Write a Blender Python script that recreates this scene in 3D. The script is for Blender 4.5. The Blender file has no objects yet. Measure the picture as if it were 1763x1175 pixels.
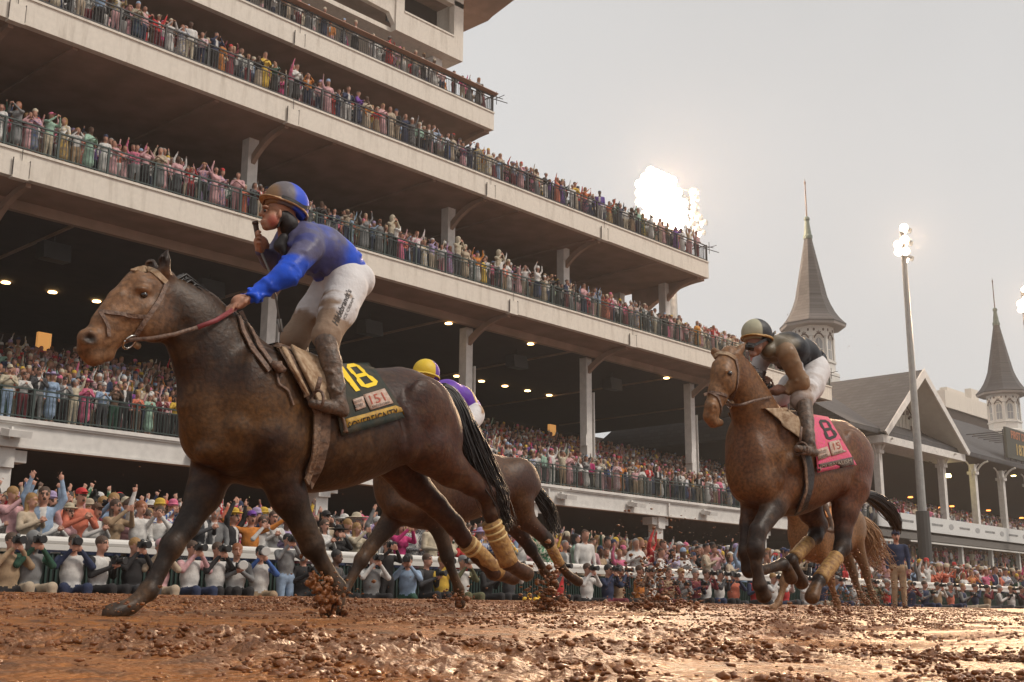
import bpy, bmesh, math, random
import numpy as np
import openvdb
from mathutils import Vector, Matrix
R = math.radians
random.seed(7)
rng = np.random.default_rng(11)
SC = bpy.context.scene
COL = SC.collection

# ------------------------------------------------------------------ camera
F_PX, CXP, CYP = 2027.75, 881.5, 587.5
EYE = 0.25
ax = np.array([2800 - CXP, 1066 - CYP, F_PX]); ax /= np.linalg.norm(ax)
az = np.array([930 - CXP, -8200 - CYP, F_PX]); az /= np.linalg.norm(az)
ay = np.cross(az, ax)
RW = np.array([ax, ay, az])            # world = RW @ camera-space (x right, y down, z forward)
cam_data = bpy.data.cameras.new('camera')
cam_data.sensor_width = 36.0
cam_data.lens = 36.0 * F_PX / 1763.0
cam_data.clip_start = 0.05
cam_data.clip_end = 3000
cam = bpy.data.objects.new('camera', cam_data)
COL.objects.link(cam)
right, down, fwd = RW @ np.array([1, 0, 0]), RW @ np.array([0, 1, 0]), RW @ np.array([0, 0, 1])
m = Matrix.Identity(4)
for i in range(3):
    m[i][0] = right[i]; m[i][1] = -down[i]; m[i][2] = -fwd[i]
m[2][3] = EYE
cam.matrix_world = m
SC.camera = cam

# ------------------------------------------------------------------ world (overcast) and sun
SUN_EL, SUN_AZ = R(48), R(-62)
world = bpy.data.worlds.new('World'); SC.world = world; world.use_nodes = True
nt = world.node_tree; nt.nodes.clear()
out = nt.nodes.new('ShaderNodeOutputWorld'); bg = nt.nodes.new('ShaderNodeBackground')
sky = nt.nodes.new('ShaderNodeTexSky'); sky.sky_type = 'NISHITA'; sky.sun_disc = False
sky.sun_elevation = SUN_EL; sky.sun_rotation = math.pi / 2 - SUN_AZ
sky.air_density = 1.0; sky.dust_density = 6.0; sky.ozone_density = 1.0
mixc = nt.nodes.new('ShaderNodeMix'); mixc.data_type = 'RGBA'; mixc.inputs[0].default_value = 0.93
mixc.inputs[7].default_value = (6.68, 6.62, 6.52, 1)
nt.links.new(sky.outputs[0], mixc.inputs[6]); nt.links.new(mixc.outputs[2], bg.inputs[0])
nz = nt.nodes.new('ShaderNodeTexNoise'); nz.inputs['Scale'].default_value = 1.6; nz.inputs['Detail'].default_value = 4
tc = nt.nodes.new('ShaderNodeTexCoord'); nt.links.new(tc.outputs['Generated'], nz.inputs['Vector'])
mr = nt.nodes.new('ShaderNodeMapRange'); mr.inputs[1].default_value = .3; mr.inputs[2].default_value = .7
mr.inputs[3].default_value = .1; mr.inputs[4].default_value = .115
nt.links.new(nz.outputs[0], mr.inputs[0]); nt.links.new(mr.outputs[0], bg.inputs['Strength'])
nt.links.new(bg.outputs[0], out.inputs[0])
sun_d = bpy.data.lights.new('sun', 'SUN'); sun_d.energy = 2.1; sun_d.angle = R(12); sun_d.color = (1.0, .91, .8)
sun = bpy.data.objects.new('sun', sun_d); COL.objects.link(sun)
sd = Vector((math.cos(SUN_EL) * math.cos(SUN_AZ), math.cos(SUN_EL) * math.sin(SUN_AZ), math.sin(SUN_EL)))
sun.rotation_euler = sd.to_track_quat('Z', 'Y').to_euler()
SC.view_settings.view_transform = 'Standard'; SC.view_settings.look = 'None'
SC.view_settings.exposure = 0.0; SC.view_settings.gamma = 1.0
SC.cycles.max_bounces = 6; SC.cycles.diffuse_bounces = 3; SC.cycles.glossy_bounces = 3
SC.cycles.transparent_max_bounces = 6; SC.cycles.volume_bounces = 0
SC.cycles.sample_clamp_indirect = 6.0

# ------------------------------------------------------------------ measuring helpers
def ray(px, py):
    return RW @ np.array([px - CXP, py - CYP, F_PX])
def at(px, py, Y):                      # where the sight line through a photo pixel meets the vertical plane y = Y
    r = ray(px, py); t = Y / r[1]
    return np.array([r[0] * t, Y, r[2] * t + EYE])
def proj(p):
    c = RW.T @ (np.asarray(p, float) - np.array([0, 0, EYE]))
    return CXP + F_PX * c[0] / c[2], CYP + F_PX * c[1] / c[2], c[2]
def gz(Y):                              # track surface height with its cross fall
    return 0.08 + 0.025 * Y

# ------------------------------------------------------------------ materials
MATS = {}
def mat(name, col, rough=.7, metal=0, bump=0, scale=20, var=.0, emit=None, estr=0, spec=.5, attr=None, detail=5, vcol=None, coat=0):
    if name in MATS: return MATS[name]
    m = bpy.data.materials.new(name); m.use_nodes = True
    n = m.node_tree; b = n.nodes['Principled BSDF']
    b.inputs['Base Color'].default_value = (*col, 1); b.inputs['Roughness'].default_value = rough
    b.inputs['Metallic'].default_value = metal; b.inputs['Specular IOR Level'].default_value = spec
    if coat: b.inputs['Coat Weight'].default_value = coat; b.inputs['Coat Roughness'].default_value = .25
    src = None
    if attr:
        a = n.nodes.new('ShaderNodeAttribute'); a.attribute_name = attr; src = a.outputs['Color']
    if bump or var:
        t = n.nodes.new('ShaderNodeTexCoord')
        z = n.nodes.new('ShaderNodeTexNoise'); z.inputs['Scale'].default_value = scale; z.inputs['Detail'].default_value = detail
        n.links.new(t.outputs['Object'], z.inputs['Vector'])
        if var:
            mx = n.nodes.new('ShaderNodeMix'); mx.data_type = 'RGBA'; mx.blend_type = 'MIX'
            rr = n.nodes.new('ShaderNodeMapRange'); rr.inputs[1].default_value = .35; rr.inputs[2].default_value = .65
            n.links.new(z.outputs[0], rr.inputs[0]); n.links.new(rr.outputs[0], mx.inputs[0])
            c2 = vcol or tuple(c * (1 - var) for c in col)
            if src:
                ml = n.nodes.new('ShaderNodeMix'); ml.data_type = 'RGBA'; ml.blend_type = 'MULTIPLY'; ml.inputs[0].default_value = 1
                ml.inputs[7].default_value = (1 - var, 1 - var, 1 - var, 1) if not vcol else (*vcol, 1)
                n.links.new(src, ml.inputs[6]); n.links.new(src, mx.inputs[6]); n.links.new(ml.outputs[2], mx.inputs[7])
            else:
                mx.inputs[6].default_value = (*col, 1); mx.inputs[7].default_value = (*c2, 1)
            src = mx.outputs[2]
        if bump:
            bp = n.nodes.new('ShaderNodeBump'); bp.inputs['Strength'].default_value = bump; bp.inputs['Distance'].default_value = .02
            n.links.new(z.outputs[0], bp.inputs['Height']); n.links.new(bp.outputs[0], b.inputs['Normal'])
    if src: n.links.new(src, b.inputs['Base Color'])
    if emit:
        b.inputs['Emission Color'].default_value = (*emit, 1); b.inputs['Emission Strength'].default_value = estr
    MATS[name] = m
    return m

def tag(o, label=None, cat=None, group=None, kind=None):
    if label: o['label'] = label
    if cat: o['category'] = cat
    if group: o['group'] = group
    if kind: o['kind'] = kind
    return o
def empty(name, loc=(0, 0, 0), label=None, cat=None, group=None, kind=None):
    o = bpy.data.objects.new(name, None); COL.objects.link(o); o.location = loc; o.empty_display_size = .2
    return tag(o, label, cat, group, kind)
def link_mesh(name, me, mats, parent=None):
    for mm in (mats if isinstance(mats, (list, tuple)) else [mats]): me.materials.append(mm)
    o = bpy.data.objects.new(name, me); COL.objects.link(o)
    if parent is not None:
        o.parent = parent
        o.matrix_parent_inverse = Matrix.Translation(parent.location).inverted()
    return o

class MB:
    """collects plain shapes, then links them as one mesh"""
    def __init__(s): s.v = []; s.f = []; s.mi = []; s.k = 0
    def add(s, vs, fs, mi=None):
        o = len(s.v); s.v += [tuple(map(float, p)) for p in vs]
        s.f += [tuple(i + o for i in f) for f in fs]; s.mi += [s.k if mi is None else mi] * len(fs)
    def box(s, a, b, mi=None):
        x0, y0, z0 = a; x1, y1, z1 = b
        s.add([(x0, y0, z0), (x1, y0, z0), (x1, y1, z0), (x0, y1, z0), (x0, y0, z1), (x1, y0, z1), (x1, y1, z1), (x0, y1, z1)],
              [(0, 3, 2, 1), (4, 5, 6, 7), (0, 1, 5, 4), (1, 2, 6, 5), (2, 3, 7, 6), (3, 0, 4, 7)], mi)
    def tube(s, pts, r, n=8, mi=None, cap=True, flat=1.0):
        pts = [Vector(p) for p in pts]; rs = r if isinstance(r, (list, tuple)) else [r] * len(pts)
        vs = []; fs = []; up = Vector((0, 0, 1)); pa = None
        for i, p in enumerate(pts):
            d = (pts[min(i + 1, len(pts) - 1)] - pts[max(i - 1, 0)])
            if d.length < 1e-9: d = Vector((0, 0, 1))
            d.normalize()
            if pa is None:
                a = d.cross(up)
                if a.length < .1: a = d.cross(Vector((1, 0, 0)))
            else: a = pa - d * pa.dot(d)
            a.normalize(); pa = a.copy(); b = d.cross(a)
            for k in range(n):
                t = 2 * math.pi * k / n
                vs.append(p + (a * math.cos(t) + b * math.sin(t) * flat) * rs[i])
        for i in range(len(pts) - 1):
            for k in range(n):
                k2 = (k + 1) % n
                fs.append((i * n + k, i * n + k2, (i + 1) * n + k2, (i + 1) * n + k))
        if cap: fs += [tuple(range(n - 1, -1, -1)), tuple(range((len(pts) - 1) * n, len(pts) * n))]
        s.add(vs, fs, mi)
    def strap(s, pts, w, th, wdir, mi=None):
        """flat strap along pts, width along wdir"""
        pts = [Vector(p) for p in pts]; vs = []; fs = []
        for i, p in enumerate(pts):
            d = (pts[min(i + 1, len(pts) - 1)] - pts[max(i - 1, 0)]).normalized()
            wd = Vector(wdir[i]) if isinstance(wdir, list) else Vector(wdir)
            wd = (wd - d * wd.dot(d)).normalized(); nn = d.cross(wd)
            ww = w[i] if isinstance(w, (list, tuple)) else w
            for a, b in ((-1, -1), (1, -1), (1, 1), (-1, 1)): vs.append(p + wd * a * ww / 2 + nn * b * th / 2)
        for i in range(len(pts) - 1):
            for k in range(4): fs.append((i * 4 + k, i * 4 + (k + 1) % 4, i * 4 + 4 + (k + 1) % 4, i * 4 + 4 + k))
        L = (len(pts) - 1) * 4; fs += [(3, 2, 1, 0), (L, L + 1, L + 2, L + 3)]
        s.add(vs, fs, mi)
    def lathe(s, prof, c, n=16, mi=None, rot=0):
        vs = []; fs = []
        for r, z in prof:
            for k in range(n):
                t = 2 * math.pi * k / n + rot; vs.append((c[0] + r * math.cos(t), c[1] + r * math.sin(t), c[2] + z))
        for i in range(len(prof) - 1):
            for k in range(n): fs.append((i * n + k, i * n + (k + 1) % n, (i + 1) * n + (k + 1) % n, (i + 1) * n + k))
        fs += [tuple(range(n - 1, -1, -1)), tuple(range((len(prof) - 1) * n, len(prof) * n))]
        s.add(vs, fs, mi)
    def prism(s, poly, axis, a, b, mi=None):
        """poly = 2-D outline in the two other axes, extruded from a to b along axis ('x','y' or 'z')"""
        n = len(poly)
        def P(u, v, w): return {'x': (w, u, v), 'y': (u, w, v), 'z': (u, v, w)}[axis]
        s.add([P(u, v, a) for u, v in poly] + [P(u, v, b) for u, v in poly],
              [tuple(range(n)), tuple(range(2 * n - 1, n - 1, -1))] + [(i, n + i, n + (i + 1) % n, (i + 1) % n) for i in range(n)], mi)
    xf = None
    def build(s, name, mats, parent=None, smooth=False):
        if MB.xf: s.v = [MB.xf(p) for p in s.v]
        me = bpy.data.meshes.new(name); me.from_pydata(s.v, [], s.f)
        if any(s.mi): me.polygons.foreach_set('material_index', s.mi)
        me.update()
        if smooth: me.polygons.foreach_set('use_smooth', [True] * len(me.polygons))
        o = link_mesh(name, me, mats, parent)
        return o

# ------------------------------------------------------------------ noise
def vnoise(x, y, seed=0):
    xi = np.floor(x).astype(np.int64); yi = np.floor(y).astype(np.int64)
    fx = x - xi; fy = y - yi; fx = fx * fx * (3 - 2 * fx); fy = fy * fy * (3 - 2 * fy)
    def h(a, b):
        n = (a * 374761393 + b * 668265263 + seed * 974634777) & 0x7fffffff
        n = ((n ^ (n >> 13)) * 1274126177) & 0x7fffffff
        return ((n ^ (n >> 16)) & 0xffff) / 65535.0
    return (h(xi, yi) * (1 - fx) + h(xi + 1, yi) * fx) * (1 - fy) + (h(xi, yi + 1) * (1 - fx) + h(xi + 1, yi + 1) * fx) * fy
def fbm(x, y, o=4, seed=0, g=.5):
    s = 0; a = 1; t = 0
    for i in range(o):
        s = s + a * vnoise(x * 2 ** i + i * 17.3, y * 2 ** i - i * 9.1, seed + i); t += a; a *= g
    return s / t
def ss(a, b, x):
    t = np.clip((x - a) / (b - a), 0, 1); return t * t * (3 - 2 * t)
# ================================================================== THE TRACK
MUD = mat('wet_mud', (.2, .1, .045), .3)
def setup_mud():
    n = MUD.node_tree; b = n.nodes['Principled BSDF']; L = n.links
    tc = n.nodes.new('ShaderNodeTexCoord')
    a = n.nodes.new('ShaderNodeAttribute'); a.attribute_name = 'wet'
    z1 = n.nodes.new('ShaderNodeTexNoise'); z1.inputs['Scale'].default_value = 9; z1.inputs['Detail'].default_value = 8; z1.inputs['Roughness'].default_value = .65
    z2 = n.nodes.new('ShaderNodeTexNoise'); z2.inputs['Scale'].default_value = 60; z2.inputs['Detail'].default_value = 6; z2.inputs['Roughness'].default_value = .7
    L.new(tc.outputs['Object'], z1.inputs['Vector']); L.new(tc.outputs['Object'], z2.inputs['Vector'])
    cr = n.nodes.new('ShaderNodeValToRGB'); cr.color_ramp.elements[0].position = .32; cr.color_ramp.elements[1].position = .68
    cr.color_ramp.elements[0].color = (.075, .027, .009, 1); cr.color_ramp.elements[1].color = (.52, .18, .03, 1)
    L.new(z1.outputs[0], cr.inputs[0]); 
    mx = n.nodes.new('ShaderNodeMix'); mx.data_type = 'RGBA'; mx.inputs[7].default_value = (.48, .17, .032, 1)
    m2 = n.nodes.new('ShaderNodeMath'); m2.operation = 'MULTIPLY'; m2.inputs[1].default_value = .6
    L.new(a.outputs['Fac'], m2.inputs[0]); L.new(m2.outputs[0], mx.inputs[0]); L.new(cr.outputs[0], mx.inputs[6]); 
    a2 = n.nodes.new('ShaderNodeAttribute'); a2.attribute_name = 'crumb'
    mc = n.nodes.new('ShaderNodeMix'); mc.data_type = 'RGBA'; mc.inputs[7].default_value = (.22, .08, .022, 1)
    L.new(a2.outputs['Fac'], mc.inputs[0]); L.new(mx.outputs[2], mc.inputs[6]); L.new(mc.outputs[2], b.inputs['Base Color'])
    r = n.nodes.new('ShaderNodeMapRange'); r.inputs[3].default_value = .34; r.inputs[4].default_value = .13
    L.new(a.outputs['Fac'], r.inputs[0]); L.new(r.outputs[0], b.inputs['Roughness'])
    bs = n.nodes.new('ShaderNodeMapRange'); bs.inputs[3].default_value = 1.0; bs.inputs[4].default_value = .55
    L.new(a.outputs['Fac'], bs.inputs[0])
    vo = n.nodes.new('ShaderNodeTexVoronoi'); vo.inputs['Scale'].default_value = 55; vo.inputs['Randomness'].default_value = 1
    L.new(tc.outputs['Object'], vo.inputs['Vector'])
    b0 = n.nodes.new('ShaderNodeBump'); b0.inputs['Distance'].default_value = -.02; b0.inputs['Strength'].default_value = .7; L.new(vo.outputs['Distance'], b0.inputs['Height'])
    bp = n.nodes.new('ShaderNodeBump'); bp.inputs['Distance'].default_value = .012; L.new(b0.outputs[0], bp.inputs['Normal'])
    L.new(bs.outputs[0], bp.inputs['Strength']); L.new(z2.outputs[0], bp.inputs['Height']); L.new(bp.outputs[0], b.inputs['Normal'])
    b.inputs['Specular IOR Level'].default_value = .6
setup_mud()
DRYMUD = mat('clod_mud', (.24, .08, .018), .3, bump=.8, scale=35, var=.45, spec=.45)

def track_height(X, Y):
    """height above the plain cross-fall surface, and wetness"""
    edge = ss(17.0, 15.5, Y)
    big = fbm(X * .35, Y * .9, 3, 3) - .5                         # long harrow and hoof ruts, drawn out along the track
    rut = fbm(X * .8 + 4, Y * 2.6, 3, 9) - .5
    clod = fbm(X * 5.5, Y * 6.5, 4, 21, .55)
    reg = ss(.42, .62, fbm(X * .9 + 7, Y * 1.3, 3, 33))              # churned bands
    near = ss(9, 3, np.hypot(X, Y))
    lump = np.clip(clod - .5, 0, 1) ** 1.15 * .6 + .6 * np.clip(fbm(X * 17, Y * 19, 3, 61) - .47, 0, 1) * reg
    fine = fbm(X * 22, Y * 24, 3, 40) - .5
    h = .05 * big + .04 * rut + lump * (.03 + .105 * reg) * (.55 + .45 * near) + fine * (.012 + .02 * reg)
    wl = -.012 + .012 * (fbm(X * .5, Y * .5, 2, 77) - .5)
    wet = ss(.012, -.006, h - wl); track_height.crumb = ss(.02, .1, lump) * reg
    h = np.where(h < wl, wl + (h - wl) * .06, h)
    return h * (.35 + .65 * edge) * .85, np.maximum(wet * ss(16, 8, Y), .3 * ss(4, 8, Y) * ss(.45, .6, fbm(X * 1.5, Y * 4, 3, 55)))

def grid_axis(bands):
    out_ = []
    for a, b, st in bands: out_ += list(np.arange(a, b, st))
    return np.array(out_ + [bands[-1][1]])
xs = grid_axis([(-60, -6, 1.5), (-6, -.5, .12), (-.5, 6.5, .021), (6.5, 14, .05), (14, 30, .11), (30, 70, .4), (70, 400, 6)])
ys = grid_axis([(-40, -2, 2), (-2, .5, .1), (.5, 3.2, .018), (3.2, 7, .032), (7, 12, .06), (12, 16.6, .1), (16.6, 18.4, .15), (18.4, 90, 4)])
GX, GY = np.meshgrid(xs, ys, indexing='ij')
H, WET = track_height(GX, GY); CR = track_height.crumb
base = np.where(GY < 16.6, gz(GY), gz(16.6) + (0.02 - gz(16.6)) * ss(16.6, 17.5, GY))
Hd = H * ss(17.6, 16.4, GY) * ss(-1.6, .5, GY)
GZ = base + Hd
nx, ny = GX.shape
me = bpy.data.meshes.new('track')
co = np.stack([GX, GY, GZ], -1).reshape(-1, 3)
idx = np.arange(nx * ny).reshape(nx, ny)
q = np.stack([idx[:-1, :-1], idx[1:, :-1], idx[1:, 1:], idx[:-1, 1:]], -1).reshape(-1, 4)
def mesh_np(me, co, polys):
    n = len(polys); k = polys.shape[1]
    me.vertices.add(len(co)); me.vertices.foreach_set('co', co.astype('f').ravel())
    me.loops.add(n * k); me.loops.foreach_set('vertex_index', polys.astype('i').ravel())
    me.polygons.add(n); me.polygons.foreach_set('loop_start', np.arange(0, n * k, k, dtype='i'))
    me.polygons.foreach_set('loop_total', np.full(n, k, dtype='i'))
    me.polygons.foreach_set('use_smooth', np.ones(n, dtype=bool))
    me.update(); me.validate()
mesh_np(me, co, q)
at_ = me.attributes.new('wet', 'FLOAT', 'POINT'); at_.data.foreach_set('value', WET.astype('f').ravel())
at_ = me.attributes.new('crumb', 'FLOAT', 'POINT'); at_.data.foreach_set('value', CR.astype('f').ravel())
track = link_mesh('track', me, MUD); tag(track, kind='structure', label='muddy racetrack with wet ruts and clods')
def surf(X, Y):
    h, w = track_height(np.array([X], float), np.array([Y], float)); return float(gz(Y) + h[0])

def ico(sub=1):
    bm = bmesh.new(); bmesh.ops.create_icosphere(bm, subdivisions=sub, radius=1)
    v = np.array([p.co[:] for p in bm.verts]); f = np.array([[q.index for q in p.verts] for p in bm.faces]); bm.free(); return v, f
IV1, IF1 = ico(1); IV2, IF2 = ico(2)
def lumps(name, items, m, mats_two=None):
    """items: (x,y,z,radius); many rough lumps in one mesh"""
    V = []; Fc = []; o = 0
    for (x, y, z, r) in items:
        iv, jf = (IV2, IF2) if r > .018 else (IV1, IF1)
        d = .72 + .56 * rng.random(len(iv))
        sx = rng.uniform(.7, 1.5); sy = rng.uniform(.7, 1.4); sz = rng.uniform(.55, 1.0)
        a = rng.uniform(0, 6.28); v = iv * d[:, None] * np.array([sx, sy, sz]) * r
        ca, sa = math.cos(a), math.sin(a); v = v @ np.array([[ca, sa, 0], [-sa, ca, 0], [0, 0, 1]])
        V.append(v + np.array([x, y, z])); Fc.append(jf + o); o += len(iv)
    me = bpy.data.meshes.new(name); mesh_np(me, np.concatenate(V), np.concatenate(Fc))
    return link_mesh(name, me, m)
N_ = 150000                                           # crumbs and clods, heaped where the harrow and hooves churned the track
cy_ = .75 + 13.5 * rng.random(N_) ** 1.9; cx_ = -1 + rng.random(N_) * (6 + cy_ * 2.2)
regn = fbm(cx_ * .9 + 7, cy_ * 1.3, 3, 33); cln = fbm(cx_ * 5.0, cy_ * 7.0, 3, 90)
keep = (regn > .44 + .1 * rng.random(N_)) & (cln > .47 + .08 * rng.random(N_)) | (rng.random(N_) < .05)
cx_, cy_, cln = cx_[keep], cy_[keep], cln[keep]
cr_ = .8 * (.0028 + .011 * rng.random(len(cx_)) ** 3 + .012 * np.clip(cln - .58, 0, 1)) * (1 + .14 * cy_)
big_ = rng.random(len(cx_)) < .006; cr_[big_] *= rng.uniform(1.4, 2.2, big_.sum())
hh_, _w = track_height(cx_, cy_)
cz_ = gz(cy_) + hh_ + cr_ * .1 + rng.random(len(cx_)) ** 2 * .03 * np.clip((cln - .5) * 6, 0, 1) * (cr_ < .012)
nn = len(cx_); dd = .6 + .75 * rng.random((nn, 12)); sc_ = np.stack([rng.uniform(.7, 1.6, nn), rng.uniform(.7, 1.4, nn), rng.uniform(.45, .95, nn)], -1) * cr_[:, None]
aa = rng.uniform(0, 6.28, nn); v_ = IV1[None] * dd[..., None] * sc_[:, None, :]
vx = v_[..., 0] * np.cos(aa)[:, None] - v_[..., 1] * np.sin(aa)[:, None] + cx_[:, None]; vy = v_[..., 0] * np.sin(aa)[:, None] + v_[..., 1] * np.cos(aa)[:, None] + cy_[:, None]
V_ = np.stack([vx, vy, v_[..., 2] + cz_[:, None]], -1).reshape(-1, 3)
F_ = (IF1[None] + 12 * np.arange(nn)[:, None, None]).reshape(-1, 3)
me = bpy.data.meshes.new('mud_clods'); mesh_np(me, V_, F_)
cl = link_mesh('mud_clods', me, DRYMUD); tag(cl, 'loose wet mud clods scattered over the churned track', 'mud', kind='stuff')
print('CLODS', nn)
# ================================================================== MAIN GRANDSTAND
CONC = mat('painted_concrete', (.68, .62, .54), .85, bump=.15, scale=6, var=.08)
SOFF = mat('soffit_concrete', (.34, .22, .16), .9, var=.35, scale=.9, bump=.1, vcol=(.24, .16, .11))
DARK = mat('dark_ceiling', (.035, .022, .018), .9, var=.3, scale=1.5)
STEP = mat('stepped_floor', (.12, .10, .09), .9)
def streaks(m, amt=.3):
    n = m.node_tree; b = n.nodes['Principled BSDF']; tc = n.nodes.new('ShaderNodeTexCoord'); mp = n.nodes.new('ShaderNodeMapping'); mp.inputs['Scale'].default_value = (2.2, 2.2, .22)
    z = n.nodes.new('ShaderNodeTexNoise'); z.inputs['Scale'].default_value = 1.6; z.inputs['Detail'].default_value = 7; z.inputs['Roughness'].default_value = .7
    r = n.nodes.new('ShaderNodeMapRange'); r.inputs[1].default_value = .5; r.inputs[2].default_value = .75; r.inputs[4].default_value = amt
    mx = n.nodes.new('ShaderNodeMix'); mx.data_type = 'RGBA'; mx.inputs[7].default_value = (.2, .15, .1, 1)
    old = b.inputs['Base Color'].links[0].from_socket
    n.links.new(tc.outputs['Object'], mp.inputs[0]); n.links.new(mp.outputs[0], z.inputs['Vector']); n.links.new(z.outputs[0], r.inputs[0]); n.links.new(r.outputs[0], mx.inputs[0]); n.links.new(old, mx.inputs[6]); n.links.new(mx.outputs[2], b.inputs['Base Color'])
streaks(CONC, .4); streaks(STEEL_, .35) if False else None
RAIL_G = mat('green_railing_paint', (.022, .04, .036), .5)
RAIL_B = mat('black_railing_paint', (.02, .018, .018), .5)
JOINT = mat('joint_gap', (.06, .05, .045), .9)
WARM = mat('warm_lamp', (1, .8, .5), .4, emit=(1, .62, .25), estr=14)
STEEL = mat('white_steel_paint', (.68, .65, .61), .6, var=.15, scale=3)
COPPER = mat('copper_rail_cap', (.3, .16, .1), .5)
GLASS = mat('window_glass', (.05, .05, .05), .08, spec=.8)

stand = empty('grandstand', (40, 38, 0), 'huge cream grandstand with four balcony decks full of spectators', 'grandstand')
YF = 38.0
def railing(name, x0, x1, y, z, h, m, sp=.125, post=1.9, mesh=None, cap=None, parent=stand, end=False):
    b = MB()
    b.box((x0, y - .03, z + h - .05), (x1, y + .03, z + h)); b.box((x0, y - .02, z + .1), (x1, y + .02, z + .14))
    b.box((x0, y - .02, z + h - .2), (x1, y + .02, z + h - .165))
    x = x0
    while x < x1:
        b.box((x - .009, y - .009, z + .14), (x + .009, y + .009, z + h - .2)); x += sp
    x = x0
    while x <= x1 + .01:
        b.box((x - .035, y - .04, z), (x + .035, y + .04, z + h + .01)); x += post
    b.box((x1 - .04, y - .045, z), (x1 + .04, y + .045, z + h + .02))
    if end:
        for k in range(0, 16): b.box((x1 - .01, y + .1 + k * .12, z + .1), (x1 + .01, y + .118 + k * .12, z + h - .05))
        b.box((x1 - .03, y, z + h - .05), (x1 + .03, y + 8, z + h)); b.box((x1 - .02, y, z + .1), (x1 + .02, y + 8, z + .14))
    o = b.build(name, m, parent)
    if cap:
        c = MB(); c.prism([(y - .28, z + h + .10), (y - .26, z + h + .14), (y + .12, z + h + .03), (y + .1, z + h)], 'x', x0, x1 + .2)
        c.build('railing_cap', cap, o)
    return o
def fascia(x0, x1, y, z, th, joints, name='deck_front', hang=.07):
    b = MB(); b.box((x0, y, z - th), (x1, y + .3, z)); b.box((x0, y - .06, z - .09), (x1 - .003, y, z - .004))
    for jx in joints:
        b.box((jx - .28, y - .09, z - th - hang), (jx + .28, y + .2, z - th * .42))
    o = b.build(name, CONC, stand)
    for jx in joints:
        g = MB(); g.box((jx - .012, y - .07, z - th * .42), (jx + .012, y - .062, z + .0))
        g.box((jx - .3, y - .095, z - th + .02), (jx - .278, y - .05, z - th * .36))
        g.box((jx + .278, y - .095, z - th + .02), (jx + .3, y - .05, z - th * .36))
        g.build('joint', JOINT, o)
    return o
def tiers(x0, x1, y0, z0, n, dep, rise, name='seating_tier'):
    b = MB(); pts = [(y0, z0 - .3)]
    y = y0; z = z0
    pts.append((y0, z0))
    for i in range(n):
        y += dep if i else .92
        pts.append((y, z)); z += rise; pts.append((y, z))
    pts.append((y + 2.5, z)); pts.append((y + 2.5, z0 - .3))
    b.prism(pts[::-1], 'x', x0, x1)
    return b.build(name, STEP, stand)
def slab(x0, x1, y0, y1, z0, z1, name, m):
    b = MB(); b.box((x0, y0, z0), (x1, y1, z1)); return b.build(name, m, stand)
def column(x, y, z0, z1, w=.62, d=.62, m=None):
    b = MB(); b.box((x - w / 2, y - d / 2, z0), (x + w / 2, y + d / 2, z1)); return b.build('column', m or STEEL, stand)
def haunch(x, ya, yb, zt, zb, th=.2):
    """curved cantilever bracket from the column out to the deck front"""
    n = 10; pts = []
    for i in range(n + 1):
        t = i / n; pts.append((ya + (yb - ya) * t, zt - .18 - (zt - zb - .18) * (t ** 2.2)))
    if th <= .2: pts = pts + [(y, min(zt, z + .16 + .25 * abs(y - ya) / abs(yb - ya))) for y, z in pts[::-1]]
    else: pts = [(yb, zt), (ya, zt)] + pts
    b = MB(); b.prism(pts, 'x', x - th / 2, x + th / 2); return b.build('bracket', SOFF, stand)
XL = -26
# --- deck fronts, floors, tiers, railings
E1, E2, E3, E4 = 78.2, 73.7, 58.8, 43.4
Z1, Z2, Z3, Z4, Y4 = 6.4, 15.6, 21.2, 26.95, 41.5
fascia(XL, E2, YF, Z2, 1.0, [-7.6, 4.4, 16.4, 28.8, 41.2, 50.9, 60.6, 70.3])
fascia(XL, E3, YF, Z3, 1.05, [-8, 3.8, 15.7, 27.5, 39.5, 48.5])
fascia(XL, E4, Y4, Z4, 1.05, [-4, 7.5, 19, 30.2])
# first floor front: moulded white steel beam with a projecting cap
b = MB(); b.box((XL, YF, Z1 - .95), (E1, YF + .35, Z1 - .12)); b.box((XL, YF - .16, Z1 - .13), (E1, YF + .35, Z1 + .0))
b.box((XL, YF - .09, Z1 - .2), (E1, YF, Z1 - .13)); b.box((XL, YF - .05, Z1 - .95), (E1, YF - .001, Z1 - .87))
for x in (30.1, 43.8, 53.9, 64.4): b.box((x - .05, YF - .12, Z1 - .95), (x + .05, YF - .002, Z1 - .2))
b.build('deck_front', STEEL, stand)
for x in (17.0, 24.0, 30.8, 37.8, 44.8, 50.5, 57.4, 64):                               # floodlight boxes under the beam
    b = MB(); b.prism([(YF - .75, Z1 - .5), (YF - .7, Z1 - .72), (YF - .1, Z1 - .62), (YF - .1, Z1 - .38)], 'x', x - .38, x + .38)
    b.box((x - .04, YF - .12, Z1 - .7), (x + .04, YF - .02, Z1 - .3))
    b.build('floodlight_box', STEEL, stand)
railing('railing', XL, E1, YF + .1, Z1, 1.07, RAIL_G)
railing('railing', XL, E2, YF + .12, Z2 + .004, 1.07, RAIL_G)
railing('railing', XL, E3, YF + .12, Z3 + .004, 1.07, RAIL_B, end=True)
railing('railing', XL, E4, Y4 + .12, Z4 + .004, 1.0, RAIL_B, cap=COPPER, end=True)
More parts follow.
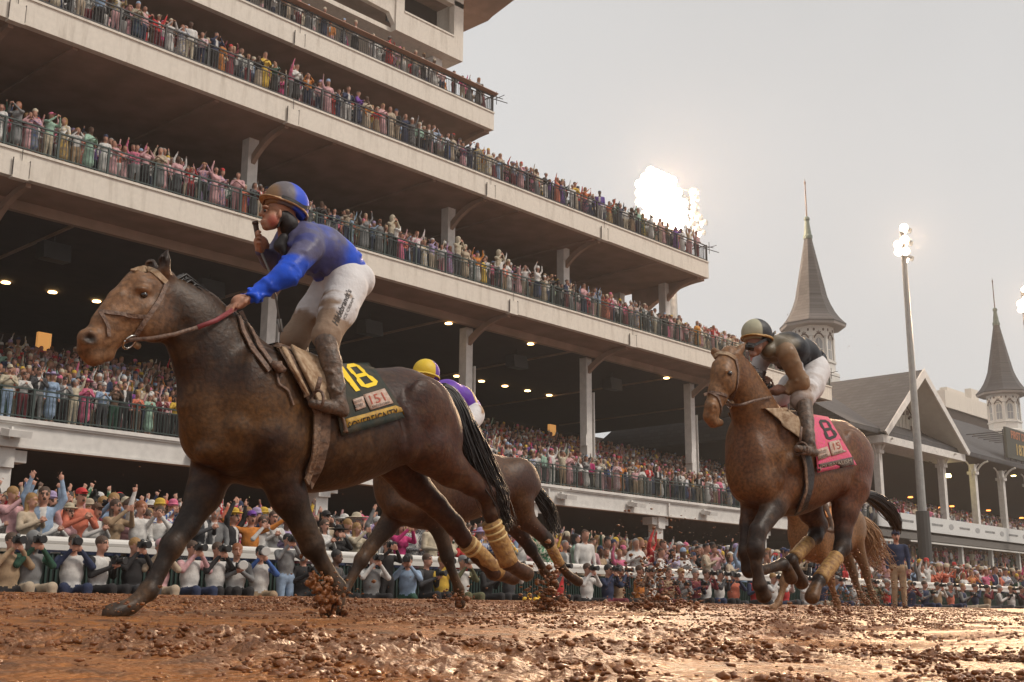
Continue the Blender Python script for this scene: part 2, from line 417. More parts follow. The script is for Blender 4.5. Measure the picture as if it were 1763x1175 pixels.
for (x, y, z) in ((E4, Y4, Z4), (E3, YF, Z3), (E2, YF, Z2)):                           # aerials clamped to the railing corners
    b = MB(); b.tube([(x, y + .1, z + 1.0), (x + .9, y + .2, z + 1.15)], .025, 5); b.tube([(x + .1, y + .1, z + .85), (x + .75, y - .3, z + .7)], .025, 5)
    b.tube([(x + .5, y - .3, z + 1.1), (x + .55, y + .7, z + 1.1)], .02, 5); b.tube([(x + .3, y + .1, z + 1.35), (x + .3, y + .1, z + .6)], .02, 5)
    b.build('aerial', RAIL_B, stand)
tiers(XL, E1 - .2, YF + .36, Z1 - .004, 16, .82, .26)
tiers(XL, E2 - .3, YF + .31, Z2 - .004, 7, .85, .3)
tiers(XL, E3 - .3, YF + .31, Z3 - .004, 6, .85, .3)
slab(XL, E4 - .3, Y4 + .31, Y4 + 9, Z4 - .5, Z4 - .004, 'walkway', STEP)
# --- ceilings and soffits
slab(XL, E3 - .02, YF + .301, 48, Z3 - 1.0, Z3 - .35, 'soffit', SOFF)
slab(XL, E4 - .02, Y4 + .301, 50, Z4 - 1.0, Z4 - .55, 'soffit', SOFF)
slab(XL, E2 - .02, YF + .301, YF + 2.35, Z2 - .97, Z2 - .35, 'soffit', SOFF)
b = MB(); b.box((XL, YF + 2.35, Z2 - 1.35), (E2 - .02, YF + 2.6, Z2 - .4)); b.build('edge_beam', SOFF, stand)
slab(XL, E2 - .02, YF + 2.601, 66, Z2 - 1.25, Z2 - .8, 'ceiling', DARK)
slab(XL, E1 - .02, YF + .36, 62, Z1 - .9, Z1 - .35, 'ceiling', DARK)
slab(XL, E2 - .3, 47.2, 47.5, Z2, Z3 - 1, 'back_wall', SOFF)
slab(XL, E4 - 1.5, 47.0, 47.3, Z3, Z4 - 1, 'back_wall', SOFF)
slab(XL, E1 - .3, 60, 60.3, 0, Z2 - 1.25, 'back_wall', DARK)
# --- columns with brackets
for x in (-8, 3.8, 15.7, 27.5, 39.5, 48.5, 58.2):
    column(x, 40.9, Z2, Z3 - 1.0, .5, .5); haunch(x, YF + .35, 40.7, Z3 - 1.0, Z3 - 2.2)
column(58.2, 44.4, Z2, Z3 - 1.0, .5, .5)
haunch(58.55, YF + .31, 43.5, Z3 - 1.0, Z3 - 3.1, .42)
haunch(43.15, Y4 + .31, 46, Z4 - 1.0, Z4 - 2.6, .42)
b = MB(); b.box((58.6, 41.5, Z3 - 3.6), (59.8, 43.6, Z3 - 3.15)); b.build('bracket_box', STEEL, stand)
for x in (-7.6, 4.4, 16.9, 29.2, 41.3, 50.9, 61.2, 71.5):
    column(x, 41.3, Z1, Z2 - 1.0, .46, .5); haunch(x, YF + .35, 41.1, Z2 - .97, Z2 - 2.2)
    b = MB(); b.box((x - .5, 40.9, Z1 + 2.9), (x - .31, 41.3, Z1 + 3.5)); b.box((x + .31, 40.95, Z1 + 1.2), (x + .36, 41.2, Z1 + 6)); b.build('junction_box', STEEL, stand)
for x in (17.0, 30.2, 43.0, 53.6, 64.5, 75):
    b = MB(); b.box((x - .3, YF + .35, 0), (x + .3, YF + .9, Z1 - .96)); b.box((x - .75, YF + .3, Z1 - 1.4), (x + .75, YF + .95, Z1 - 1.0))
    b.box((x - .3, YF + .2, Z1 - 1.6), (x + .3, YF + .36, Z1 - .96)); b.build('column', STEEL, stand)
# --- ceiling lights and lit openings
def lamp(p, r, parent=stand, m=WARM, name='ceiling_light', h=.05):
    b = MB(); b.lathe([(r, 0), (r * 1.05, h * .4), (r * .9, h)], p, 10); return b.build(name, m, parent)
for k in (1, 2, 3, 4, 5, 6, 7, 8, 9, 17, 18, 19, 20, 21): lamp((13.0 + k * 2.15, 50.3, Z2 - 1.32), .19)
for x in (33.3, 39.5, 45.6, 58): lamp((x, 40.75, Z2 - 1.42), .17)
LITW = mat('lit_doorway', (.8, .5, .2), .6, emit=(1, .45, .12), estr=.45)
for x in (24.4, 49.9, 60.5):
    b = MB(); b.box((x - .32, 52.0, 11.5), (x + .32, 52.2, 12.8)); b.build('lit_panel', LITW, stand)
YLAMP = mat('yellow_bulb', (1, .9, .5), .4, emit=(1, .8, .3), estr=22)
for p in ((1002, 900), (1194, 917), (430, 843)):
    q = at(*p, 47); b = MB(); b.lathe([(.06, -.16), (.17, -.1), (.2, 0), (.17, .1), (.05, .16)], q, 12); b.tube([(q[0], q[1], q[2] + .1), (q[0], q[1], Z1 - .9)], .02, 5); b.build('hanging_lamp', YLAMP, stand)
for x, z in ((20, Z2 - 1.9), (27, Z2 - 1.9), (36, Z2 - 2.0), (46.5, Z2 - 2.0), (55, Z2 - 2.0), (66, Z2 - 2)):
    b = MB(); b.prism([(42.2, z - .35), (42.3, z + .35), (42.9, z + .35), (42.9, z - .3)], 'x', x - .55, x + .55); b.tube([(x, 42.6, z + .3), (x, 42.6, Z2 - 1.2)], .03, 5); b.build('loudspeaker', RAIL_B, stand)
for x in np.arange(10, 72, 9.7):
    b = MB(); b.box((x, YF + 2.7, Z2 - 1.33), (x + .12, 58, Z2 - 1.251)); b.build('conduit', SOFF, stand)
for x in np.arange(12, 58, 6.0):
    b = MB(); b.box((x, YF + .4, Z3 - 1.1), (x + .22, 46.5, Z3 - 1.001)); b.build('soffit_rib', SOFF, stand)
# --- press box block over the top deck
b = MB()
YB = 42.5
x1b, zb = 41.93, 29.75
b.box((37.57, YB, zb), (x1b, YB + .4, 30.95)); b.box((37.0, YB, zb), (37.57, YB + .4, 33.6)); b.box((41.22, YB, 30.95), (x1b, YB + .4, 33.2))
b.box((37.57, YB - .05, 30.95), (41.22, YB - .001, 31.05))
b.box((37.57, YB, 32.9), (x1b, YB + .4, 33.6))
b.box((x1b - .3, YB + .4, zb), (x1b - .002, YB + 7, 33.4)); b.box((XL, YB + .4, zb + .01), (x1b - .3, YB + 7, zb + .25))
b.prism([(37.0, zb + .35), (36.6, zb + .9), (34.9, zb + .95), (33.9, zb + 1.35), (33.6, zb + 2.1), (XL, zb + 2.1), (XL, 33.6), (37.0, 33.6)][::-1], 'y', YB + .1, YB + .38)
b.build('press_box', CONC, stand)
b = MB(); b.box((37.57, YB + 1.4, 31), (41.22, YB + 1.5, 33)); b.build('window', mat('dark_glass', (.03, .022, .018), .2), stand)
b = MB(); b.box((33.4, YB + .04, 31.9), (36.2, YB + .098, 34)); b.build('window', mat('pale_glass', (.25, .26, .24), .15), stand)
b = MB(); b.prism([(YB - 1.8, 33.9), (YB - 1.8, 34.2), (YB + 8, 34.6), (YB + 8, 33.3), (YB + .4, 33.3), (YB + .05, 33.45)], 'x', XL, 44.3); b.build('roof', SOFF, stand)
b = MB(); b.box((x1b - 1.6, YB + .7, Z4), (x1b - .9, YB + 1.3, zb)); b.build('column', STEEL, stand)

# ================================================================== HISTORIC STAND WITH THE TWIN SPIRES
SLATE = mat('grey_shingle', (.085, .08, .085), .8)
def shingle():
    n = SLATE.node_tree; b = n.nodes['Principled BSDF']; tc = n.nodes.new('ShaderNodeTexCoord'); mp = n.nodes.new('ShaderNodeMapping')
    br = n.nodes.new('ShaderNodeTexBrick'); br.inputs['Scale'].default_value = 1.0; br.inputs['Color1'].default_value = (.075, .076, .085, 1)
    br.inputs['Color2'].default_value = (.045, .046, .053, 1); br.inputs['Mortar'].default_value = (.03, .03, .032, 1)
    br.inputs['Brick Width'].default_value = .6; br.inputs['Row Height'].default_value = .28; br.inputs['Mortar Size'].default_value = .022
    sx = n.nodes.new('ShaderNodeSeparateXYZ'); cx = n.nodes.new('ShaderNodeCombineXYZ'); ad = n.nodes.new('ShaderNodeMath')
    n.links.new(tc.outputs['Object'], sx.inputs[0]); n.links.new(sx.outputs[0], ad.inputs[0]); n.links.new(sx.outputs[1], ad.inputs[1])
    n.links.new(ad.outputs[0], cx.inputs[0]); n.links.new(sx.outputs[2], cx.inputs[1]); n.links.new(cx.outputs[0], br.inputs['Vector'])
    z = n.nodes.new('ShaderNodeTexNoise'); z.inputs['Scale'].default_value = .6; z.inputs['Detail'].default_value = 6
    mx = n.nodes.new('ShaderNodeMix'); mx.data_type = 'RGBA'; mx.blend_type = 'MULTIPLY'; mx.inputs[0].default_value = .5
    n.links.new(tc.outputs['Object'], z.inputs['Vector']); n.links.new(br.outputs[0], mx.inputs[6]); n.links.new(z.outputs[0], mx.inputs[7]); n.links.new(mx.outputs[2], b.inputs['Base Color'])
shingle()
CREAM = mat('cream_boards', (.5, .48, .42), .75, var=.12, scale=2)
ORN = mat('brown_ornament', (.09, .06, .05), .7)
VERD = mat('verdigris', (.13, .17, .14), .7, var=.3, scale=4)
hist = empty('historic_grandstand', (100, 38, 0), 'old low grandstand with grey shingled roof and white front gable beside the spires', 'grandstand')
HX0, HX1 = 74.5, 190
EZ, RZ, RY, EY = 13.2, 20.2, 48.5, 37.2
b = MB(); b.add([(HX0, EY, EZ), (HX1, EY, EZ), (HX1, RY, RZ), (HX0, RY, RZ), (HX1, 60, EZ), (HX0, 60, EZ), (HX0, EY, EZ - .35), (HX1, EY, EZ - .35), (HX0, 60, EZ - .35), (HX1, 60, EZ - .35)],
    [(0, 1, 2, 3), (3, 2, 4, 5), (6, 7, 1, 0), (6, 0, 3, 5, 8), (7, 9, 4, 2, 1), (8, 5, 4, 9)])
b.build('roof', SLATE, hist)
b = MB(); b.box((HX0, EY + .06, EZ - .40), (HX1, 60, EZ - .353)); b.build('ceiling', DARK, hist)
# gable
GXc, GXa, GXb, GA, GE, GY0 = 86.0, 79.1, 93.2, 18.5, 12.95, 36.6
b = MB()
b.add([(GXc, GY0, GA), (GXc, 47.5, GA), (GXa - .3, 47.5, GE), (GXa - .3, GY0, GE), (GXb + .3, 47.5, GE), (GXb + .3, GY0, GE),
       (GXc, GY0, GA - .4), (GXa, GY0, GE - .15), (GXb, GY0, GE - .15), (GXc, 47.5, GA - .4), (GXa, 47.5, GE - .15), (GXb, 47.5, GE - .15)],
      [(0, 1, 2, 3), (0, 5, 4, 1), (6, 7, 10, 9), (6, 9, 11, 8)])
b.build('gable_roof', SLATE, hist)
b = MB()
b.add([(GXc, GY0 - .05, GA + .08), (GXa - .45, GY0 - .05, GE - .02), (GXa - .1, GY0 - .05, GE - .3), (GXc, GY0 - .05, GA - .65), (GXb + .1, GY0 - .05, GE - .3), (GXb + .45, GY0 - .05, GE - .02)] +
      [(GXc, GY0 + .06, GA + .08), (GXa - .45, GY0 + .06, GE - .02), (GXa - .1, GY0 + .06, GE - .3), (GXc, GY0 + .06, GA - .65), (GXb + .1, GY0 + .06, GE - .3), (GXb + .45, GY0 + .06, GE - .02)],
      [(0, 1, 2, 3), (0, 3, 4, 5), (6, 9, 8, 7), (6, 11, 10, 9), (0, 6, 7, 1), (5, 11, 6, 0), (1, 7, 8, 2), (4, 10, 11, 5), (2, 8, 9, 3), (3, 9, 10, 4)])
b.build('barge_board', STEEL, hist)
b = MB(); yb = GY0 + 2.6
b.add([(GXc, yb, GA - .7), (GXa + .3, yb, GE - .2), (GXb - .3, yb, GE - .2)], [(0, 1, 2)])
x = GXa + .8
while x < GXb - .8:                                                        # raised battens between the boards
    zt = GA - .9 - abs(x - GXc) * (GA - GE - .5) / (GXc - GXa); b.box((x - .05, yb - .05, GE - .2), (x + .05, yb - .002, max(zt, GE))); x += .62
b.build('gable_wall', CREAM, hist)
b = MB(); b.add([(GXc, GY0 + .07, GA - .45), (GXa, GY0 + .07, GE - .2), (GXa, yb, GE - .2), (GXc, yb, GA - .45), (GXb, GY0 + .07, GE - .2), (GXb, yb, GE - .2)], [(0, 3, 2, 1), (0, 4, 5, 3)])
b.build('gable_soffit', CREAM, hist)
b = MB(); b.box((GXa - .2, GY0 + .3, GE - .75), (GXb + .2, yb + .1, GE - .2)); b.build('gable_beam', STEEL, hist)
b = MB()
for side in (-1, 1):
    for k in range(4):
        cx = GXc + side * (1.3 + k * 1.5); cz = GA - 2.3 - k * 1.12
        b.lathe([(.2, -.04), (.2, .04)], (0, 0, 0), 8) if False else None
        n = 10; pts = [(cx + .42 * math.cos(t), yb - .08, cz + .42 * math.sin(t)) for t in np.linspace(-.3, 2.7, n)]
        b.tube(pts, .09, 6); b.tube([(cx - side * .62, yb - .08, cz + .5), (cx - side * .62, yb - .081, cz + .78)], .16, 8)
        b.box((cx - .2, yb - .14, cz - .75), (cx + .25, yb - .06, cz - .35))
b.build('gable_ornament', ORN, hist)
for x in (74.6, 80.1, 91.2, 97.5, 103.6, 110, 116.4, 123, 130, 137, 144, 151, 158):
    b = MB(); b.box((x - .24, YF - .24, 6.4), (x + .24, YF + .24, EZ - .75)); b.box((x - .36, YF - .36, EZ - 1.6), (x + .36, YF + .36, EZ - 1.35))
    b.box((x - .3, YF - .3, 6.4), (x + .3, YF + .3, 7.3))
    for sgn in (-1, 1):
        pts = [(x + sgn * (.2 + 1.3 * (1 - math.cos(t))), YF, EZ - 2.1 + 1.5 * math.sin(t)) for t in np.linspace(0, 1.5, 7)]
        b.tube(pts, .07, 6)
    pts = [(x, YF - .2 - 1.2 * (1 - math.cos(t)), EZ - 2.1 + 1.5 * math.sin(t)) for t in np.linspace(0, 1.5, 7)]
    b.tube(pts, .08, 6)
    b.build('column', STEEL, hist)
# balcony fronted by a white banner, windows and awnings beneath
b = MB(); b.box((78.9, YF - .35, 6.35), (HX1, YF - .25, 7.5)); ban = b.build('banner', mat('white_banner', (.62, .62, .6), .7), hist)
def text_mesh(s, size, extrude=0.0, offset=0.0, shear=0.0, spacing=1.0):
    cu = bpy.data.curves.new('t', 'FONT'); cu.body = s; cu.size = size; cu.offset = offset; cu.shear = shear; cu.space_character = spacing
    cu.align_x = 'CENTER'; cu.align_y = 'CENTER'; cu.extrude = extrude; cu.resolution_u = 3
    o = bpy.data.objects.new('t', cu); COL.objects.link(o)
    me = bpy.data.meshes.new_from_object(o.evaluated_get(bpy.context.evaluated_depsgraph_get()))
    bpy.data.objects.remove(o); bpy.data.curves.remove(cu)
    return me
def text_on_wall(s, size, c, m, parent, name='lettering', rot=0, **kw):
    me = text_mesh(s, size, extrude=.01, **kw)
    co = np.zeros(len(me.vertices) * 3); me.vertices.foreach_get('co', co); co = co.reshape(-1, 3)
    ca, sa = math.cos(rot), math.sin(rot)
    x = co[:, 0] * ca - co[:, 1] * sa; y = co[:, 0] * sa + co[:, 1] * ca
    co = np.stack([c[0] + x, c[1] + co[:, 2], c[2] + y], -1); me.vertices.foreach_set('co', co.ravel().astype('f')); me.update()
    return link_mesh(name, me, m, parent)
GREYL = mat('grey_lettering', (.33, .33, .33), .8)
for k, x in enumerate(np.arange(81, 128, 2.6)):
    if k % 2: text_on_wall('KENTUCKY DERBY', .24, (x, YF - .37, 6.95), GREYL, ban)
    else:
        g = MB(); g.prism([(x + .45 * math.cos(t), 6.95 + .22 * math.sin(t)) for t in np.linspace(0, 6.28, 13)[:-1]], 'y', YF - .365, YF - .351); g.build('emblem', GREYL, ban)
WHT = mat('white_paint', (.6, .58, .54), .7)
GRN = mat('dark_green_awning', (.018, .04, .03), .7, var=.3, scale=2)
b = MB(); b.box((HX0, YF - .2, 5.7), (HX1, YF + .3, 6.34)); b.build('floor_beam', mat('grey_beam', (.13, .12, .11), .8), hist)
b = MB(); b.box((HX0, YF + .31, 5.8), (HX1, 60, 6.3)); b.build('floor', STEP, hist)
b = MB(); b.box((84, YF - .32, 5.5), (HX1, YF - .22, 5.62)); b.build('gutter_pipe', WHT, hist)
b = MB(); b.prism([(YF - .9, 3.2), (YF - .85, 3.9), (YF + .2, 4.1), (YF + .2, 3.1)], 'x', 81, HX1); b.build('awning', GRN, hist)
for x in np.arange(76, 150, 6.2):
    b = MB(); b.box((x - .17, YF + .2, 0), (x + .17, YF + .5, 5.75)); b.build('column', WHT, hist)
for x in (77.2, 79.4):
    f = MB()
    for a0, b0, c0, d0 in ((x, 3.9, x + 2.0, 4.05), (x, 5.35, x + 2.0, 5.5), (x, 4.05, x + .14, 5.35), (x + 1.86, 4.05, x + 2.0, 5.35), (x + .93, 4.05, x + 1.05, 5.35)):
        f.box((a0, YF - .4, b0), (c0, YF - .3, d0))
    fo = f.build('window', WHT, hist); p = MB(); p.box((x + .1, YF - .34, 4), (x + 1.9, YF - .32, 5.4)); p.build('pane', GLASS, fo)
NEONW = mat('warm_tube_light', (1, .8, .4), .4, emit=(1, .62, .25), estr=9)
for x, z in ((110, 2.7), (114, 2.7), (118, 2.7), (122, 2.75), (126, 2.8)):
    b = MB(); b.box((x, YF + 1.2, z), (x + 2.6, YF + 1.3, z + .1)); b.box((x + .3, YF + 3, z + .25), (x + 2.2, YF + 3.1, z + .33)); b.build('tube_light', NEONW, hist)
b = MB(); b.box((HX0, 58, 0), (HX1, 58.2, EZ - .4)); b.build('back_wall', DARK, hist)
pts = [(YF - .2, 6.2), (YF - .2, 6.45)]; y = YF - .2; z = 6.45
for i in range(14): y += 1.0; pts.append((y, z)); z += .24; pts.append((y, z))
pts += [(y + 2, z), (y + 2, 6.2)]
b = MB(); b.prism(pts[::-1], 'x', HX0, HX1); b.build('seating_tier', STEP, hist)
ORL = mat('orange_ceiling_lamp', (1, .4, .1), .4, emit=(1, .3, .07), estr=4)
for k in range(16): lamp((96 + k * 3.1, 47 + 2.5 * (k % 3), 10.6 + .2 * (k % 2)), .22, hist, ORL, h=.12)
for px, py in ((1513, 765), (1630, 822), (1745, 820), (1617, 790)):
    q = at(px, py, 39.5); lamp((q[0], q[1], q[2]), .2 if py != 822 else .33, hist, YLAMP, h=.26)
# scoreboard style sign on the roof edge
sg = MB(); sg.box((103.8, 37.3, 13.6), (111.5, 37.5, 16.3)); sgo = sg.build('roof_sign', mat('dark_sign_board', (.03, .035, .025), .6), hist)
GOLDL = mat('gold_lettering', (.45, .3, .08), .5); ORGL = mat('orange_lettering', (.4, .13, .05), .5)
text_on_wall('FIRST DERBY', .95, (107.6, 37.28, 15.7), ORGL, sgo, offset=.02)
text_on_wall('1875', 1.35, (107.2, 37.28, 14.45), GOLDL, sgo, offset=.03, spacing=1.1)
f = MB()
for x in np.arange(103.9, 111, 1.3): f.tube([(x, 37.6, 13.4), (x, 37.6, 16.1)], .05, 5); f.tube([(x, 37.6, 15.9), (x - .8, 40.5, 15.8)], .045, 5)
f.build('sign_frame', RAIL_B, sgo)
# spires
def spire(cx, cy, zb, k=1.0):
    MB.xf = lambda p: (cx + (p[0] - cx) * .54, cy + (p[1] - cy) * .54, zb + (p[2] - zb) * .77)
    root = MB(); n = 8; ro = math.pi / 8
    root.lathe([(3.75, -1.2), (3.75, .25), (3.4, .45), (3.2, .5), (3.2, 1.35), (3.42, 1.42), (3.42, 1.62), (3.0, 1.7)], (cx, cy, zb), n, rot=ro)
    o = root.build('spire_base', WHT, hist)
    w = MB(); w.lathe([(2.95, 1.6), (2.95, 4.3), (3.2, 4.4), (3.2, 5.5), (3.35, 5.6), (3.35, 5.9)], (cx, cy, zb), n, rot=ro)
    for i in range(n):                                                   # pilasters on the corners
        t = ro + i * math.pi / 4; w.box((cx + 3.0 * math.cos(t) - .2, cy + 3.0 * math.sin(t) - .2, zb + 1.7), (cx + 3.0 * math.cos(t) + .2, cy + 3.0 * math.sin(t) + .2, zb + 4.35))
    tw = w.build('spire_drum', WHT, hist)
    ap = 2.95 * math.cos(math.pi / 8)
    for i in range(n):
        t = i * math.pi / 4 + math.pi / 4 * 0 + 0.0; d = Vector((math.cos(t), math.sin(t), 0)); s = Vector((-math.sin(t), math.cos(t), 0))
        c0 = Vector((cx, cy, zb)) + d * (ap + .02)
        g = MB(); prof = [(-.55, 1.9), (.55, 1.9), (.55, 3.6)] + [(.55 * math.cos(a), 3.6 + .55 * math.sin(a)) for a in np.linspace(.3, 2.84, 7)] + [(-.55, 3.6)]
        g.add([c0 + s * u + Vector((0, 0, v)) for u, v in prof] + [c0 + s * u + Vector((0, 0, v)) + d * .03 for u, v in prof],
              [tuple(range(len(prof), 2 * len(prof)))] + [(j, (j + 1) % len(prof), len(prof) + (j + 1) % len(prof), len(prof) + j) for j in range(len(prof))])
        go = g.build('window', mat('grey_glass', (.24, .25, .26), .15), tw)
        fr = MB(); fr.tube([c0 + d * .06 + s * (.62 * math.cos(a)) + Vector((0, 0, 3.6 + .62 * math.sin(a))) for a in np.linspace(0, math.pi, 9)], .045, 6)
        fr.box(tuple(c0 + d * .05 + s * -.03 + Vector((-.03, -.03, 1.9))), tuple(c0 + d * .05 + Vector((.03, .03, 4.1)))) if False else None
        fr.tube([c0 + d * .05 + Vector((0, 0, 1.9)), c0 + d * .05 + Vector((0, 0, 4.1))], .04, 5)
        fr.tube([c0 + d * .05 - s * .55 + Vector((0, 0, 2.9)), c0 + d * .05 + s * .55 + Vector((0, 0, 2.9))], .04, 5)
        fr.build('window_frame', WHT, tw)
        ar = MB(); ap2 = 3.2 * math.cos(math.pi / 8); c1 = Vector((cx, cy, zb)) + d * (ap2 + .03)
        ar.tube([c1 + s * (.8 * math.cos(a)) + Vector((0, 0, 3.85 + .78 * math.sin(a))) for a in np.linspace(.35, math.pi - .35, 9)], .1, 6)
        ar.tube([c1 + Vector((0, 0, 4.6)), c1 + Vector((0, 0, 5.0))], [.12, .02], 6)
        for u in (-.18, .18): ar.tube([c1 + s * u + Vector((0, 0, 4.72)), c1 + s * u * 1.6 + Vector((0, 0, 4.85))], [.09, .07], 6)
        for u in (-.75, .75) : ar.tube([c1 + s * u + Vector((0, 0, 5.08)) - d * .05, c1 + s * u + Vector((0, 0, 5.08)) + d * .03], .17, 10)
        ar.build('carved_ornament', ORN, tw)
    r = MB(); prof = [(5.2, 5.75), (5.25, 5.95), (4.75, 6.3), (4.2, 6.75), (3.6, 7.4), (3.0, 8.3), (2.55, 9.2), (1.7, 12.2), (.85, 15.3), (.62, 16.2)]
    r.lathe(prof, (cx, cy, zb), 8, rot=ro); rf = r.build('spire_roof', SLATE, hist)
    g = MB(); g.lathe([(5.1, 5.55), (5.22, 5.8), (3.3, 5.9)], (cx, cy, zb), 8, rot=ro); g.build('spire_gutter', mat('grey_gutter', (.25, .23, .22), .7), rf)
    f = MB(); f.lathe([(.72, 16.15), (.78, 16.5), (.62, 16.7), (.5, 17.4), (.34, 18.3), (.5, 18.5), (.42, 18.75), (.14, 18.9)], (cx, cy, zb), 10); f.build('finial', VERD, rf)
    p = MB(); p.tube([(cx, cy, zb + 18.8), (cx, cy, zb + 23.0), (cx, cy, zb + 23.5)], [.12, .09, .02], 8); p.tube([(cx, cy, zb + 22.8), (cx, cy, zb + 23.1)], .15, 8); p.build('flagpole', mat('rusty_pole', (.12, .07, .05), .6), rf)
spire(90.3, 48.0, 19.97); spire(133.6, 48.0, 20.1); MB.xf = None
# pale building beyond
b = MB(); q0 = at(1632, 745, 62); q1 = at(1702, 735, 62)
far = empty('distant_building', (q0[0], 62, 0), 'pale flat-topped concrete building behind the roof between gable and far spire', 'building')
b.box((q0[0], 62, q1[2] + 1.0), (q1[0] + 10, 64, q1[2] + 3.3)); b.box((q0[0] + 2, 62.5, q1[2] + 3.3), (q0[0] + 8, 63.5, q1[2] + 4)); b.box((q1[0] - 4, 62.5, q1[2] + 3.3), (q1[0] - 1.4, 63.4, q1[2] + 5)); b.build('parapet', CONC, far)
b = MB(); b.box((q0[0] + 1, 62.3, 0), (q1[0] + 9, 63.8, q1[2] + 1.0)); b.build('wall', DARK, far)

# ================================================================== FLOODLIGHT POLES
POLE = mat('galvanised_pole', (.33, .33, .32), .5, metal=.2, var=.2, scale=3)
FLOOD = mat('floodlight_glass', (1, .9, .8), .3, emit=(1, .86, .72), estr=7)
def flood_head(parent, p, aim, r=.3):
    """bowl with visor and bright lens"""
    d = Vector(aim).normalized(); s = d.cross(Vector((0, 0, 1))).normalized(); u = s.cross(d); p = Vector(p)
    g = MB(); n = 12
    rings = [(.35 * r, -.85), (.8 * r, -.6), (r, -.1), (r, .0)]
    vs = []; fs = []
    for rr, w in rings:
        for k in range(n): t = 2 * math.pi * k / n; vs.append(p + s * rr * math.cos(t) + u * rr * math.sin(t) + d * w * r)
    for i in range(3):
        for k in range(n): fs.append((i * n + k, i * n + (k + 1) % n, (i + 1) * n + (k + 1) % n, (i + 1) * n + k))
    fs.append(tuple(range(n))); g.add(vs, fs)
    vis = [p + s * r * 1.02 * math.cos(t) + u * r * 1.02 * math.sin(t) + d * w for t in np.linspace(.1, 3.04, 9) for w in (0, r * .9)]
    g.add(vis, [(2 * i, 2 * i + 1, 2 * i + 3, 2 * i + 2) for i in range(8)])
    o = g.build('lamp_housing', POLE, parent)
    l = MB(); l.add([p + s * r * .93 * math.cos(2 * math.pi * k / n) + u * r * .93 * math.sin(2 * math.pi * k / n) - d * .012 for k in range(n)], [tuple(range(n))]); l.build('lens', FLOOD, o)
def flood_pole(name, label, x, y, z0, z1, r0, r1, heads, sleeve=None, group=None, hr=.3):
    e = empty(name, (x, y, 0), label, 'floodlight', group)
    b = MB(); b.tube([(x, y, z0), (x, y, z1)], [r0, r1], 12); b.build('pole', POLE, e)
    if sleeve: b = MB(); b.tube([(x, y, 0), (x, y, sleeve)], r0 * 1.35, 12); b.build('sleeve', mat('dark_sleeve', (.05, .05, .05), .8), e)
    b = MB()
    for (dx, dy, dz, aim) in heads: b.tube([(x, y, z1 + dz), (x + dx, y + dy, z1 + dz)], .05, 5)
    b.build('crossarm', POLE, e)
    for (dx, dy, dz, aim) in heads: flood_head(e, (x + dx, y + dy, z1 + dz), aim, hr)
    return e
tocam = (-.85, -.42, -.42); side = (.3, -1, -.55)
hd = [(-.35, -.3, -.1, tocam), (.45, -.1, -.15, side), (-.35, -.3, -1.0, tocam), (.5, -.1, -1.1, side), (-.35, -.3, -1.9, tocam), (.45, -.1, -2.3, side), (-.9, 0, -1.45, tocam), (-.85, 0, -2.0, tocam)]
flood_pole('floodlight_pole', 'tall slim grey floodlight pole standing in front of the white gable', 80.2, 35, 0, 28.0, .34, .17, hd, 7.3, hr=.34)
flood_pole('floodlight_pole', 'lit floodlight pole at the right edge of the photo beyond the far spire', 104.5, 35, 0, 28.4, .34, .17, hd, 7.3, hr=.34)
heads = []
for r_ in range(7):
    for c_ in range(9):
        if ((c_ - 4) / 4.3) ** 2 + ((r_ - 3) / 3.7) ** 2 < 1: heads.append((-5.4 + c_ * .86, -.4, 1.5 - r_ * .86, (-.8, -.55, -.45)))
for c_ in range(4): heads += [(3.1 + c_ * .75, -.4 + .5 * c_, 1.3 - .42 * c_, (.25, -1, -.5))]
for c_ in range(3): heads += [(3.4 + c_ * .85, 0, -.55 - .35 * c_, (.25, -1, -.5)), (3.0 + c_ * .85, 0, -1.75 - .3 * c_, (.25, -1, -.5))]
flood_pole('floodlight_bank', 'dazzling bank of white floodlights rising behind the third balcony', 86.8, 60, 0, 38.2, .5, .3, heads, hr=.46)
_pl = bpy.data.lights.new('floodlight_glow', 'POINT'); _pl.energy = 38000; _pl.color = (1, .72, .5); _pl.shadow_soft_size = 1.5
_po = bpy.data.objects.new('floodlight_glow', _pl); COL.objects.link(_po); _po.location = (84.5, 58.6, 38.2)
def spot(p, tgt, energy, col, size=1.5, ang=70):
    d = bpy.data.lights.new('floodlight_beam', 'SPOT'); d.energy = energy; d.color = col; d.shadow_soft_size = size; d.spot_size = R(ang); d.spot_blend = .6
    o = bpy.data.objects.new('floodlight_beam', d); COL.objects.link(o); o.location = p
    o.rotation_euler = (Vector(p) - Vector(tgt)).to_track_quat('Z', 'Y').to_euler(); return o
WL = (1, .66, .38)
spot((79.2, 34, 26.8), (14, 6, 0), 34000, WL, .5, 60)
spot((103.4, 34, 27.2), (22, 6, 0), 34000, WL, .5, 60)
spot((82.5, 59, 38.2), (14, 4, 0), 60000, WL, 1.2, 60)
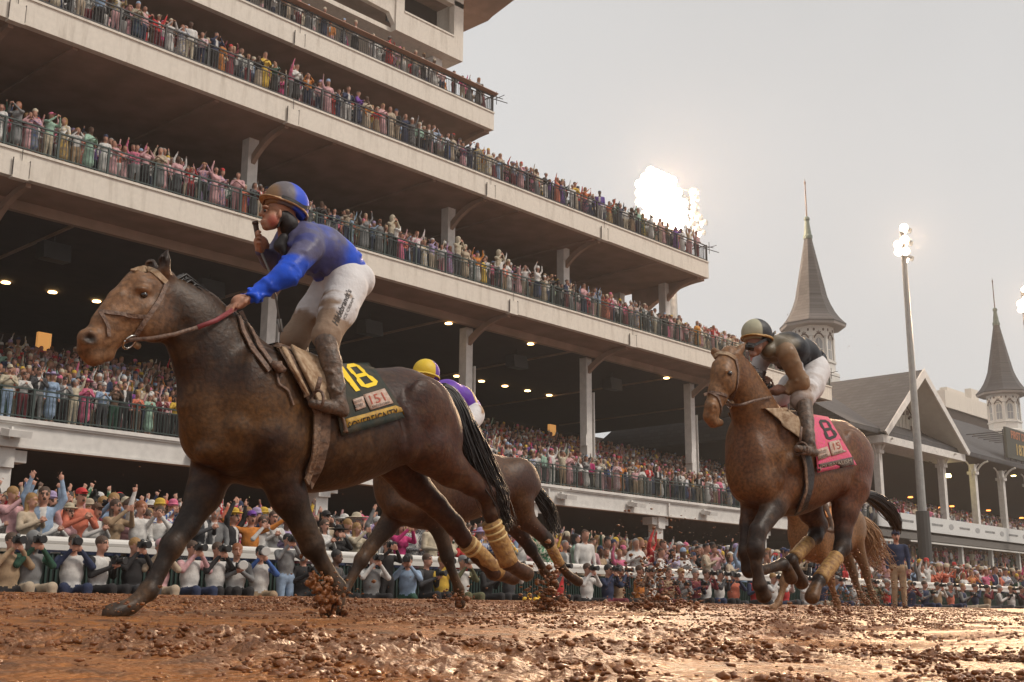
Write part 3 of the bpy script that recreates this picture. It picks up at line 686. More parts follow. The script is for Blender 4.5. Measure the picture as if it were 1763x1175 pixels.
# ================================================================== SCULPTING WITH A DISTANCE FIELD
class Clay:
    """tapered bars, ellipsoids and lofts melted together into one continuous surface"""
    def __init__(s): s.p = []
    def bar(s, a, b, ra, rb, k=.02, mi=0, flat=1.0, lat=(0, 1, 0), cut=False):
        s.p.append(('bar', np.array(a, float), np.array(b, float), ra, rb, k, mi, flat, np.array(lat, float), cut)); return s
    def chain(s, pts, rs, k=.02, mi=0, flat=1.0, lat=(0, 1, 0)):
        for i in range(len(pts) - 1):
            f = flat[i] if isinstance(flat, (list, tuple)) else flat
            s.bar(pts[i], pts[i + 1], rs[i], rs[i + 1], k, mi, f, lat)
        return s
    def ell(s, c, r, k=.02, mi=0, rot=None, cut=False):
        """ellipsoid; rot = 3x3 with its axes as rows"""
        s.p.append(('ell', np.array(c, float), np.array(r, float), np.eye(3) if rot is None else np.array(rot, float), k, mi, cut)); return s
    def trunk(s, xs, zc, hh, hw, yc, k=.03, mi=0, endr=.15, egg=0.0):
        s.p.append(('trunk', np.array(xs), np.array(zc), np.array(hh), np.array(hw), np.array(yc), k, mi, endr, egg)); return s
    def bounds(s, pr):
        if pr[0] == 'bar':
            r = max(pr[3], pr[4]) * max(1, pr[7]); return np.minimum(pr[1], pr[2]) - r, np.maximum(pr[1], pr[2]) + r
        if pr[0] == 'ell':
            e = np.sqrt(((pr[3] * pr[2][:, None]) ** 2).sum(0)); return pr[1] - e, pr[1] + e
        x = pr[1]; return (np.array([x.min() - pr[8], (pr[5] - pr[4]).min(), (pr[2] - pr[3]).min()]), np.array([x.max() + pr[8], (pr[5] + pr[4]).max(), (pr[2] + pr[3]).max()]))
    def mesh(s, vox, shift=(0, 0, 0), want_id=True):
        lo = np.min([s.bounds(p)[0] for p in s.p if not p[-1] is True], 0) - 4 * vox
        hi = np.max([s.bounds(p)[1] for p in s.p if not p[-1] is True], 0) + 4 * vox
        n = np.ceil((hi - lo) / vox).astype(int) + 1
        D = np.full(n, .5, np.float32); ID = np.zeros(n, np.uint8); BD = np.full(n, 9., np.float32)
        for pr in s.p:
            a, b = s.bounds(pr); k = pr[5] if pr[0] == 'bar' else pr[4] if pr[0] == 'ell' else pr[6]
            pad = k + 3 * vox
            i0 = np.maximum(((a - pad - lo) / vox).astype(int), 0); i1 = np.minimum(((b + pad - lo) / vox).astype(int) + 2, n)
            if np.any(i1 <= i0): continue
            X = (lo[0] + vox * np.arange(i0[0], i1[0]))[:, None, None]; Y = (lo[1] + vox * np.arange(i0[1], i1[1]))[None, :, None]; Z = (lo[2] + vox * np.arange(i0[2], i1[2]))[None, None, :]
            cut = False
            if pr[0] == 'bar':
                _, p, q, ra, rb, k, mi, flat, lat, cut = pr
                u = q - p; L2 = max(u @ u, 1e-12)
                dx, dy, dz = X - p[0], Y - p[1], Z - p[2]
                t = np.clip((dx * u[0] + dy * u[1] + dz * u[2]) / L2, 0, 1)
                dx = dx - t * u[0]; dy = dy - t * u[1]; dz = dz - t * u[2]; r = ra + (rb - ra) * t
                if flat == 1.0: d = np.sqrt(dx * dx + dy * dy + dz * dz) - r
                else:
                    la = dx * lat[0] + dy * lat[1] + dz * lat[2]; o2 = dx * dx + dy * dy + dz * dz - la * la
                    d = (np.sqrt(np.maximum(o2, 0) / r ** 2 + (la / (r * flat)) ** 2) - 1) * r * min(1, flat)
            elif pr[0] == 'ell':
                _, c, rr, ro, k, mi, cut = pr
                dx, dy, dz = X - c[0], Y - c[1], Z - c[2]
                ee = [(dx * ro[j, 0] + dy * ro[j, 1] + dz * ro[j, 2]) for j in range(3)]
                k0 = np.sqrt(sum((ee[j] / rr[j]) ** 2 for j in range(3))); k1 = np.sqrt(sum((ee[j] / rr[j] ** 2) ** 2 for j in range(3))) + 1e-9
                d = k0 * (k0 - 1) / k1
            else:
                _, xs_, zc, hh, hw, yc, k, mi, er, egg = pr
                xx = X[:, 0, 0]; zz = np.interp(xx, xs_, zc)[:, None, None]; h = np.interp(xx, xs_, hh)[:, None, None]; w = np.interp(xx, xs_, hw)[:, None, None]; yy = np.interp(xx, xs_, yc)[:, None, None]
                ox = (np.maximum(xs_[0] - xx, 0) + np.maximum(xx - xs_[-1], 0))[:, None, None]
                v = (Z - zz) / h; ww = w * (1 - egg * v)
                d = (np.sqrt(v ** 2 + ((Y - yy) / ww) ** 2 + (ox / er) ** 2) - 1) * np.minimum(h, w)
            sl = (slice(i0[0], i1[0]), slice(i0[1], i1[1]), slice(i0[2], i1[2]))
            d = np.broadcast_to(d, tuple(i1 - i0)).astype(np.float32); c = D[sl]
            if cut:
                e = -d; hh_ = np.clip(.5 + .5 * (e - c) / k, 0, 1); D[sl] = c * (1 - hh_) + e * hh_ + k * hh_ * (1 - hh_)
            else:
                hh_ = np.clip(.5 + .5 * (c - d) / k, 0, 1); D[sl] = c * (1 - hh_) + d * hh_ - k * hh_ * (1 - hh_)
            if want_id and not (cut and mi == 255):
                dd = np.abs(d) if cut else d
                m_ = dd < BD[sl]; BD[sl][m_] = dd[m_]; ID[sl][m_] = mi
        g = openvdb.FloatGrid(3.0 * vox)
        g.copyFromArray(np.clip(D, -3 * vox, 3 * vox))
        pts, quads = g.convertToQuads(isovalue=0.0)
        pts = np.asarray(pts, float); quads = np.asarray(quads)[:, ::-1]
        ii = np.clip(np.rint(pts).astype(int), 0, n - 1)
        vid = ID[ii[:, 0], ii[:, 1], ii[:, 2]]
        return lo + pts * vox + np.array(shift), quads, vid
def sculpt(name, clay, vox, mats, parent=None, smooth=1, origin=None, colfn=None, shade=True):
    P, Q, vid = clay.mesh(vox)
    for _ in range(smooth):                       # light smoothing of the lattice
        acc = np.zeros_like(P); cnt = np.zeros(len(P))
        for a, b in ((0, 1), (1, 2), (2, 3), (3, 0)):
            np.add.at(acc, Q[:, a], P[Q[:, b]]); np.add.at(cnt, Q[:, a], 1); np.add.at(acc, Q[:, b], P[Q[:, a]]); np.add.at(cnt, Q[:, b], 1)
        P = P * .45 + acc / np.maximum(cnt, 1)[:, None] * .55
    O = np.array(origin if origin is not None else (0, 0, 0), float)
    me = bpy.data.meshes.new(name); mesh_np(me, P - O, Q)
    fm = np.max(vid[Q], 1) if isinstance(mats, (list, tuple)) and len(mats) > 1 else None
    o = link_mesh(name, me, mats, None); o.location = O
    if fm is not None and len(me.polygons) == len(fm): me.polygons.foreach_set('material_index', np.minimum(fm, len(mats) - 1).astype('i'))
    if colfn is not None:
        c = colfn(P, vid); ca = me.color_attributes.new('Col', 'FLOAT_COLOR', 'POINT')
        ca.data.foreach_set('color', np.concatenate([c, np.ones((len(c), 1))], 1).astype('f').ravel())
    if parent is not None:
        o.parent = parent; o.matrix_parent_inverse = Matrix.Translation(parent.location).inverted()
    return o
# ================================================================== SPECTATORS
SKIN = mat('skin', (.42, .215, .15), .55); SKIN_D = mat('dark_skin', (.11, .055, .035), .5)
CLOTH = {}
PALETTE = {'white': (.62, .6, .57), 'cream': (.52, .45, .33), 'pale pink': (.58, .33, .34), 'pink': (.6, .14, .24), 'magenta': (.5, .03, .16), 'red': (.5, .03, .03), 'coral': (.6, .17, .1),
           'navy': (.02, .03, .075), 'black': (.017, .015, .016), 'grey': (.19, .19, .19), 'charcoal': (.055, .055, .06), 'pale blue': (.28, .38, .52), 'blue': (.05, .12, .36),
           'olive': (.12, .12, .06), 'dark green': (.02, .075, .045), 'yellow': (.62, .4, .05), 'lavender': (.38, .3, .48), 'tan': (.36, .25, .15), 'brown': (.11, .06, .035), 'burgundy': (.16, .02, .03),
           'mint': (.3, .46, .36), 'orange': (.58, .2, .03), 'purple': (.15, .05, .3), 'beige': (.45, .36, .26)}
for k_, c_ in PALETTE.items(): CLOTH[k_] = mat(k_.replace(' ', '_') + '_cloth', c_, .85, bump=.5, scale=11, var=.3)
PATT = {'blue striped': ((.6, .6, .58), (.06, .12, .35), 'w'), 'pink floral': ((.62, .5, .48), (.55, .06, .16), 'v'), 'green floral': ((.5, .52, .4), (.06, .2, .1), 'v'), 'red and white': ((.62, .6, .57), (.5, .03, .04), 'v'), 'checked grey': ((.4, .4, .38), (.12, .12, .14), 'c'), 'yellow floral': ((.6, .55, .4), (.65, .35, .03), 'v'), 'black and white': ((.6, .58, .56), (.02, .02, .02), 'w')}
for k_, (a_, b_, t_) in PATT.items():
    m_ = mat(k_.replace(' ', '_') + '_cloth', a_, .85); n_ = m_.node_tree; tc_ = n_.nodes.new('ShaderNodeTexCoord'); mx_ = n_.nodes.new('ShaderNodeMix'); mx_.data_type = 'RGBA'
    mx_.inputs[6].default_value = (*a_, 1); mx_.inputs[7].default_value = (*b_, 1); rr_ = n_.nodes.new('ShaderNodeMapRange')
    if t_ == 'w': t2 = n_.nodes.new('ShaderNodeTexWave'); t2.inputs['Scale'].default_value = 7; t2.inputs['Distortion'].default_value = 1.5; rr_.inputs[1].default_value = .45; rr_.inputs[2].default_value = .55
    elif t_ == 'c': t2 = n_.nodes.new('ShaderNodeTexChecker'); t2.inputs['Scale'].default_value = 28
    else: t2 = n_.nodes.new('ShaderNodeTexNoise'); t2.inputs['Scale'].default_value = 16; rr_.inputs[1].default_value = .5; rr_.inputs[2].default_value = .54
    n_.links.new(tc_.outputs['Object'], t2.inputs['Vector']); n_.links.new(t2.outputs['Fac' if t_ != 'c' else 'Fac'], rr_.inputs[0]); n_.links.new(rr_.outputs[0], mx_.inputs[0]); n_.links.new(mx_.outputs[2], n_.nodes['Principled BSDF'].inputs['Base Color'])
    CLOTH[k_] = m_
HAIRS = {'black': (.012, .01, .01), 'brown': (.06, .032, .018), 'blonde': (.27, .15, .05), 'grey': (.22, .21, .2), 'red': (.22, .07, .02)}
HAIR = {k_: mat(k_ + '_hair', c_, .6, bump=.5, scale=60) for k_, c_ in HAIRS.items()}
BLACKP = mat('black_camera_plastic', (.012, .012, .013), .4); LENSW = mat('white_lens_barrel', (.5, .5, .48), .4); PHONE = mat('phone_screen', (.08, .09, .11), .2)
# material slots: 0 skin, 1 top, 2 bottom, 3 hair, 4 hat, 5 shoes
ARMS = {  # left and right elbow and wrist relative to the shoulder centre (x = right of the body, y = forward, z = up)
    'arms down': (((-.25, .0, -.27), (-.24, .09, -.5)), ((.25, .0, -.27), (.24, .09, -.5))),
    'both arms up': (((-.3, .06, .18), (-.24, .12, .45)), ((.3, .06, .2), (.22, .14, .47))),
    'one arm up': (((-.25, .0, -.27), (-.15, .22, -.36)), ((.26, .08, .2), (.23, .14, .47))),
    'left arm up': (((-.27, .08, .16), (-.33, .12, .43)), ((.25, .0, -.27), (.12, .24, -.3))),
    'phone held up': (((-.24, .2, -.08), (-.07, .36, .14)), ((.24, .2, -.08), (.07, .36, .14))),
    'hands clasped': (((-.26, .08, -.24), (-.05, .27, -.12)), ((.26, .08, -.24), (.05, .27, -.12))),
    'leaning on rail': (((-.26, .16, -.2), (-.18, .38, -.27)), ((.26, .16, -.2), (.18, .38, -.27))),
    'hands at face': (((-.27, .16, -.12), (-.09, .2, .1)), ((.27, .16, -.12), (.09, .2, .1))),
    'arms spread': (((-.42, .1, .06), (-.62, .2, .22)), ((.4, .1, .02), (.63, .2, .16))),
}
def body_clay(pose='arms down', hat=None, female=False, dress=False, longhair=False, sit=False, kneel=False, lean=.0, fingers=True):
    c = Clay(); zs = 0.0
    hip = .92 if not (sit or kneel) else (.42 if sit else .5)
    sh = hip + .5; nk = sh + .07; hd = sh + .228
    fy = lean
    S = np.array([0, fy, sh])
    w = .17 if female else .2
    # legs
    if sit:
        for s in (-1, 1):
            c.chain([(s * .1, 0, hip), (s * .17, .42, hip + .06), (s * .15, .46, .06)], [.09, .075, .05], mi=2); c.bar((s * .15, .44, .04), (s * .17, .62, .03), .045, .04, mi=5)
    elif kneel:
        c.chain([(-.1, 0, hip), (-.18, .38, hip + .02), (-.17, .36, .08)], [.095, .075, .05], mi=2); c.bar((-.17, .34, .05), (-.18, .52, .04), .045, .04, mi=5)
        c.chain([(.1, 0, hip), (.15, .22, .1), (.13, -.2, .07)], [.095, .075, .05], mi=2); c.bar((.13, -.2, .06), (.13, -.28, .12), .045, .04, mi=5)
    elif dress:
        c.chain([(0, 0, hip + .02), (0, 0, .62), (0, 0, .42)], [.15, .19, .21], flat=1.0, mi=2, k=.03)
        for s in (-1, 1): c.chain([(s * .08, 0, .45), (s * .08, 0, .1)], [.055, .038], mi=0); c.bar((s * .08, -.02, .05), (s * .09, .13, .03), .04, .03, mi=5)
    else:
        for s in (-1, 1): c.chain([(s * .09, 0, hip), (s * .1, .02, .5), (s * .11, -.01, .09)], [.1, .072, .055], mi=2); c.bar((s * .11, -.03, .05), (s * .13, .14, .035), .045, .038, mi=5)
    c.bar((-.04, 0, hip), (.04, 0, hip), .13, .13, flat=.85, k=.05, mi=2)
    c.chain([(0, 0, hip + .1), (0, fy * .6, hip + .26), (0, fy, sh - .08)], [.108, .105 if female else .122, .125], flat=1.35, lat=(1, 0, 0), k=.04, mi=1)
    c.bar((-w + .03, fy, sh - .01), (w - .03, fy, sh - .01), .062, .062, k=.05, mi=1)
    if female: c.ell((-.07, fy + .12, sh - .14), (.07, .06, .07), k=.04, mi=1); c.ell((.07, fy + .12, sh - .14), (.07, .06, .07), k=.04, mi=1)
    # arms with hands
    (le, lw), (re, rw) = ARMS[pose]
    for s, e, wr in ((-1, le, lw), (1, re, rw)):
        a = S + np.array([s * w, 0, -.015]); e = S + np.array(e); wr = S + np.array(wr)
        c.bar(a, e, .066, .052, k=.02, mi=6); c.bar(e, wr, .05, .034, k=.015, mi=6)
        d = (wr - e) / np.linalg.norm(wr - e); c.ell(wr + d * .055, (.038, .03, .052) if abs(d[2]) > .6 else (.038, .052, .03), k=.015, mi=0)
        if fingers:
            pr = np.cross(d, [0, 1, 0] if abs(d[1]) < .8 else [0, 0, 1]); pr /= np.linalg.norm(pr)
            for j, ln in enumerate((.075, .088, .082, .064)):
                b0 = wr + d * .09 + pr * (j - 1.5) * .021; c.bar(b0, b0 + d * ln * .8 + pr * (j - 1.5) * .006, .0105, .009, k=.006, mi=0)
            c.bar(wr + d * .04 - pr * .03, wr + d * .09 - pr * .065, .013, .011, k=.008, mi=0)
    # neck and head with a face
    H = np.array([0, fy + .035, hd])
    c.bar((0, fy, sh), H + (0, -.02, -.05), .058, .052, k=.02, mi=0)
    c.ell(H + (0, -.005, .03), (.084, .102, .104), k=.02, mi=0); c.ell(H + (0, .03, -.055), (.062, .068, .064), k=.03, mi=0)
    c.bar(H + (0, .09, .01), H + (0, .112, -.03), .011, .017, k=.012, mi=0)
    for s in (-1, 1):
        c.ell(H + (s * .032, .093, .018), (.019, .014, .013), k=.008, mi=255, cut=True); c.ell(H + (s * .08, -.005, -.005), (.012, .024, .03), k=.006, mi=0)
    c.ell(H + (0, .092, -.068), (.024, .012, .008), k=.006, mi=255, cut=True)
    # hair
    c.ell(H + (0, -.018, .058), (.093, .105, .093), k=.006, mi=3)
    if fingers:
        for s in (-1, 1): c.bar(H + (s * .02, .095, .034), H + (s * .048, .084, .032), .007, .006, k=.004, mi=3); c.ell(H + (s * .033, .09, .016), (.012, .01, .007), k=.004, mi=3)
        c.ell(H + (0, .093, -.07), (.02, .012, .007), k=.004, mi=3)
    if longhair:
        c.ell(H + (0, -.06, -.03), (.088, .06, .13), k=.02, mi=3); c.bar(H + (-.06, -.04, -.08), H + (-.08, -.03, -.2), .04, .03, mi=3); c.bar(H + (.06, -.04, -.08), H + (.08, -.03, -.2), .04, .03, mi=3)
    c.p += []
    if hat == 'wide-brimmed hat':
        c.ell(H + (0, -.01, .085), (.25, .26, .016), k=.01, mi=4); c.ell(H + (0, -.015, .13), (.09, .1, .07), k=.02, mi=4)
    elif hat == 'brimmed hat':
        c.ell(H + (0, 0, .088), (.155, .17, .012), k=.01, mi=4); c.ell(H + (0, -.01, .13), (.088, .1, .068), k=.012, mi=4)
    elif hat == 'cap':
        c.ell(H + (0, -.012, .072), (.091, .108, .082), k=.01, mi=4); c.ell(H + (0, .13, .065), (.065, .075, .012), k=.01, mi=4)
    elif hat == 'fascinator':
        for a in np.linspace(0, 5.5, 6): c.bar(H + (.03, 0, .12), H + (.05 + .1 * math.cos(a), .1 * math.sin(a), .17 + .06 * math.sin(a * 2)), .03, .035, mi=4)
    elif hat == 'hood':
        c.ell(H + (0, -.03, .03), (.11, .125, .15), k=.03, mi=4); c.ell(H + (0, -.03, -.1), (.1, .1, .08), k=.04, mi=4)
        c.ell(H + (0, .12, -.01), (.065, .06, .08), k=.01, mi=255, cut=True)
    return c
VARIANTS = {}
def variant(**kw):
    key = tuple(sorted(kw.items()))
    if key not in VARIANTS:
        vox = kw.pop('vox', .022); c = body_clay(**kw)
        P, Q, vid = c.mesh(vox); VARIANTS[key] = (P, Q, vid)
    return VARIANTS[key]
def person_mesh(**kw):
    key = ('m',) + tuple(sorted(kw.items()))
    if key not in VARIANTS:
        P, Q, vid = variant(**kw)
        me = bpy.data.meshes.new('person'); mesh_np(me, P, Q)
        me.polygons.foreach_set('material_index', np.max(vid[Q], 1).astype('i'))
        mid = P[Q].mean(1); sh_ = (.42 if kw.get('sit') else .5 if kw.get('kneel') else .92) + .5
        mi_ = np.max(vid[Q], 1); mi_[(mi_ == 1) & (np.abs(mid[:, 0]) < .045 * np.clip((mid[:, 2] - sh_ + .45) / .45, 0, 1) + .004) & (mid[:, 1] > .03)] = 7
        me.polygons.foreach_set('material_index', mi_.astype('i'))
        for i in range(8): me.materials.append(SKIN)
        VARIANTS[key] = me
    return VARIANTS[key]
def place_person(x, y, z, ang, scale, mesh, mats, label, group, name='person'):
    o = bpy.data.objects.new(name, mesh); COL.objects.link(o)
    o.location = (x, y, z); o.rotation_euler = (0, 0, ang); o.scale = (scale,) * 3
    if len(mats) == 7: mats = list(mats) + [mats[1]]
    for i, mm in enumerate(mats): o.material_slots[i].link = 'OBJECT'; o.material_slots[i].material = mm
    return tag(o, label, 'person', group)
# ---- white outer rail with its green slatted fence
YR = 18.0
rail = empty('track_rail', (20, YR, 0), 'long white outer rail with dark green slatted fence below', 'rail')
b = MB(); b.tube([(-10, YR, 1.31), (160, YR, 1.31)], .075, 12); b.box((-10, YR - .07, 1.17), (160, YR + .1, 1.26)); b.build('top_rail', mat('white_rail_plastic', (.62, .6, .56), .35), rail)
for x in np.arange(-9, 100, 3.0): b = MB(); b.box((x - .06, YR + .05, 0), (x + .06, YR + .15, 1.15)); b.build('rail_post', WHT, rail)
b = MB(); b.box((-10, YR + .02, .0), (160, YR + .04, 1.12)); b.build('fence_sheet', mat('black_green_sheet', (.008, .014, .012), .7), rail)
b = MB()
for x in np.arange(6, 60, .085):
    b.box((x, YR - .01, .05), (x + .03, YR + .012, 1.12))
b.build('fence_slat', mat('green_slat', (.02, .05, .04), .6), rail)
b = MB(); b.prism([(YR + .2, -.5), (34, -.5), (34, .29 + .085 * (34 - YR)), (YR + .2, .32)], 'x', -12, 170)
ap = b.build('pavement', STEP); tag(ap, kind='structure', label='paved apron rising away from the rail')

TOPS = ['white'] * 14 + ['pale pink'] * 5 + ['grey'] * 3 + ['black'] * 3 + ['navy'] * 2 + ['beige'] * 3 + ['cream', 'cream', 'pale pink', 'pale pink', 'pale pink', 'pink', 'pink', 'magenta', 'red', 'red', 'coral', 'coral', 'coral', 'navy', 'navy', 'black', 'black', 'black', 'grey', 'grey', 'charcoal', 'pale blue', 'pale blue', 'dark green', 'yellow', 'lavender', 'tan', 'burgundy', 'mint', 'orange', 'purple', 'beige', 'beige', 'brown']
BOTS = ['white', 'cream', 'navy', 'black', 'grey', 'charcoal', 'tan', 'beige', 'pale pink', 'navy', 'black', 'burgundy']
HATC = ['white', 'cream', 'tan', 'pink', 'black', 'red', 'beige', 'lavender', 'pale blue', 'navy', 'cream', 'white', 'yellow']
POSES = ['arms down', 'both arms up', 'one arm up', 'left arm up', 'phone held up', 'phone held up', 'hands clasped', 'leaning on rail', 'hands at face', 'hands clasped']
spots = []       # x, y, z, zone
def fill(x0, x1, y0, rows, dep, z0, slope, sp, zone, jit=.2, keep=.95):
    for r_ in range(rows):
        y = y0 + r_ * dep; x = x0 + rng.random() * sp
        while x < x1:
            if rng.random() < keep: spots.append((x + rng.uniform(-jit, jit), y + rng.uniform(-jit, jit), z0(r_) if callable(z0) else z0 + slope * r_ * dep, zone))
            x += sp * rng.uniform(.8, 1.25)
fill(8, 95, YR + .65, 24, .62, lambda r_: .3 + .085 * (.45 + r_ * .62), 0, .5, 'rail')
tz = lambda z, n, d, rise: (lambda r_: z if r_ < 3 else z + rise * (r_ - 2))
fill(13, E1 - .5, YF + .5, 2, .62, Z1, 0, .43, 'first')
for r_ in range(1, 16): fill(13, E1 - .5, YF + 1.65 + (r_ - 1) * .82, 1, .8, Z1 + .26 * r_, 0, .52, 'first')
fill(13, E2 - .4, YF + .5, 2, .6, Z2, 0, .43, 'second')
for r_ in range(1, 7): fill(13, E2 - .4, YF + 1.6 + (r_ - 1) * .85, 1, .8, Z2 + .3 * r_, 0, .52, 'second', keep=.9)
fill(13, E3 - .4, YF + .5, 2, .6, Z3, 0, .42, 'third')
for r_ in range(1, 6): fill(13, E3 - .4, YF + 1.6 + (r_ - 1) * .85, 1, .8, Z3 + .3 * r_, 0, .52, 'third')
fill(20, E4 - .4, Y4 + .5, 2, .7, Z4, 0, .62, 'top', keep=.85)
for r_ in range(14): fill(75, 150, YF + .35 + r_ * 1.0, 1, .8, 6.45 + .24 * r_, 0, .5, 'old')
fill(80, 150, YF + 1.0, 2, .7, 3.7, 0, .6, 'old')
vis = []
for s_ in spots:
    px, py, d = proj((s_[0], s_[1], s_[2] + 1.3))
    if -40 < px < 1800 and py > -60: vis.append((d, s_))
vis.sort(key=lambda t: t[0])
seen = set(); NI = 236
ZN = {'rail': 'behind the white rail', 'first': 'on the first balcony', 'second': 'on the second balcony', 'third': 'on the third balcony', 'top': 'on the top balcony', 'old': 'in the old stand'}
def attrs(force=None):
    for tries in range(400):
        fem = rng.random() < .5; hat = rng.choice(['wide-brimmed hat', 'brimmed hat', 'cap', 'fascinator', 'none', 'none', 'none', 'brimmed hat'], p=[.12, .16, .12, .08, .14, .14, .12, .12])
        if hat == 'fascinator' and not fem: hat = 'none'
        if hat == 'cap' and fem: hat = 'none'
        a = dict(fem=bool(fem), hat=str(hat), hatc=str(rng.choice(HATC)), top=str(rng.choice(TOPS)), pose=str(rng.choice(POSES)), hair=str(rng.choice(['black', 'brown', 'brown', 'blonde', 'grey', 'red'], p=[.25, .25, .2, .17, .1, .03])), dark=bool(rng.random() < .15))
        a['bot'] = a['top'] if fem and rng.random() < .5 else str(rng.choice(BOTS)); a['long'] = fem and rng.random() < .75
        a['dress'] = fem and a['bot'] == a['top']
        if rng.random() < .3:
            a['top'] = str(rng.choice(list(PATT) if fem else ['blue striped', 'checked grey', 'red and white']))
            if a['dress']: a['bot'] = a['top']
        if force: a.update(force)
        key = (a['hat'], a['hatc'] if a['hat'] != 'none' else a['hair'], a['top'], a['pose'], a['fem'])
        if key not in seen: seen.add(key); return a
    return a
PPH = {'arms down': 'arms down', 'both arms up': 'both arms up', 'one arm up': 'right arm up', 'left arm up': 'left arm up', 'phone held up': 'hands at eyes', 'hands clasped': 'hands clasped',
       'leaning on rail': 'arms forward', 'hands at face': 'hands at chin', 'arms spread': 'arms wide'}
def label_of(a, where):
    h = f"{a['hatc']} {a['hat']}" if a['hat'] != 'none' else (('long ' if a['long'] else 'short ') + a['hair'] + ' hair')
    g = 'woman' if a['fem'] else 'man'
    return f"{g} in {a['top']}, {h}, {PPH[a['pose']]}, {where}"
def put(x, y, z, a, where, group, ang=None, sc=None, vox=.022):
    kw = dict(pose=a['pose'], female=a['fem'], dress=a['dress'], longhair=a['long'], hat=None if a['hat'] == 'none' else a['hat'], vox=vox)
    me = person_mesh(**kw)
    mats = [SKIN_D if a['dark'] else SKIN, CLOTH[a['top']], CLOTH[a['bot']], HAIR[a['hair']], CLOTH[a['hatc']], CLOTH['black'], CLOTH[a['top']], CLOTH['white'] if not a['fem'] and a['top'] in ('navy', 'black', 'grey', 'charcoal', 'burgundy', 'tan', 'brown', 'checked grey', 'pale blue', 'beige', 'olive') else CLOTH[a['top']]]
    return place_person(x, y, z, math.pi + rng.normal(0, .35) if ang is None else ang, sc or rng.uniform(.9, 1.07) * (.95 if a['fem'] else 1.0), me, mats, label_of(a, where), group)
# people one can pick out in the front row at the rail, read off the photograph
FRONT = [(45, 'beige', 'none', None, 'blonde', True, 'hands clasped'), (88, 'white', 'none', None, 'brown', True, 'hands clasped'), (68, 'pale blue', 'none', None, 'brown', False, 'both arms up'), (112, 'pale pink', 'brimmed hat', 'cream', 'brown', True, 'both arms up'),
         (131, 'coral', 'cap', 'red', 'brown', False, 'hands clasped'), (160, 'white', 'cap', 'brown', 'brown', False, 'hands clasped'), (192, 'tan', 'none', None, 'brown', True, 'phone held up'), (236, 'white', 'none', None, 'red', False, 'one arm up'), (272, 'white', 'none', None, 'brown', False, 'phone held up'),
         (344, 'charcoal', 'none', None, 'grey', False, 'hands clasped'), (366, 'grey', 'none', None, 'grey', False, 'arms down'), (398, 'black', 'brimmed hat', 'yellow', 'black', False, 'both arms up'), (430, 'orange', 'cap', 'purple', 'brown', False, 'arms spread'), (449, 'white', 'none', None, 'brown', False, 'hands at face'),
         (468, 'white', 'none', None, 'brown', True, 'hands clasped'), (491, 'lavender', 'none', None, 'black', False, 'hands clasped'), (556, 'white', 'none', None, 'brown', True, 'hands clasped'), (581, 'black', 'wide-brimmed hat', 'black', 'brown', True, 'hands at face'), (612, 'cream', 'none', None, 'blonde', True, 'phone held up'),
         (648, 'grey', 'cap', 'white', 'grey', False, 'both arms up'), (688, 'magenta', 'none', None, 'brown', True, 'phone held up'), (742, 'cream', 'brimmed hat', 'white', 'brown', False, 'left arm up')]
FR_X = []
for (px, top, hat, hc, hair, fem, pose) in FRONT:
    q = at(px, 940, YR + .75); FR_X.append(q[0])
    a = attrs(dict(top=top, hat=hat, hatc=hc or 'white', hair=hair, fem=fem, pose=pose, bot='navy', dress=False, dark=top == 'lavender'))
    a['long'] = fem
    put(q[0], YR + .75, .38, a, 'front row at rail', 'spectators in the front row at the rail', vox=.018)
NI -= len(FRONT)
# first balcony, front row left: people one can pick out
DECK = [(10, 'cream', 'brimmed hat', 'cream', 'brown', False, 'hands clasped', 'pale blue'), (38, 'white', 'none', None, 'brown', True, 'hands clasped', 'burgundy'), (62, 'charcoal', 'none', None, 'brown', False, 'hands clasped', 'grey'), (86, 'pale blue', 'wide-brimmed hat', 'lavender', 'blonde', True, 'arms down', 'pale blue'),
        (108, 'grey', 'none', None, 'black', False, 'hands clasped', 'black'), (126, 'cream', 'none', None, 'grey', False, 'left arm up', 'cream'), (146, 'pink', 'wide-brimmed hat', 'pink', 'brown', True, 'hands clasped', 'pink'), (176, 'pale blue', 'brimmed hat', 'white', 'grey', False, 'hands clasped', 'charcoal'),
        (196, 'brown', 'none', None, 'brown', True, 'hands at face', 'dark green'), (212, 'black', 'none', None, 'brown', False, 'arms down', 'black'), (236, 'coral', 'none', None, 'blonde', True, 'hands clasped', 'brown'), (257, 'mint', 'brimmed hat', 'white', 'brown', True, 'hands clasped', 'mint'), (279, 'burgundy', 'none', None, 'brown', False, 'hands clasped', 'black'), (303, 'yellow', 'none', None, 'black', True, 'hands clasped', 'black')]
DK_X = []
for (px, top, hat, hc, hair, fem, pose, bot) in DECK:
    q = at(px, 700, YF + .5); DK_X.append(q[0])
    a = attrs(dict(top=top, hat=hat, hatc=hc or 'white', hair=hair, fem=fem, pose=pose, bot=bot, dark=False)); a['dress'] = fem and top == bot; a['long'] = fem
    put(q[0], YF + .5, Z1, a, 'first balcony front', 'spectators in the front row of the first balcony', ang=math.pi - .2)
NI -= len(DECK)
rest = []; n = 0
for d, s_ in vis:
    x, y, z, zone = s_
    if zone == 'rail' and y < YR + 1.1 and x < max(FR_X) + .3: continue
    if zone == 'first' and y < YF + .9 and x < max(DK_X) + .4: continue
    if zone == 'rail' and n < NI and d < 60:
        n += 1; put(x, y, z, attrs(), 'behind white rail' if y > YR + 1.1 else 'against white rail', 'spectators packed behind the rail')
    else: rest.append((d, s_))
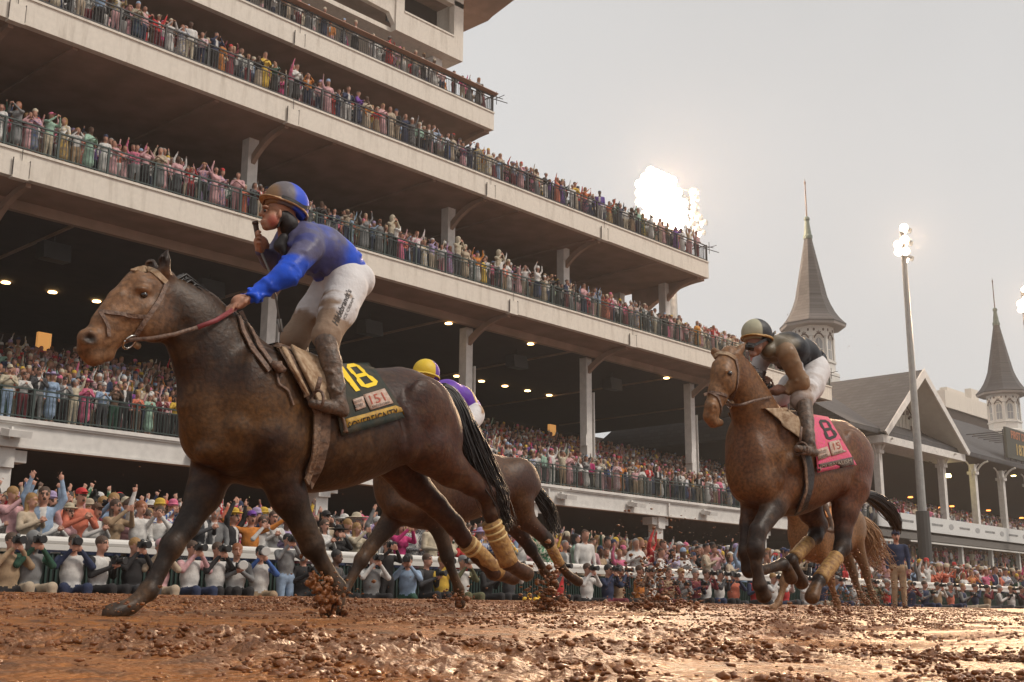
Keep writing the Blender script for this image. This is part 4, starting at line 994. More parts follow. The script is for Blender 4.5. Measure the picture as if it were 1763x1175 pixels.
# everyone else: one mass
VA = []
for fem in (False, True):
    for pose in ('arms down', 'both arms up', 'one arm up', 'left arm up', 'phone held up', 'hands clasped', 'hands at face'):
        for hat in (None, 'brimmed hat', 'wide-brimmed hat' if fem else 'cap'):
            VA.append(dict(pose=pose, female=fem, dress=fem, longhair=fem, hat=hat, fingers=False))
VV = {}
def var_lo(i, vox):
    if (i, vox) not in VV: VV[(i, vox)] = body_clay(**VA[i]).mesh(vox)
    return VV[(i, vox)]
WGT = np.array([{'arms down': 3, 'both arms up': .7, 'one arm up': .8, 'left arm up': .5, 'phone held up': 1.5, 'hands clasped': 3, 'hands at face': 1.2}[v_['pose']] * (1.6 if v_['hat'] is None else .7) for v_ in VA]); WGT /= WGT.sum()
sk = np.array([(.42, .215, .15), (.36, .18, .12), (.1, .05, .03)]); hr = np.array(list(HAIRS.values()))
PA = {k_: np.array(v_) for k_, v_ in PALETTE.items()}
Vs, Qs, Cs = [], [], []; off = 0
for d, (x, y, z, zone) in rest:
    vox = .04 if d < 48 else .055 if d < 80 else .075
    i = rng.choice(len(VA), p=WGT); P, Q, vid = var_lo(i, vox)
    a = math.pi + rng.normal(-.15, .4); s = rng.uniform(.84, 1.07); ca, sa = math.cos(a) * s, math.sin(a) * s
    Vw = np.stack([P[:, 0] * ca - P[:, 1] * sa + x, P[:, 0] * sa + P[:, 1] * ca + y, P[:, 2] * s + z], -1)
    top = PA[rng.choice(TOPS)]; bot = top if VA[i]['dress'] and rng.random() < .6 else PA[rng.choice(BOTS)]
    tab = np.array([sk[rng.choice(3, p=[.55, .3, .15])], top, bot, hr[rng.choice(5, p=[.25, .4, .17, .13, .05])], PA[rng.choice(HATC)], (.03, .025, .02), top])
    cv = tab[np.minimum(vid, 6)]; cl_ = (vid == 1) | (vid == 6) | ((vid == 2) & VA[i]['dress'])
    if rng.random() < .3: k_ = cl_ & (rng.random(len(P)) < .35); cv[k_] = cv[k_] * .3 + np.array(PA[rng.choice(['white', 'pink', 'blue', 'dark green', 'black', 'yellow'])]) * .7
    if not VA[i]['female'] and top.sum() < .9: cv[(vid == 1) & (np.abs(P[:, 0]) < .05) & (P[:, 1] > .05) & (P[:, 2] > 1.12)] = (.6, .58, .55)
    Vs.append(Vw); Qs.append(Q + off); Cs.append(cv); off += len(P)
me = bpy.data.meshes.new('spectator_crowd'); mesh_np(me, np.concatenate(Vs), np.concatenate(Qs))
ca_ = me.color_attributes.new('Col', 'FLOAT_COLOR', 'POINT'); cc = np.concatenate(Cs)
ca_.data.foreach_set('color', np.concatenate([cc, np.ones((len(cc), 1))], 1).astype('f').ravel())
CROWDM = mat('crowd_clothes', (.4, .4, .4), .85, attr='Col', var=.25, scale=9, bump=.2)
crowd = link_mesh('spectator_crowd', me, CROWDM); tag(crowd, 'dense crowd in summer clothes and hats filling the balconies and the rail', 'crowd', kind='stuff')
print('CROWD', len(rest), 'individuals', n, 'faces', sum(len(q_) for q_ in Qs))

# ================================================================== PHOTOGRAPHERS IN FRONT OF THE RAIL
PH = [  # px, mode, bib, sleeves, trousers, hair, hat, pose, x-size lens, description
    (12, 'kneel', 'tan', 'tan', 'black', 'brown', None, 'hands at face', 'black', 'kneeling photographer in tan jacket at the left edge of the photo'),
    (50, 'sit', 'grey', 'dark green', 'beige', 'grey', 'hood', 'hands at face', 'black', 'photographer in a grey hood and beige trousers sitting low by the fence'),
    (122, 'sit', 'white', 'navy', 'navy', 'brown', None, 'hands at face', 'black', 'photographer in white bib over navy sleeves, camera at the face'),
    (168, 'sit', 'white', 'black', 'black', 'brown', None, 'hands clasped', 'black', 'bearded photographer in white bib over black sleeves, camera held low'),
    (226, 'sit', 'black', 'black', 'charcoal', 'blonde', None, 'hands at face', 'black', 'fair-haired photographer all in black, lens at the face'),
    (272, 'sit', 'pale pink', 'beige', 'beige', 'grey', 'cap', 'hands at face', 'black', 'seated photographer in pale pink behind the leading horse\'s foreleg'),
    (326, 'sit', 'white', 'pale pink', 'navy', 'brown', None, 'hands at face', 'black', 'photographer in white bib over pale pink sleeves, camera at the face'),
    (370, 'sit', 'white', 'black', 'black', 'brown', None, 'hands at face', 'black', 'photographer in white bib and black sleeves beside the pink-sleeved one'),
    (405, 'sit', 'white', 'grey', 'black', 'red', None, 'hands clasped', 'white', 'red-haired photographer in grey sleeves holding a big white lens'),
    (446, 'kneel', 'white', 'blue', 'tan', 'black', None, 'hands at face', 'white', 'kneeling photographer in blue sleeves and tan trousers'),
    (491, 'stand', 'grey', 'grey', 'pale blue', 'black', None, 'hands at face', 'black', 'cameraman standing in grey jacket and pale blue jeans'),
    (520, 'kneel', 'black', 'black', 'black', 'brown', None, 'hands clasped', 'black', 'photographer in black crouching beside the cameraman in grey'),
    (576, 'kneel', 'charcoal', 'charcoal', 'black', 'black', None, 'hands clasped', 'black', 'dark-haired photographer in charcoal between the two horses\' forelegs'),
    (640, 'kneel', 'grey', 'white', 'black', 'brown', 'brimmed hat', 'hands at face', 'black', 'photographer in cream brimmed hat and pale rain cape'),
    (664, 'stand', 'black', 'black', 'black', 'brown', None, 'phone held up', 'black', 'photographer in black standing with hands raised to the eyes'),
    (702, 'kneel', 'pale blue', 'pale blue', 'dark green', 'black', None, 'hands at face', 'black', 'photographer in pale blue rain cape and dark green trousers'),
    (733, 'sit', 'black', 'charcoal', 'black', 'brown', None, 'hands clasped', 'black', 'photographer in black seated left of the yellow coat'),
    (760, 'kneel', 'yellow', 'yellow', 'black', 'blonde', None, 'hands at face', 'black', 'photographer in bright yellow coat'),
    (795, 'sit', 'white', 'olive', 'olive', 'grey', 'cap', 'hands at face', 'white', 'photographer in grey-green with white bib and white lens'),
    (838, 'sit', 'black', 'black', 'black', 'black', None, 'hands clasped', 'black', 'black-haired photographer in black under the leading horse\'s hind hooves'),
    (876, 'sit', 'charcoal', 'white', 'black', 'brown', None, 'hands at face', 'black', 'photographer in charcoal with white sleeves'),
    (960, 'sit', 'red', 'charcoal', 'black', 'grey', None, 'hands at face', 'black', 'photographer in red bib behind the second horse\'s hind hooves'),
    (1010, 'kneel', 'white', 'white', 'black', 'brown', None, 'hands at face', 'black', 'photographer in white beside flying mud'),
    (1046, 'kneel', 'navy', 'navy', 'burgundy', 'black', None, 'hands at face', 'black', 'photographer in navy with burgundy trousers'),
    (1100, 'sit', 'orange', 'brown', 'brown', 'brown', None, 'hands at face', 'black', 'photographer in orange bib over brown sleeves'),
    (1150, 'kneel', 'tan', 'burgundy', 'burgundy', 'brown', None, 'hands clasped', 'black', 'photographer in tan bib over burgundy sleeves'),
    (1196, 'sit', 'burgundy', 'navy', 'black', 'grey', None, 'hands clasped', 'black', 'grey-haired photographer in burgundy bib'),
    (1238, 'sit', 'white', 'charcoal', 'black', 'black', None, 'hands at face', 'black', 'photographer in white bib left of the second horse\'s forelegs'),
    (1350, 'sit', 'red', 'white', 'charcoal', 'grey', 'cap', 'hands at face', 'black', 'photographer in red bib, white sleeves and pale cap'),
    (1385, 'kneel', 'white', 'white', 'grey', 'brown', None, 'hands at face', 'black', 'photographer in white bib and grey trousers under the bay horse'),
    (1440, 'sit', 'charcoal', 'pale blue', 'navy', 'grey', 'cap', 'hands at face', 'black', 'photographer in charcoal bib and pale blue sleeves'),
    (1500, 'kneel', 'olive', 'olive', 'black', 'brown', None, 'hands at face', 'black', 'photographer in olive green right of the bay horse')]
ORD = 0
for px in (1065, 1120, 1172, 1215, 1262, 1300, 1330, 1415, 1470, 1525, 1566, 1590, 1612, 1634, 1655, 1676, 1697, 1718, 1738, 1756):
    ORD += 1; bb_, sl_, tt_ = [str(v) for v in (rng.choice(['white', 'white', 'black', 'grey', 'red', 'coral', 'tan', 'navy']), rng.choice(['white', 'navy', 'black', 'grey', 'burgundy']), rng.choice(['black', 'navy', 'beige', 'charcoal']))]
    PH.append((px, ['sit', 'kneel'][ORD % 2], bb_, sl_, tt_, ['brown', 'black', 'grey', 'blonde'][ORD % 4], None, ['hands at face', 'hands clasped'][ORD % 3 == 0], 'black', f"{['seated', 'kneeling'][ORD % 2]} photographer in {bb_} bib, {sl_} sleeves, {['brown', 'black', 'grey', 'blonde'][ORD % 4]} hair, fence stretch {'below the far banner' if px > 1540 else 'right of the leader'}"))
for i_, px in enumerate((676, 790, 860)):
    q = at(px, 400, YF + .28); me_ = person_mesh(pose='hands at face', hat='hood', vox=.022)
    place_person(q[0], YF + .34, Z2 + .12, math.pi + .1, 1.12, me_, [SKIN, CLOTH['cream'], CLOTH['charcoal'], HAIR['black'], CLOTH['cream'], CLOTH['black'], CLOTH['cream']], ['leftmost', 'middle', 'rightmost'][i_] + ' of three camera operators under cream rain hoods on the second balcony', 'hooded camera operators')
for (px, mode, bib, slv, tr, hair, hat, pose, lens, lab) in PH:
    q = at(px, 1000, YR - .62); x, y = q[0], YR - .62
    me_ = person_mesh(pose=pose, hat=hat, sit=mode == 'sit', kneel=mode == 'kneel', vox=.015, female=False)
    zb = {'sit': .1, 'kneel': .0, 'stand': .0}[mode]; sc = {'sit': 1.0, 'kneel': 1.0, 'stand': .9}[mode]
    ang = math.pi + rng.normal(-.1, .3)
    place_person(x, y, zb, ang, sc, me_, [SKIN_D if px == 576 else SKIN, CLOTH[bib], CLOTH[tr], HAIR[hair], CLOTH['cream' if hat == 'brimmed hat' else 'pale pink' if px == 272 else 'grey'], CLOTH['black'], CLOTH[slv]], lab, 'photographers along the rail')
    if mode == 'sit':
        b = MB(); b.box((x - .18, y - .02, zb + .24), (x + .18, y + .26, zb + .28))
        for sx in (-.15, .15):
            for sy in (.02, .22): b.box((x + sx - .012, y + sy - .012, 0), (x + sx + .012, y + sy + .012, zb + .24))
        so = b.build('camp_stool', CLOTH['black']); tag(so, 'small black camp stool under the ' + ' '.join(lab.split()[:9]), 'stool', 'stools of the photographers')
    f = Vector((-math.sin(ang), math.cos(ang), 0)); s_ = Vector((f.y, -f.x, 0))
    hz = zb + sc * ({'sit': .42, 'kneel': .5, 'stand': .92}[mode] + .5 + (.25 if pose != 'hands clasped' else -.02)); dist = sc * (.2 if pose != 'hands clasped' else .32)
    if pose in ('hands at face', 'phone held up', 'hands clasped'):
        c0 = Vector((x, y, hz)) + f * dist
        ce = empty('camera', c0, ('white-lensed' if lens == 'white' else 'black') + ' camera of the ' + ' '.join(lab.replace(' photographer', '').split()[:11]), 'camera', 'cameras of the photographers')
        g = MB(); g.strap([c0 - f * .03, c0 + f * .05], .14, .1, s_); g.tube([c0 + Vector((0, 0, .05)) - f * .02, c0 + Vector((0, 0, .075)) + f * .02], .03, 6); g.build('camera_body', BLACKP, ce)
        L = .26 if lens == 'white' else .12
        g = MB(); g.tube([c0 + f * .05, c0 + f * (.05 + L * .5), c0 + f * (.05 + L), c0 + f * (.055 + L)], [.045, .045, .062, .055] if lens != 'white' else [.05, .055, .08, .07], 12); g.build('lens', LENSW if lens == 'white' else BLACKP, ce)
# the standing official on the track at the right, and yellow shoe covers left lying by the fence
q = atg = at(1550, 1048, 12.0)
me_ = person_mesh(pose='arms down', hat='cap', vox=.016)
place_person(q[0], 12.0, gz(12.0), 2.2, .98, me_, [SKIN, CLOTH['navy'], CLOTH['tan'], HAIR['brown'], CLOTH['navy'], CLOTH['brown'], CLOTH['navy']], 'man in navy jacket and tan trousers standing alone on the muddy track', None)
for i, px in enumerate((908, 926)):
    q = at(px, 1030, 16.4); c = Clay(); c.bar((q[0] - .08, 16.4, .62), (q[0] + .08, 16.38, .56), .05, .06, mi=0); c.bar((q[0] + .06, 16.4, .6), (q[0] + .09, 16.42, .7), .055, .05, mi=0)
    o = sculpt('rubber_overshoe', c, .012, [mat('yellow_rubber', (.7, .42, .02), .35)]); o.location.z -= .1
    tag(o, ('left' if i == 0 else 'right') + ' one of two bright yellow rubber overshoes lying at the track edge', 'overshoe', 'yellow overshoes')
# ================================================================== HORSES
from mathutils.bvhtree import BVHTree
LEATHER = mat('muddy_leather', (.09, .05, .03), .55, bump=.6, scale=40, var=.5, vcol=(.22, .13, .075))
STRAPL = mat('bridle_leather', (.2, .12, .08), .6, bump=.4, scale=50, var=.5, vcol=(.08, .045, .03))
CHROME = mat('steel_bit', (.55, .53, .5), .25, metal=1)
DKGEAR = mat('black_gear', (.015, .012, .012), .6, bump=.3, scale=30)
EYEM = mat('horse_eye', (.012, .007, .005), .06, coat=1)
HAIRB = mat('black_horse_hair', (.012, .008, .007), .42, spec=.6)
HAIRT = mat('flaxen_horse_hair', (.34, .19, .09), .6)
PADT = mat('tan_saddle_pad', (.43, .31, .2), .7, bump=.5, scale=25, var=.45, vcol=(.24, .14, .07))
PADB = mat('brown_girth', (.2, .115, .07), .75, bump=.5, scale=25, var=.5, vcol=(.07, .04, .025))
WRAP = mat('ochre_leg_wrap', (.42, .24, .075), .7, bump=.6, scale=30, var=.45, vcol=(.22, .11, .04)); WRAPS = mat('pale_wrap_band', (.62, .45, .2), .6)

def coatmat(name, rough=.46):
    return mat(name, (.1, .05, .03), rough, attr='Col', var=.5, scale=38, bump=.2, detail=12, spec=.28)
def blur_col(C, Q, n):
    for _ in range(n):
        acc = C.copy(); cnt = np.ones(len(C))
        for a, b in ((0, 1), (1, 2), (2, 3), (3, 0)):
            np.add.at(acc, Q[:, a], C[Q[:, b]]); np.add.at(cnt, Q[:, a], 1)
        C = acc / cnt[:, None]
    return C
def blob_mask(P, s, th, seed, soft=.08):
    a = fbm(P[:, 0] * s + P[:, 1] * s * .7, P[:, 2] * s + P[:, 1] * s * .4, 4, seed)
    return ss(th - soft, th + soft, a)[:, None]

class Horse:
    def __init__(s, M, label, name='racehorse'):
        s.M = M; s.c = Clay(); s.name = name; s.label = label
    def P(s, px, py, dy=0.0): return at(px, py, s.M + dy)
    def trunk(s, st, egg=.16, yaw=None):
        xs, zc, hh, hw = [], [], [], []
        for px, top, bot, w in st:
            a = s.P(px, top); b_ = s.P(px, bot); xs.append((a[0] + b_[0]) / 2); zc.append((a[2] + b_[2]) / 2); hh.append((a[2] - b_[2]) / 2); hw.append(w)
        X = np.linspace(xs[0], xs[-1], 40)
        def sm(v):
            y = np.interp(X, xs, v); k = np.array([1, 2, 3, 2, 1]) / 9; yp = np.pad(y, 2, mode='edge'); return np.convolve(yp, k, 'valid')
        s.c.trunk(X, sm(zc), sm(hh), sm(hw), np.full(40, s.M), k=.05, endr=.13, egg=egg); s.tx = (xs, zc, hh, hw)
    def path(s, pts, mi=0, k=.03, flat=.85, dy=0.0):
        """pts: (px, py, radius[, dy])"""
        W = [s.P(p[0], p[1], p[3] if len(p) > 3 else dy) for p in pts]
        s.c.chain(W, [p[2] for p in pts], k=k, mi=mi, flat=flat); return W
    def leg(s, pts, dy, lo=2):
        """pts from the elbow or stifle down; the last two make the hoof"""
        n = len(pts)
        W = [s.P(p[0], p[1], p[3] if len(p) > 3 else dy) for p in pts]
        pts = [(p[0], p[1], p[2] * (.9 if i in (n - 4,) else 1)) for i, p in enumerate(pts)]
        s.c.ell(W[n - 5], (pts[n - 5][2] * 1.08, pts[n - 5][2] * 1.0, pts[n - 5][2] * 1.25), k=.02, mi=1); o_ = np.array([.022, 0, -.004])
        s.c.bar(W[n - 5] + o_, W[n - 3] + o_ * 1.4, pts[n - 4][2] * .55, pts[n - 4][2] * .6, k=.008, mi=1)
        for i in range(n - 3):
            s.c.bar(W[i], W[i + 1], pts[i][2], pts[i + 1][2], k=.035 if i < 2 else .02, mi=0 if i < lo - 1 else 1, flat=.8 if i < lo else .9)
        s.c.bar(W[n - 3], W[n - 2], pts[n - 3][2] * .92, pts[n - 2][2], k=.015, mi=1)
        s.c.ell(W[n - 3], (pts[n - 3][2] * 1.12,) * 3, k=.015, mi=1)          # fetlock
        s.c.bar(W[n - 2], W[n - 1], pts[n - 2][2], pts[n - 1][2], k=.006, mi=2, flat=1.05)
        return W
    def blob(s, px, py, dy, r, k=.05, mi=0, cut=False): s.c.ell(s.P(px, py, dy), r, k=k, mi=mi, cut=cut)
    def finish(s, vox, colfn, group='horses in the race', matname='wet_horse_coat', bl=5):
        P, Q, vid = s.c.mesh(vox)
        for _ in range(2):
            acc = np.zeros_like(P); cnt = np.zeros(len(P))
            for a, b in ((0, 1), (1, 2), (2, 3), (3, 0)):
                np.add.at(acc, Q[:, a], P[Q[:, b]]); np.add.at(cnt, Q[:, a], 1); np.add.at(acc, Q[:, b], P[Q[:, a]]); np.add.at(cnt, Q[:, b], 1)
            P = P * .5 + acc / np.maximum(cnt, 1)[:, None] * .5
        x0 = float(np.mean(s.tx[0])); loc = (x0, s.M, gz(s.M)); s.loc = loc
        s.root = empty(s.name, loc, s.label, 'horse', group)
        C = blur_col(colfn(P, vid), Q, bl)
        me = bpy.data.meshes.new('body'); mesh_np(me, P - np.array(loc), Q)
        ca = me.color_attributes.new('Col', 'FLOAT_COLOR', 'POINT'); ca.data.foreach_set('color', np.concatenate([C, np.ones((len(C), 1))], 1).astype('f').ravel())
        o = link_mesh('body', me, coatmat(matname)); o.parent = s.root
        s.bvh = BVHTree.FromPolygons([Vector(p) for p in P], [tuple(map(int, q_)) for q_ in Q]); s.P3 = P
        return o
    def hit(s, px, py, off=.01, bvh=None, fall=0.0):
        """point on the modelled surface behind a photo pixel, lifted off it"""
        r = ray(px, py); d = Vector(r / np.linalg.norm(r)); h = (bvh or s.bvh).ray_cast(Vector((0, 0, EYE)), d)
        if h[0] is None: return Vector(s.P(px, py, fall)), Vector((0, -1, 0))
        n = h[1] if h[1].dot(d) < 0 else -h[1]
        return h[0] + n * off, n
    def add(s, mb, name, m, smooth=True, parent=None):
        return mb.build(name, m, parent or s.root, smooth=smooth)
    def strap(s, pts, w, th, name, m, off=.006, sub=5, parent=None, bvh=None):
        """strap that follows the surface through photo pixels"""
        L = []; N = []
        for i in range(len(pts) - 1):
            for t in np.linspace(0, 1, sub, endpoint=False): L.append(tuple(np.array(pts[i]) * (1 - t) + np.array(pts[i + 1]) * t))
        L.append(pts[-1]); H = [s.hit(p[0], p[1], off, bvh) for p in L]
        P = [h[0] for h in H]; P = [P[0]] + [(P[i - 1] + P[i] * 2 + P[i + 1]) / 4 for i in range(1, len(P) - 1)] + [P[-1]]
        wd = []
        for i in range(len(P)):
            d = (P[min(i + 1, len(P) - 1)] - P[max(i - 1, 0)]).normalized(); c_ = d.cross(H[i][1]); wd.append(tuple(c_ if c_.length > 1e-4 else Vector((1, 0, 0))))
        b = MB(); b.strap(P, w, th, wd); return s.add(b, name, m, parent=parent, smooth=False)
    def tail(s, pts, r, m, n=90, spread=1.0, curl=.03, name='tail'):
        W = [Vector(s.P(*p)) for p in pts]; b = MB(); rs = np.random.default_rng(5)
        core = MB()
        for i in range(n):
            a = rs.uniform(0, 6.28); q = math.sqrt(rs.random()); P = []
            L = rs.uniform(.7, 1.06)
            for j, w in enumerate(W):
                t = j / (len(W) - 1)
                if t > L + .15: break
                rad = np.interp(t, np.linspace(0, 1, len(r)), r) * spread
                P.append(w + Vector((math.cos(a) * q * rad, math.sin(a) * q * rad * .9, math.sin(a + 1.3) * q * rad * .7)) + Vector((rs.normal(0, curl), rs.normal(0, curl), rs.normal(0, curl))) * t)
            if len(P) < 2: continue
            # smooth the strand
            PP = []
            for j in range(len(P) - 1):
                p0, p1, p2, p3 = P[max(j - 1, 0)], P[j], P[j + 1], P[min(j + 2, len(P) - 1)]
                for t in (0, .33, .66): PP.append(.5 * ((2 * p1) + (-p0 + p2) * t + (2 * p0 - 5 * p1 + 4 * p2 - p3) * t * t + (-p0 + 3 * p1 - 3 * p2 + p3) * t ** 3))
            PP.append(P[-1]); k = len(PP); w0 = rs.uniform(.004, .009) * (max(r) / .06) ** .5
            b.tube(PP, [w0 * (1 - .75 * j / k) for j in range(k)], 4, cap=False)
        return s.add(b, name, m)
    def quad_map(s, q):
        q = np.array(q, float)
        def f(u, v): return tuple(q[0] * (1 - u) * (1 - v) + q[1] * u * (1 - v) + q[2] * u * v + q[3] * (1 - u) * v)
        return f
    def sheet(s, quad, name, m, nu=14, nv=14, off=.012, th=.006, parent=None, bvh=None, mirror=False):
        f = s.quad_map(quad); V = []; N = []
        for j in range(nv + 1):
            for i in range(nu + 1):
                h, n = s.hit(*f(i / nu, j / nv), off, bvh); V.append(h); N.append(n)
        G = np.array([tuple(v) for v in V]).reshape(nv + 1, nu + 1, 3)
        for _ in range(2):
            H_ = G.copy(); H_[1:-1, 1:-1] = (G[1:-1, 1:-1] * 2 + G[:-2, 1:-1] + G[2:, 1:-1] + G[1:-1, :-2] + G[1:-1, 2:]) / 6; G = H_
        V = [Vector(p) for p in G.reshape(-1, 3)]
        b = MB(); n0 = len(V)
        vs = V + [v - n * th for v, n in zip(V, N)]; fs = []
        for j in range(nv):
            for i in range(nu):
                a = j * (nu + 1) + i; fs.append((a, a + 1, a + nu + 2, a + nu + 1)); fs.append((a + n0, a + nu + 1 + n0, a + nu + 2 + n0, a + 1 + n0))
        ring = [i for i in range(nu + 1)] + [j * (nu + 1) + nu for j in range(1, nv + 1)] + [nv * (nu + 1) + i for i in range(nu - 1, -1, -1)] + [j * (nu + 1) for j in range(nv - 1, 0, -1)]
        for i in range(len(ring)): a, c_ = ring[i], ring[(i + 1) % len(ring)]; fs.append((a, a + n0, c_ + n0, c_))
        b.add(vs, fs)
        if mirror:
            k = len(b.v); b.add([(x, 2 * s.M - y, z) for x, y, z in b.v], [tuple(reversed(f_)) for f_ in b.f])
            top = list(range(nu + 1))
            b.add([b.v[i] for i in top] + [b.v[i + k] for i in top], [(i, i + nu + 1, i + nu + 2, i + 1) for i in range(nu)])
        o = s.add(b, name, m, parent=parent)
        bv = BVHTree.FromPolygons([Vector(v) for v in b.v], b.f)
        return o, bv
    def letters(s, txt, quad, m, parent, bvh, off=.003, name='lettering', sub=1, **kw):
        me = text_mesh(txt, 1.0, **kw); bm = bmesh.new(); bm.from_mesh(me); bpy.data.meshes.remove(me)
        bmesh.ops.triangulate(bm, faces=bm.faces)
        if sub: bmesh.ops.subdivide_edges(bm, edges=[e for e in bm.edges if e.calc_length() > .18], cuts=sub, use_grid_fill=False); bmesh.ops.triangulate(bm, faces=bm.faces)
        co = np.array([v.co[:] for v in bm.verts]); lo, hi = co.min(0), co.max(0); f = s.quad_map(quad)
        for v, c_ in zip(bm.verts, co):
            u = (c_[0] - lo[0]) / (hi[0] - lo[0]); w = 1 - (c_[1] - lo[1]) / (hi[1] - lo[1])
            v.co = s.hit(*f(u, w), off, bvh)[0]
        out_ = bpy.data.meshes.new(name); bm.to_mesh(out_); bm.free()
        return link_mesh(name, out_, m, parent) if parent is None else s._link(out_, name, m, parent)
    def _link(s, me, name, m, parent):
        me.materials.append(m); o = bpy.data.objects.new(name, me); COL.objects.link(o); o.parent = parent
        o.matrix_parent_inverse = Matrix.Translation(parent.location).inverted(); return o
    def poly(s, shapes, quad, m, parent, bvh, off=.003, name='number', fine=.04):
        """flat figures given as 0..1 outlines, laid on the surface"""
        f = s.quad_map(quad); b = MB()
        for sh in shapes:
            bm = bmesh.new(); vs = [bm.verts.new((x, y, 0)) for x, y in sh]; bm.faces.new(vs); bmesh.ops.triangulate(bm, faces=bm.faces)
            for _ in range(3): bmesh.ops.subdivide_edges(bm, edges=[e for e in bm.edges if e.calc_length() > .12], cuts=1); bmesh.ops.triangulate(bm, faces=bm.faces)
            bm.verts.index_update()
            b.add([s.hit(*f(v.co.x, v.co.y), off, bvh)[0] for v in bm.verts], [tuple(v.index for v in f_.verts) for f_ in bm.faces]); bm.free()
        return s.add(b, name, m, parent=parent)
def eye(h, px, py, dy, r=.021, nm='eye'):
    p, n = h.hit(px, py, -r * .35); b = MB()
    v, f_ = IV2, IF2; b.add([p + Vector(q) * r for q in v], [tuple(map(int, t)) for t in f_]); h.add(b, nm, EYEM)
DIG8 = [[(.25, 0), (.75, 0), (.75, .14), (.25, .14)], [(.25, .43), (.75, .43), (.75, .57), (.25, .57)], [(.25, .86), (.75, .86), (.75, 1), (.25, 1)],
        [(.25, 0), (.25, .14), (.27, .2), (.27, .38), (.25, .43), (.1, .43), (.02, .35), (.02, .12)], [(.75, 0), (.98, .12), (.98, .35), (.9, .43), (.75, .43), (.73, .38), (.73, .2), (.75, .14)],
        [(.25, .57), (.27, .62), (.27, .8), (.25, .86), (.25, 1), (.0, .88), (.0, .65), (.1, .57)], [(.75, .57), (.9, .57), (1, .65), (1, .88), (.75, 1), (.75, .86), (.73, .8), (.73, .62)], [(.1, .43), (.25, .43), (.25, .57), (.1, .57)], [(.75, .43), (.9, .43), (.9, .57), (.75, .57)]]
def squeeze(sh, x0, x1): return [[(x0 + (x1 - x0) * x, y) for x, y in p] for p in sh]
DIG1 = [[(.45, 0), (.8, 0), (.8, 1), (.4, 1), (.4, .28), (.1, .3), (.1, .16), (.3, .12)]]
def bridle(h, brow, cheek, nose, noseend, bit, r_bit, rein, crossn=None):
    h.strap(brow, .035, .008, 'browband', PADT, off=.008)
    h.strap(cheek, .026, .007, 'cheekpiece', STRAPL, off=.008)
    h.strap(nose, .022, .006, 'noseband', STRAPL, off=.007)
    if noseend: h.strap(noseend, .02, .006, 'nose_strap', STRAPL, off=.007)
    p, n = h.hit(bit[0], bit[1], .012); b = MB(); u = n.cross(Vector((0, 0, 1))).normalized(); w = n.cross(u)
    b.tube([p + (u * math.cos(t) + w * math.sin(t)) * r_bit for t in np.linspace(0, 2 * math.pi, 25)], .006, 8); h.add(b, 'bit_ring', CHROME)
    b = MB(); b.tube([p - u * r_bit + n * .005, p - u * r_bit * 1.8 + n * .008], [.015, .02], 8); h.add(b, 'bit_keeper', PADT)
    b = MB(); P = [p + u * r_bit] + [Vector(q) for q in rein]
    PP = []
    for i in range(len(P) - 1):
        for t in (0, .25, .5, .75): PP.append(P[i].lerp(P[i + 1], t))
    PP.append(P[-1]); b.strap(PP, .022, .006, (0, 0, 1)); return h.add(b, 'rein', STRAPL)

# ---------------------------------------------------------------- the leading horse
h1 = Horse(5.7, 'dark bay racehorse nearest the camera, under a dark green number 18 saddlecloth')
h1.trunk([(358, 660, 795, .15), (400, 615, 828, .225), (450, 598, 842, .25), (500, 596, 848, .27), (550, 618, 850, .295), (600, 636, 842, .3), (650, 634, 822, .285), (690, 631, 800, .265), (722, 644, 788, .24), (748, 672, 778, .18)])
# neck, head
h1.path([(395, 690, .33), (388, 640, .285), (362, 596, .225), (332, 552, .178), (302, 520, .135)], k=.06, flat=.55)
h1.path([(262, 512, .135), (238, 532, .128), (205, 556, .108), (178, 580, .085), (158, 592, .07)], mi=3, k=.03, flat=.62)
h1.blob(263, 552, -.045, (.12, .06, .125), k=.04, mi=3); h1.blob(263, 552, .045, (.12, .06, .125), k=.04, mi=3)     # cheeks
h1.blob(243, 492, 0, (.09, .085, .06), k=.03, mi=3); h1.blob(280, 478, 0, (.06, .055, .06), k=.04, mi=3)
h1.path([(232, 478, .04), (200, 512, .035), (170, 552, .035)], mi=3, k=.03, flat=1.3)
h1.blob(247, 499, -.085, (.05, .022, .02), k=.02, mi=3); h1.blob(247, 509, -.105, (.027, .03, .024), k=.012, mi=255, cut=True)
h1.blob(152, 583, -.035, (.062, .04, .055), k=.025, mi=3); h1.blob(152, 583, .035, (.055, .04, .05), k=.025, mi=3)
h1.blob(155, 581, -.08, (.043, .03, .025), k=.012, mi=255, cut=True)
for g_ in (((428, 606, -.235), (398, 668, -.26), (372, 722, -.2)), ((502, 690, -.3), (506, 735, -.3), (496, 775, -.29)), ((705, 665, -.285), (694, 710, -.29), (700, 765, -.26)), ((745, 690, -.29), (776, 742, -.27), (792, 800, -.22)), ((322, 560, -.125), (330, 620, -.18), (352, 690, -.23)), ((400, 780, -.25), (385, 745, -.24), (380, 710, -.24))):
    for a_, b_ in zip(g_, g_[1:]): h1.c.bar(h1.P(*a_), h1.P(*b_), .032, .032, k=.04, mi=255, cut=True)
for i_ in range(6): h1.c.bar(h1.P(585 + i_ * 17, 690, -.325), h1.P(575 + i_ * 17, 780, -.3), .012, .01, k=.03, mi=255, cut=True)
h1.path([(148, 604, .045), (160, 616, .04), (186, 612, .035)], mi=3, k=.03, flat=.9)
h1.c.bar(h1.P(150, 606, -.07), h1.P(178, 605, -.07), .008, .006, k=.008, mi=255, cut=True)
h1.path([(215, 545, .016, -.072), (260, 528, .014, -.085)], mi=3, k=.03)                                    # facial crest
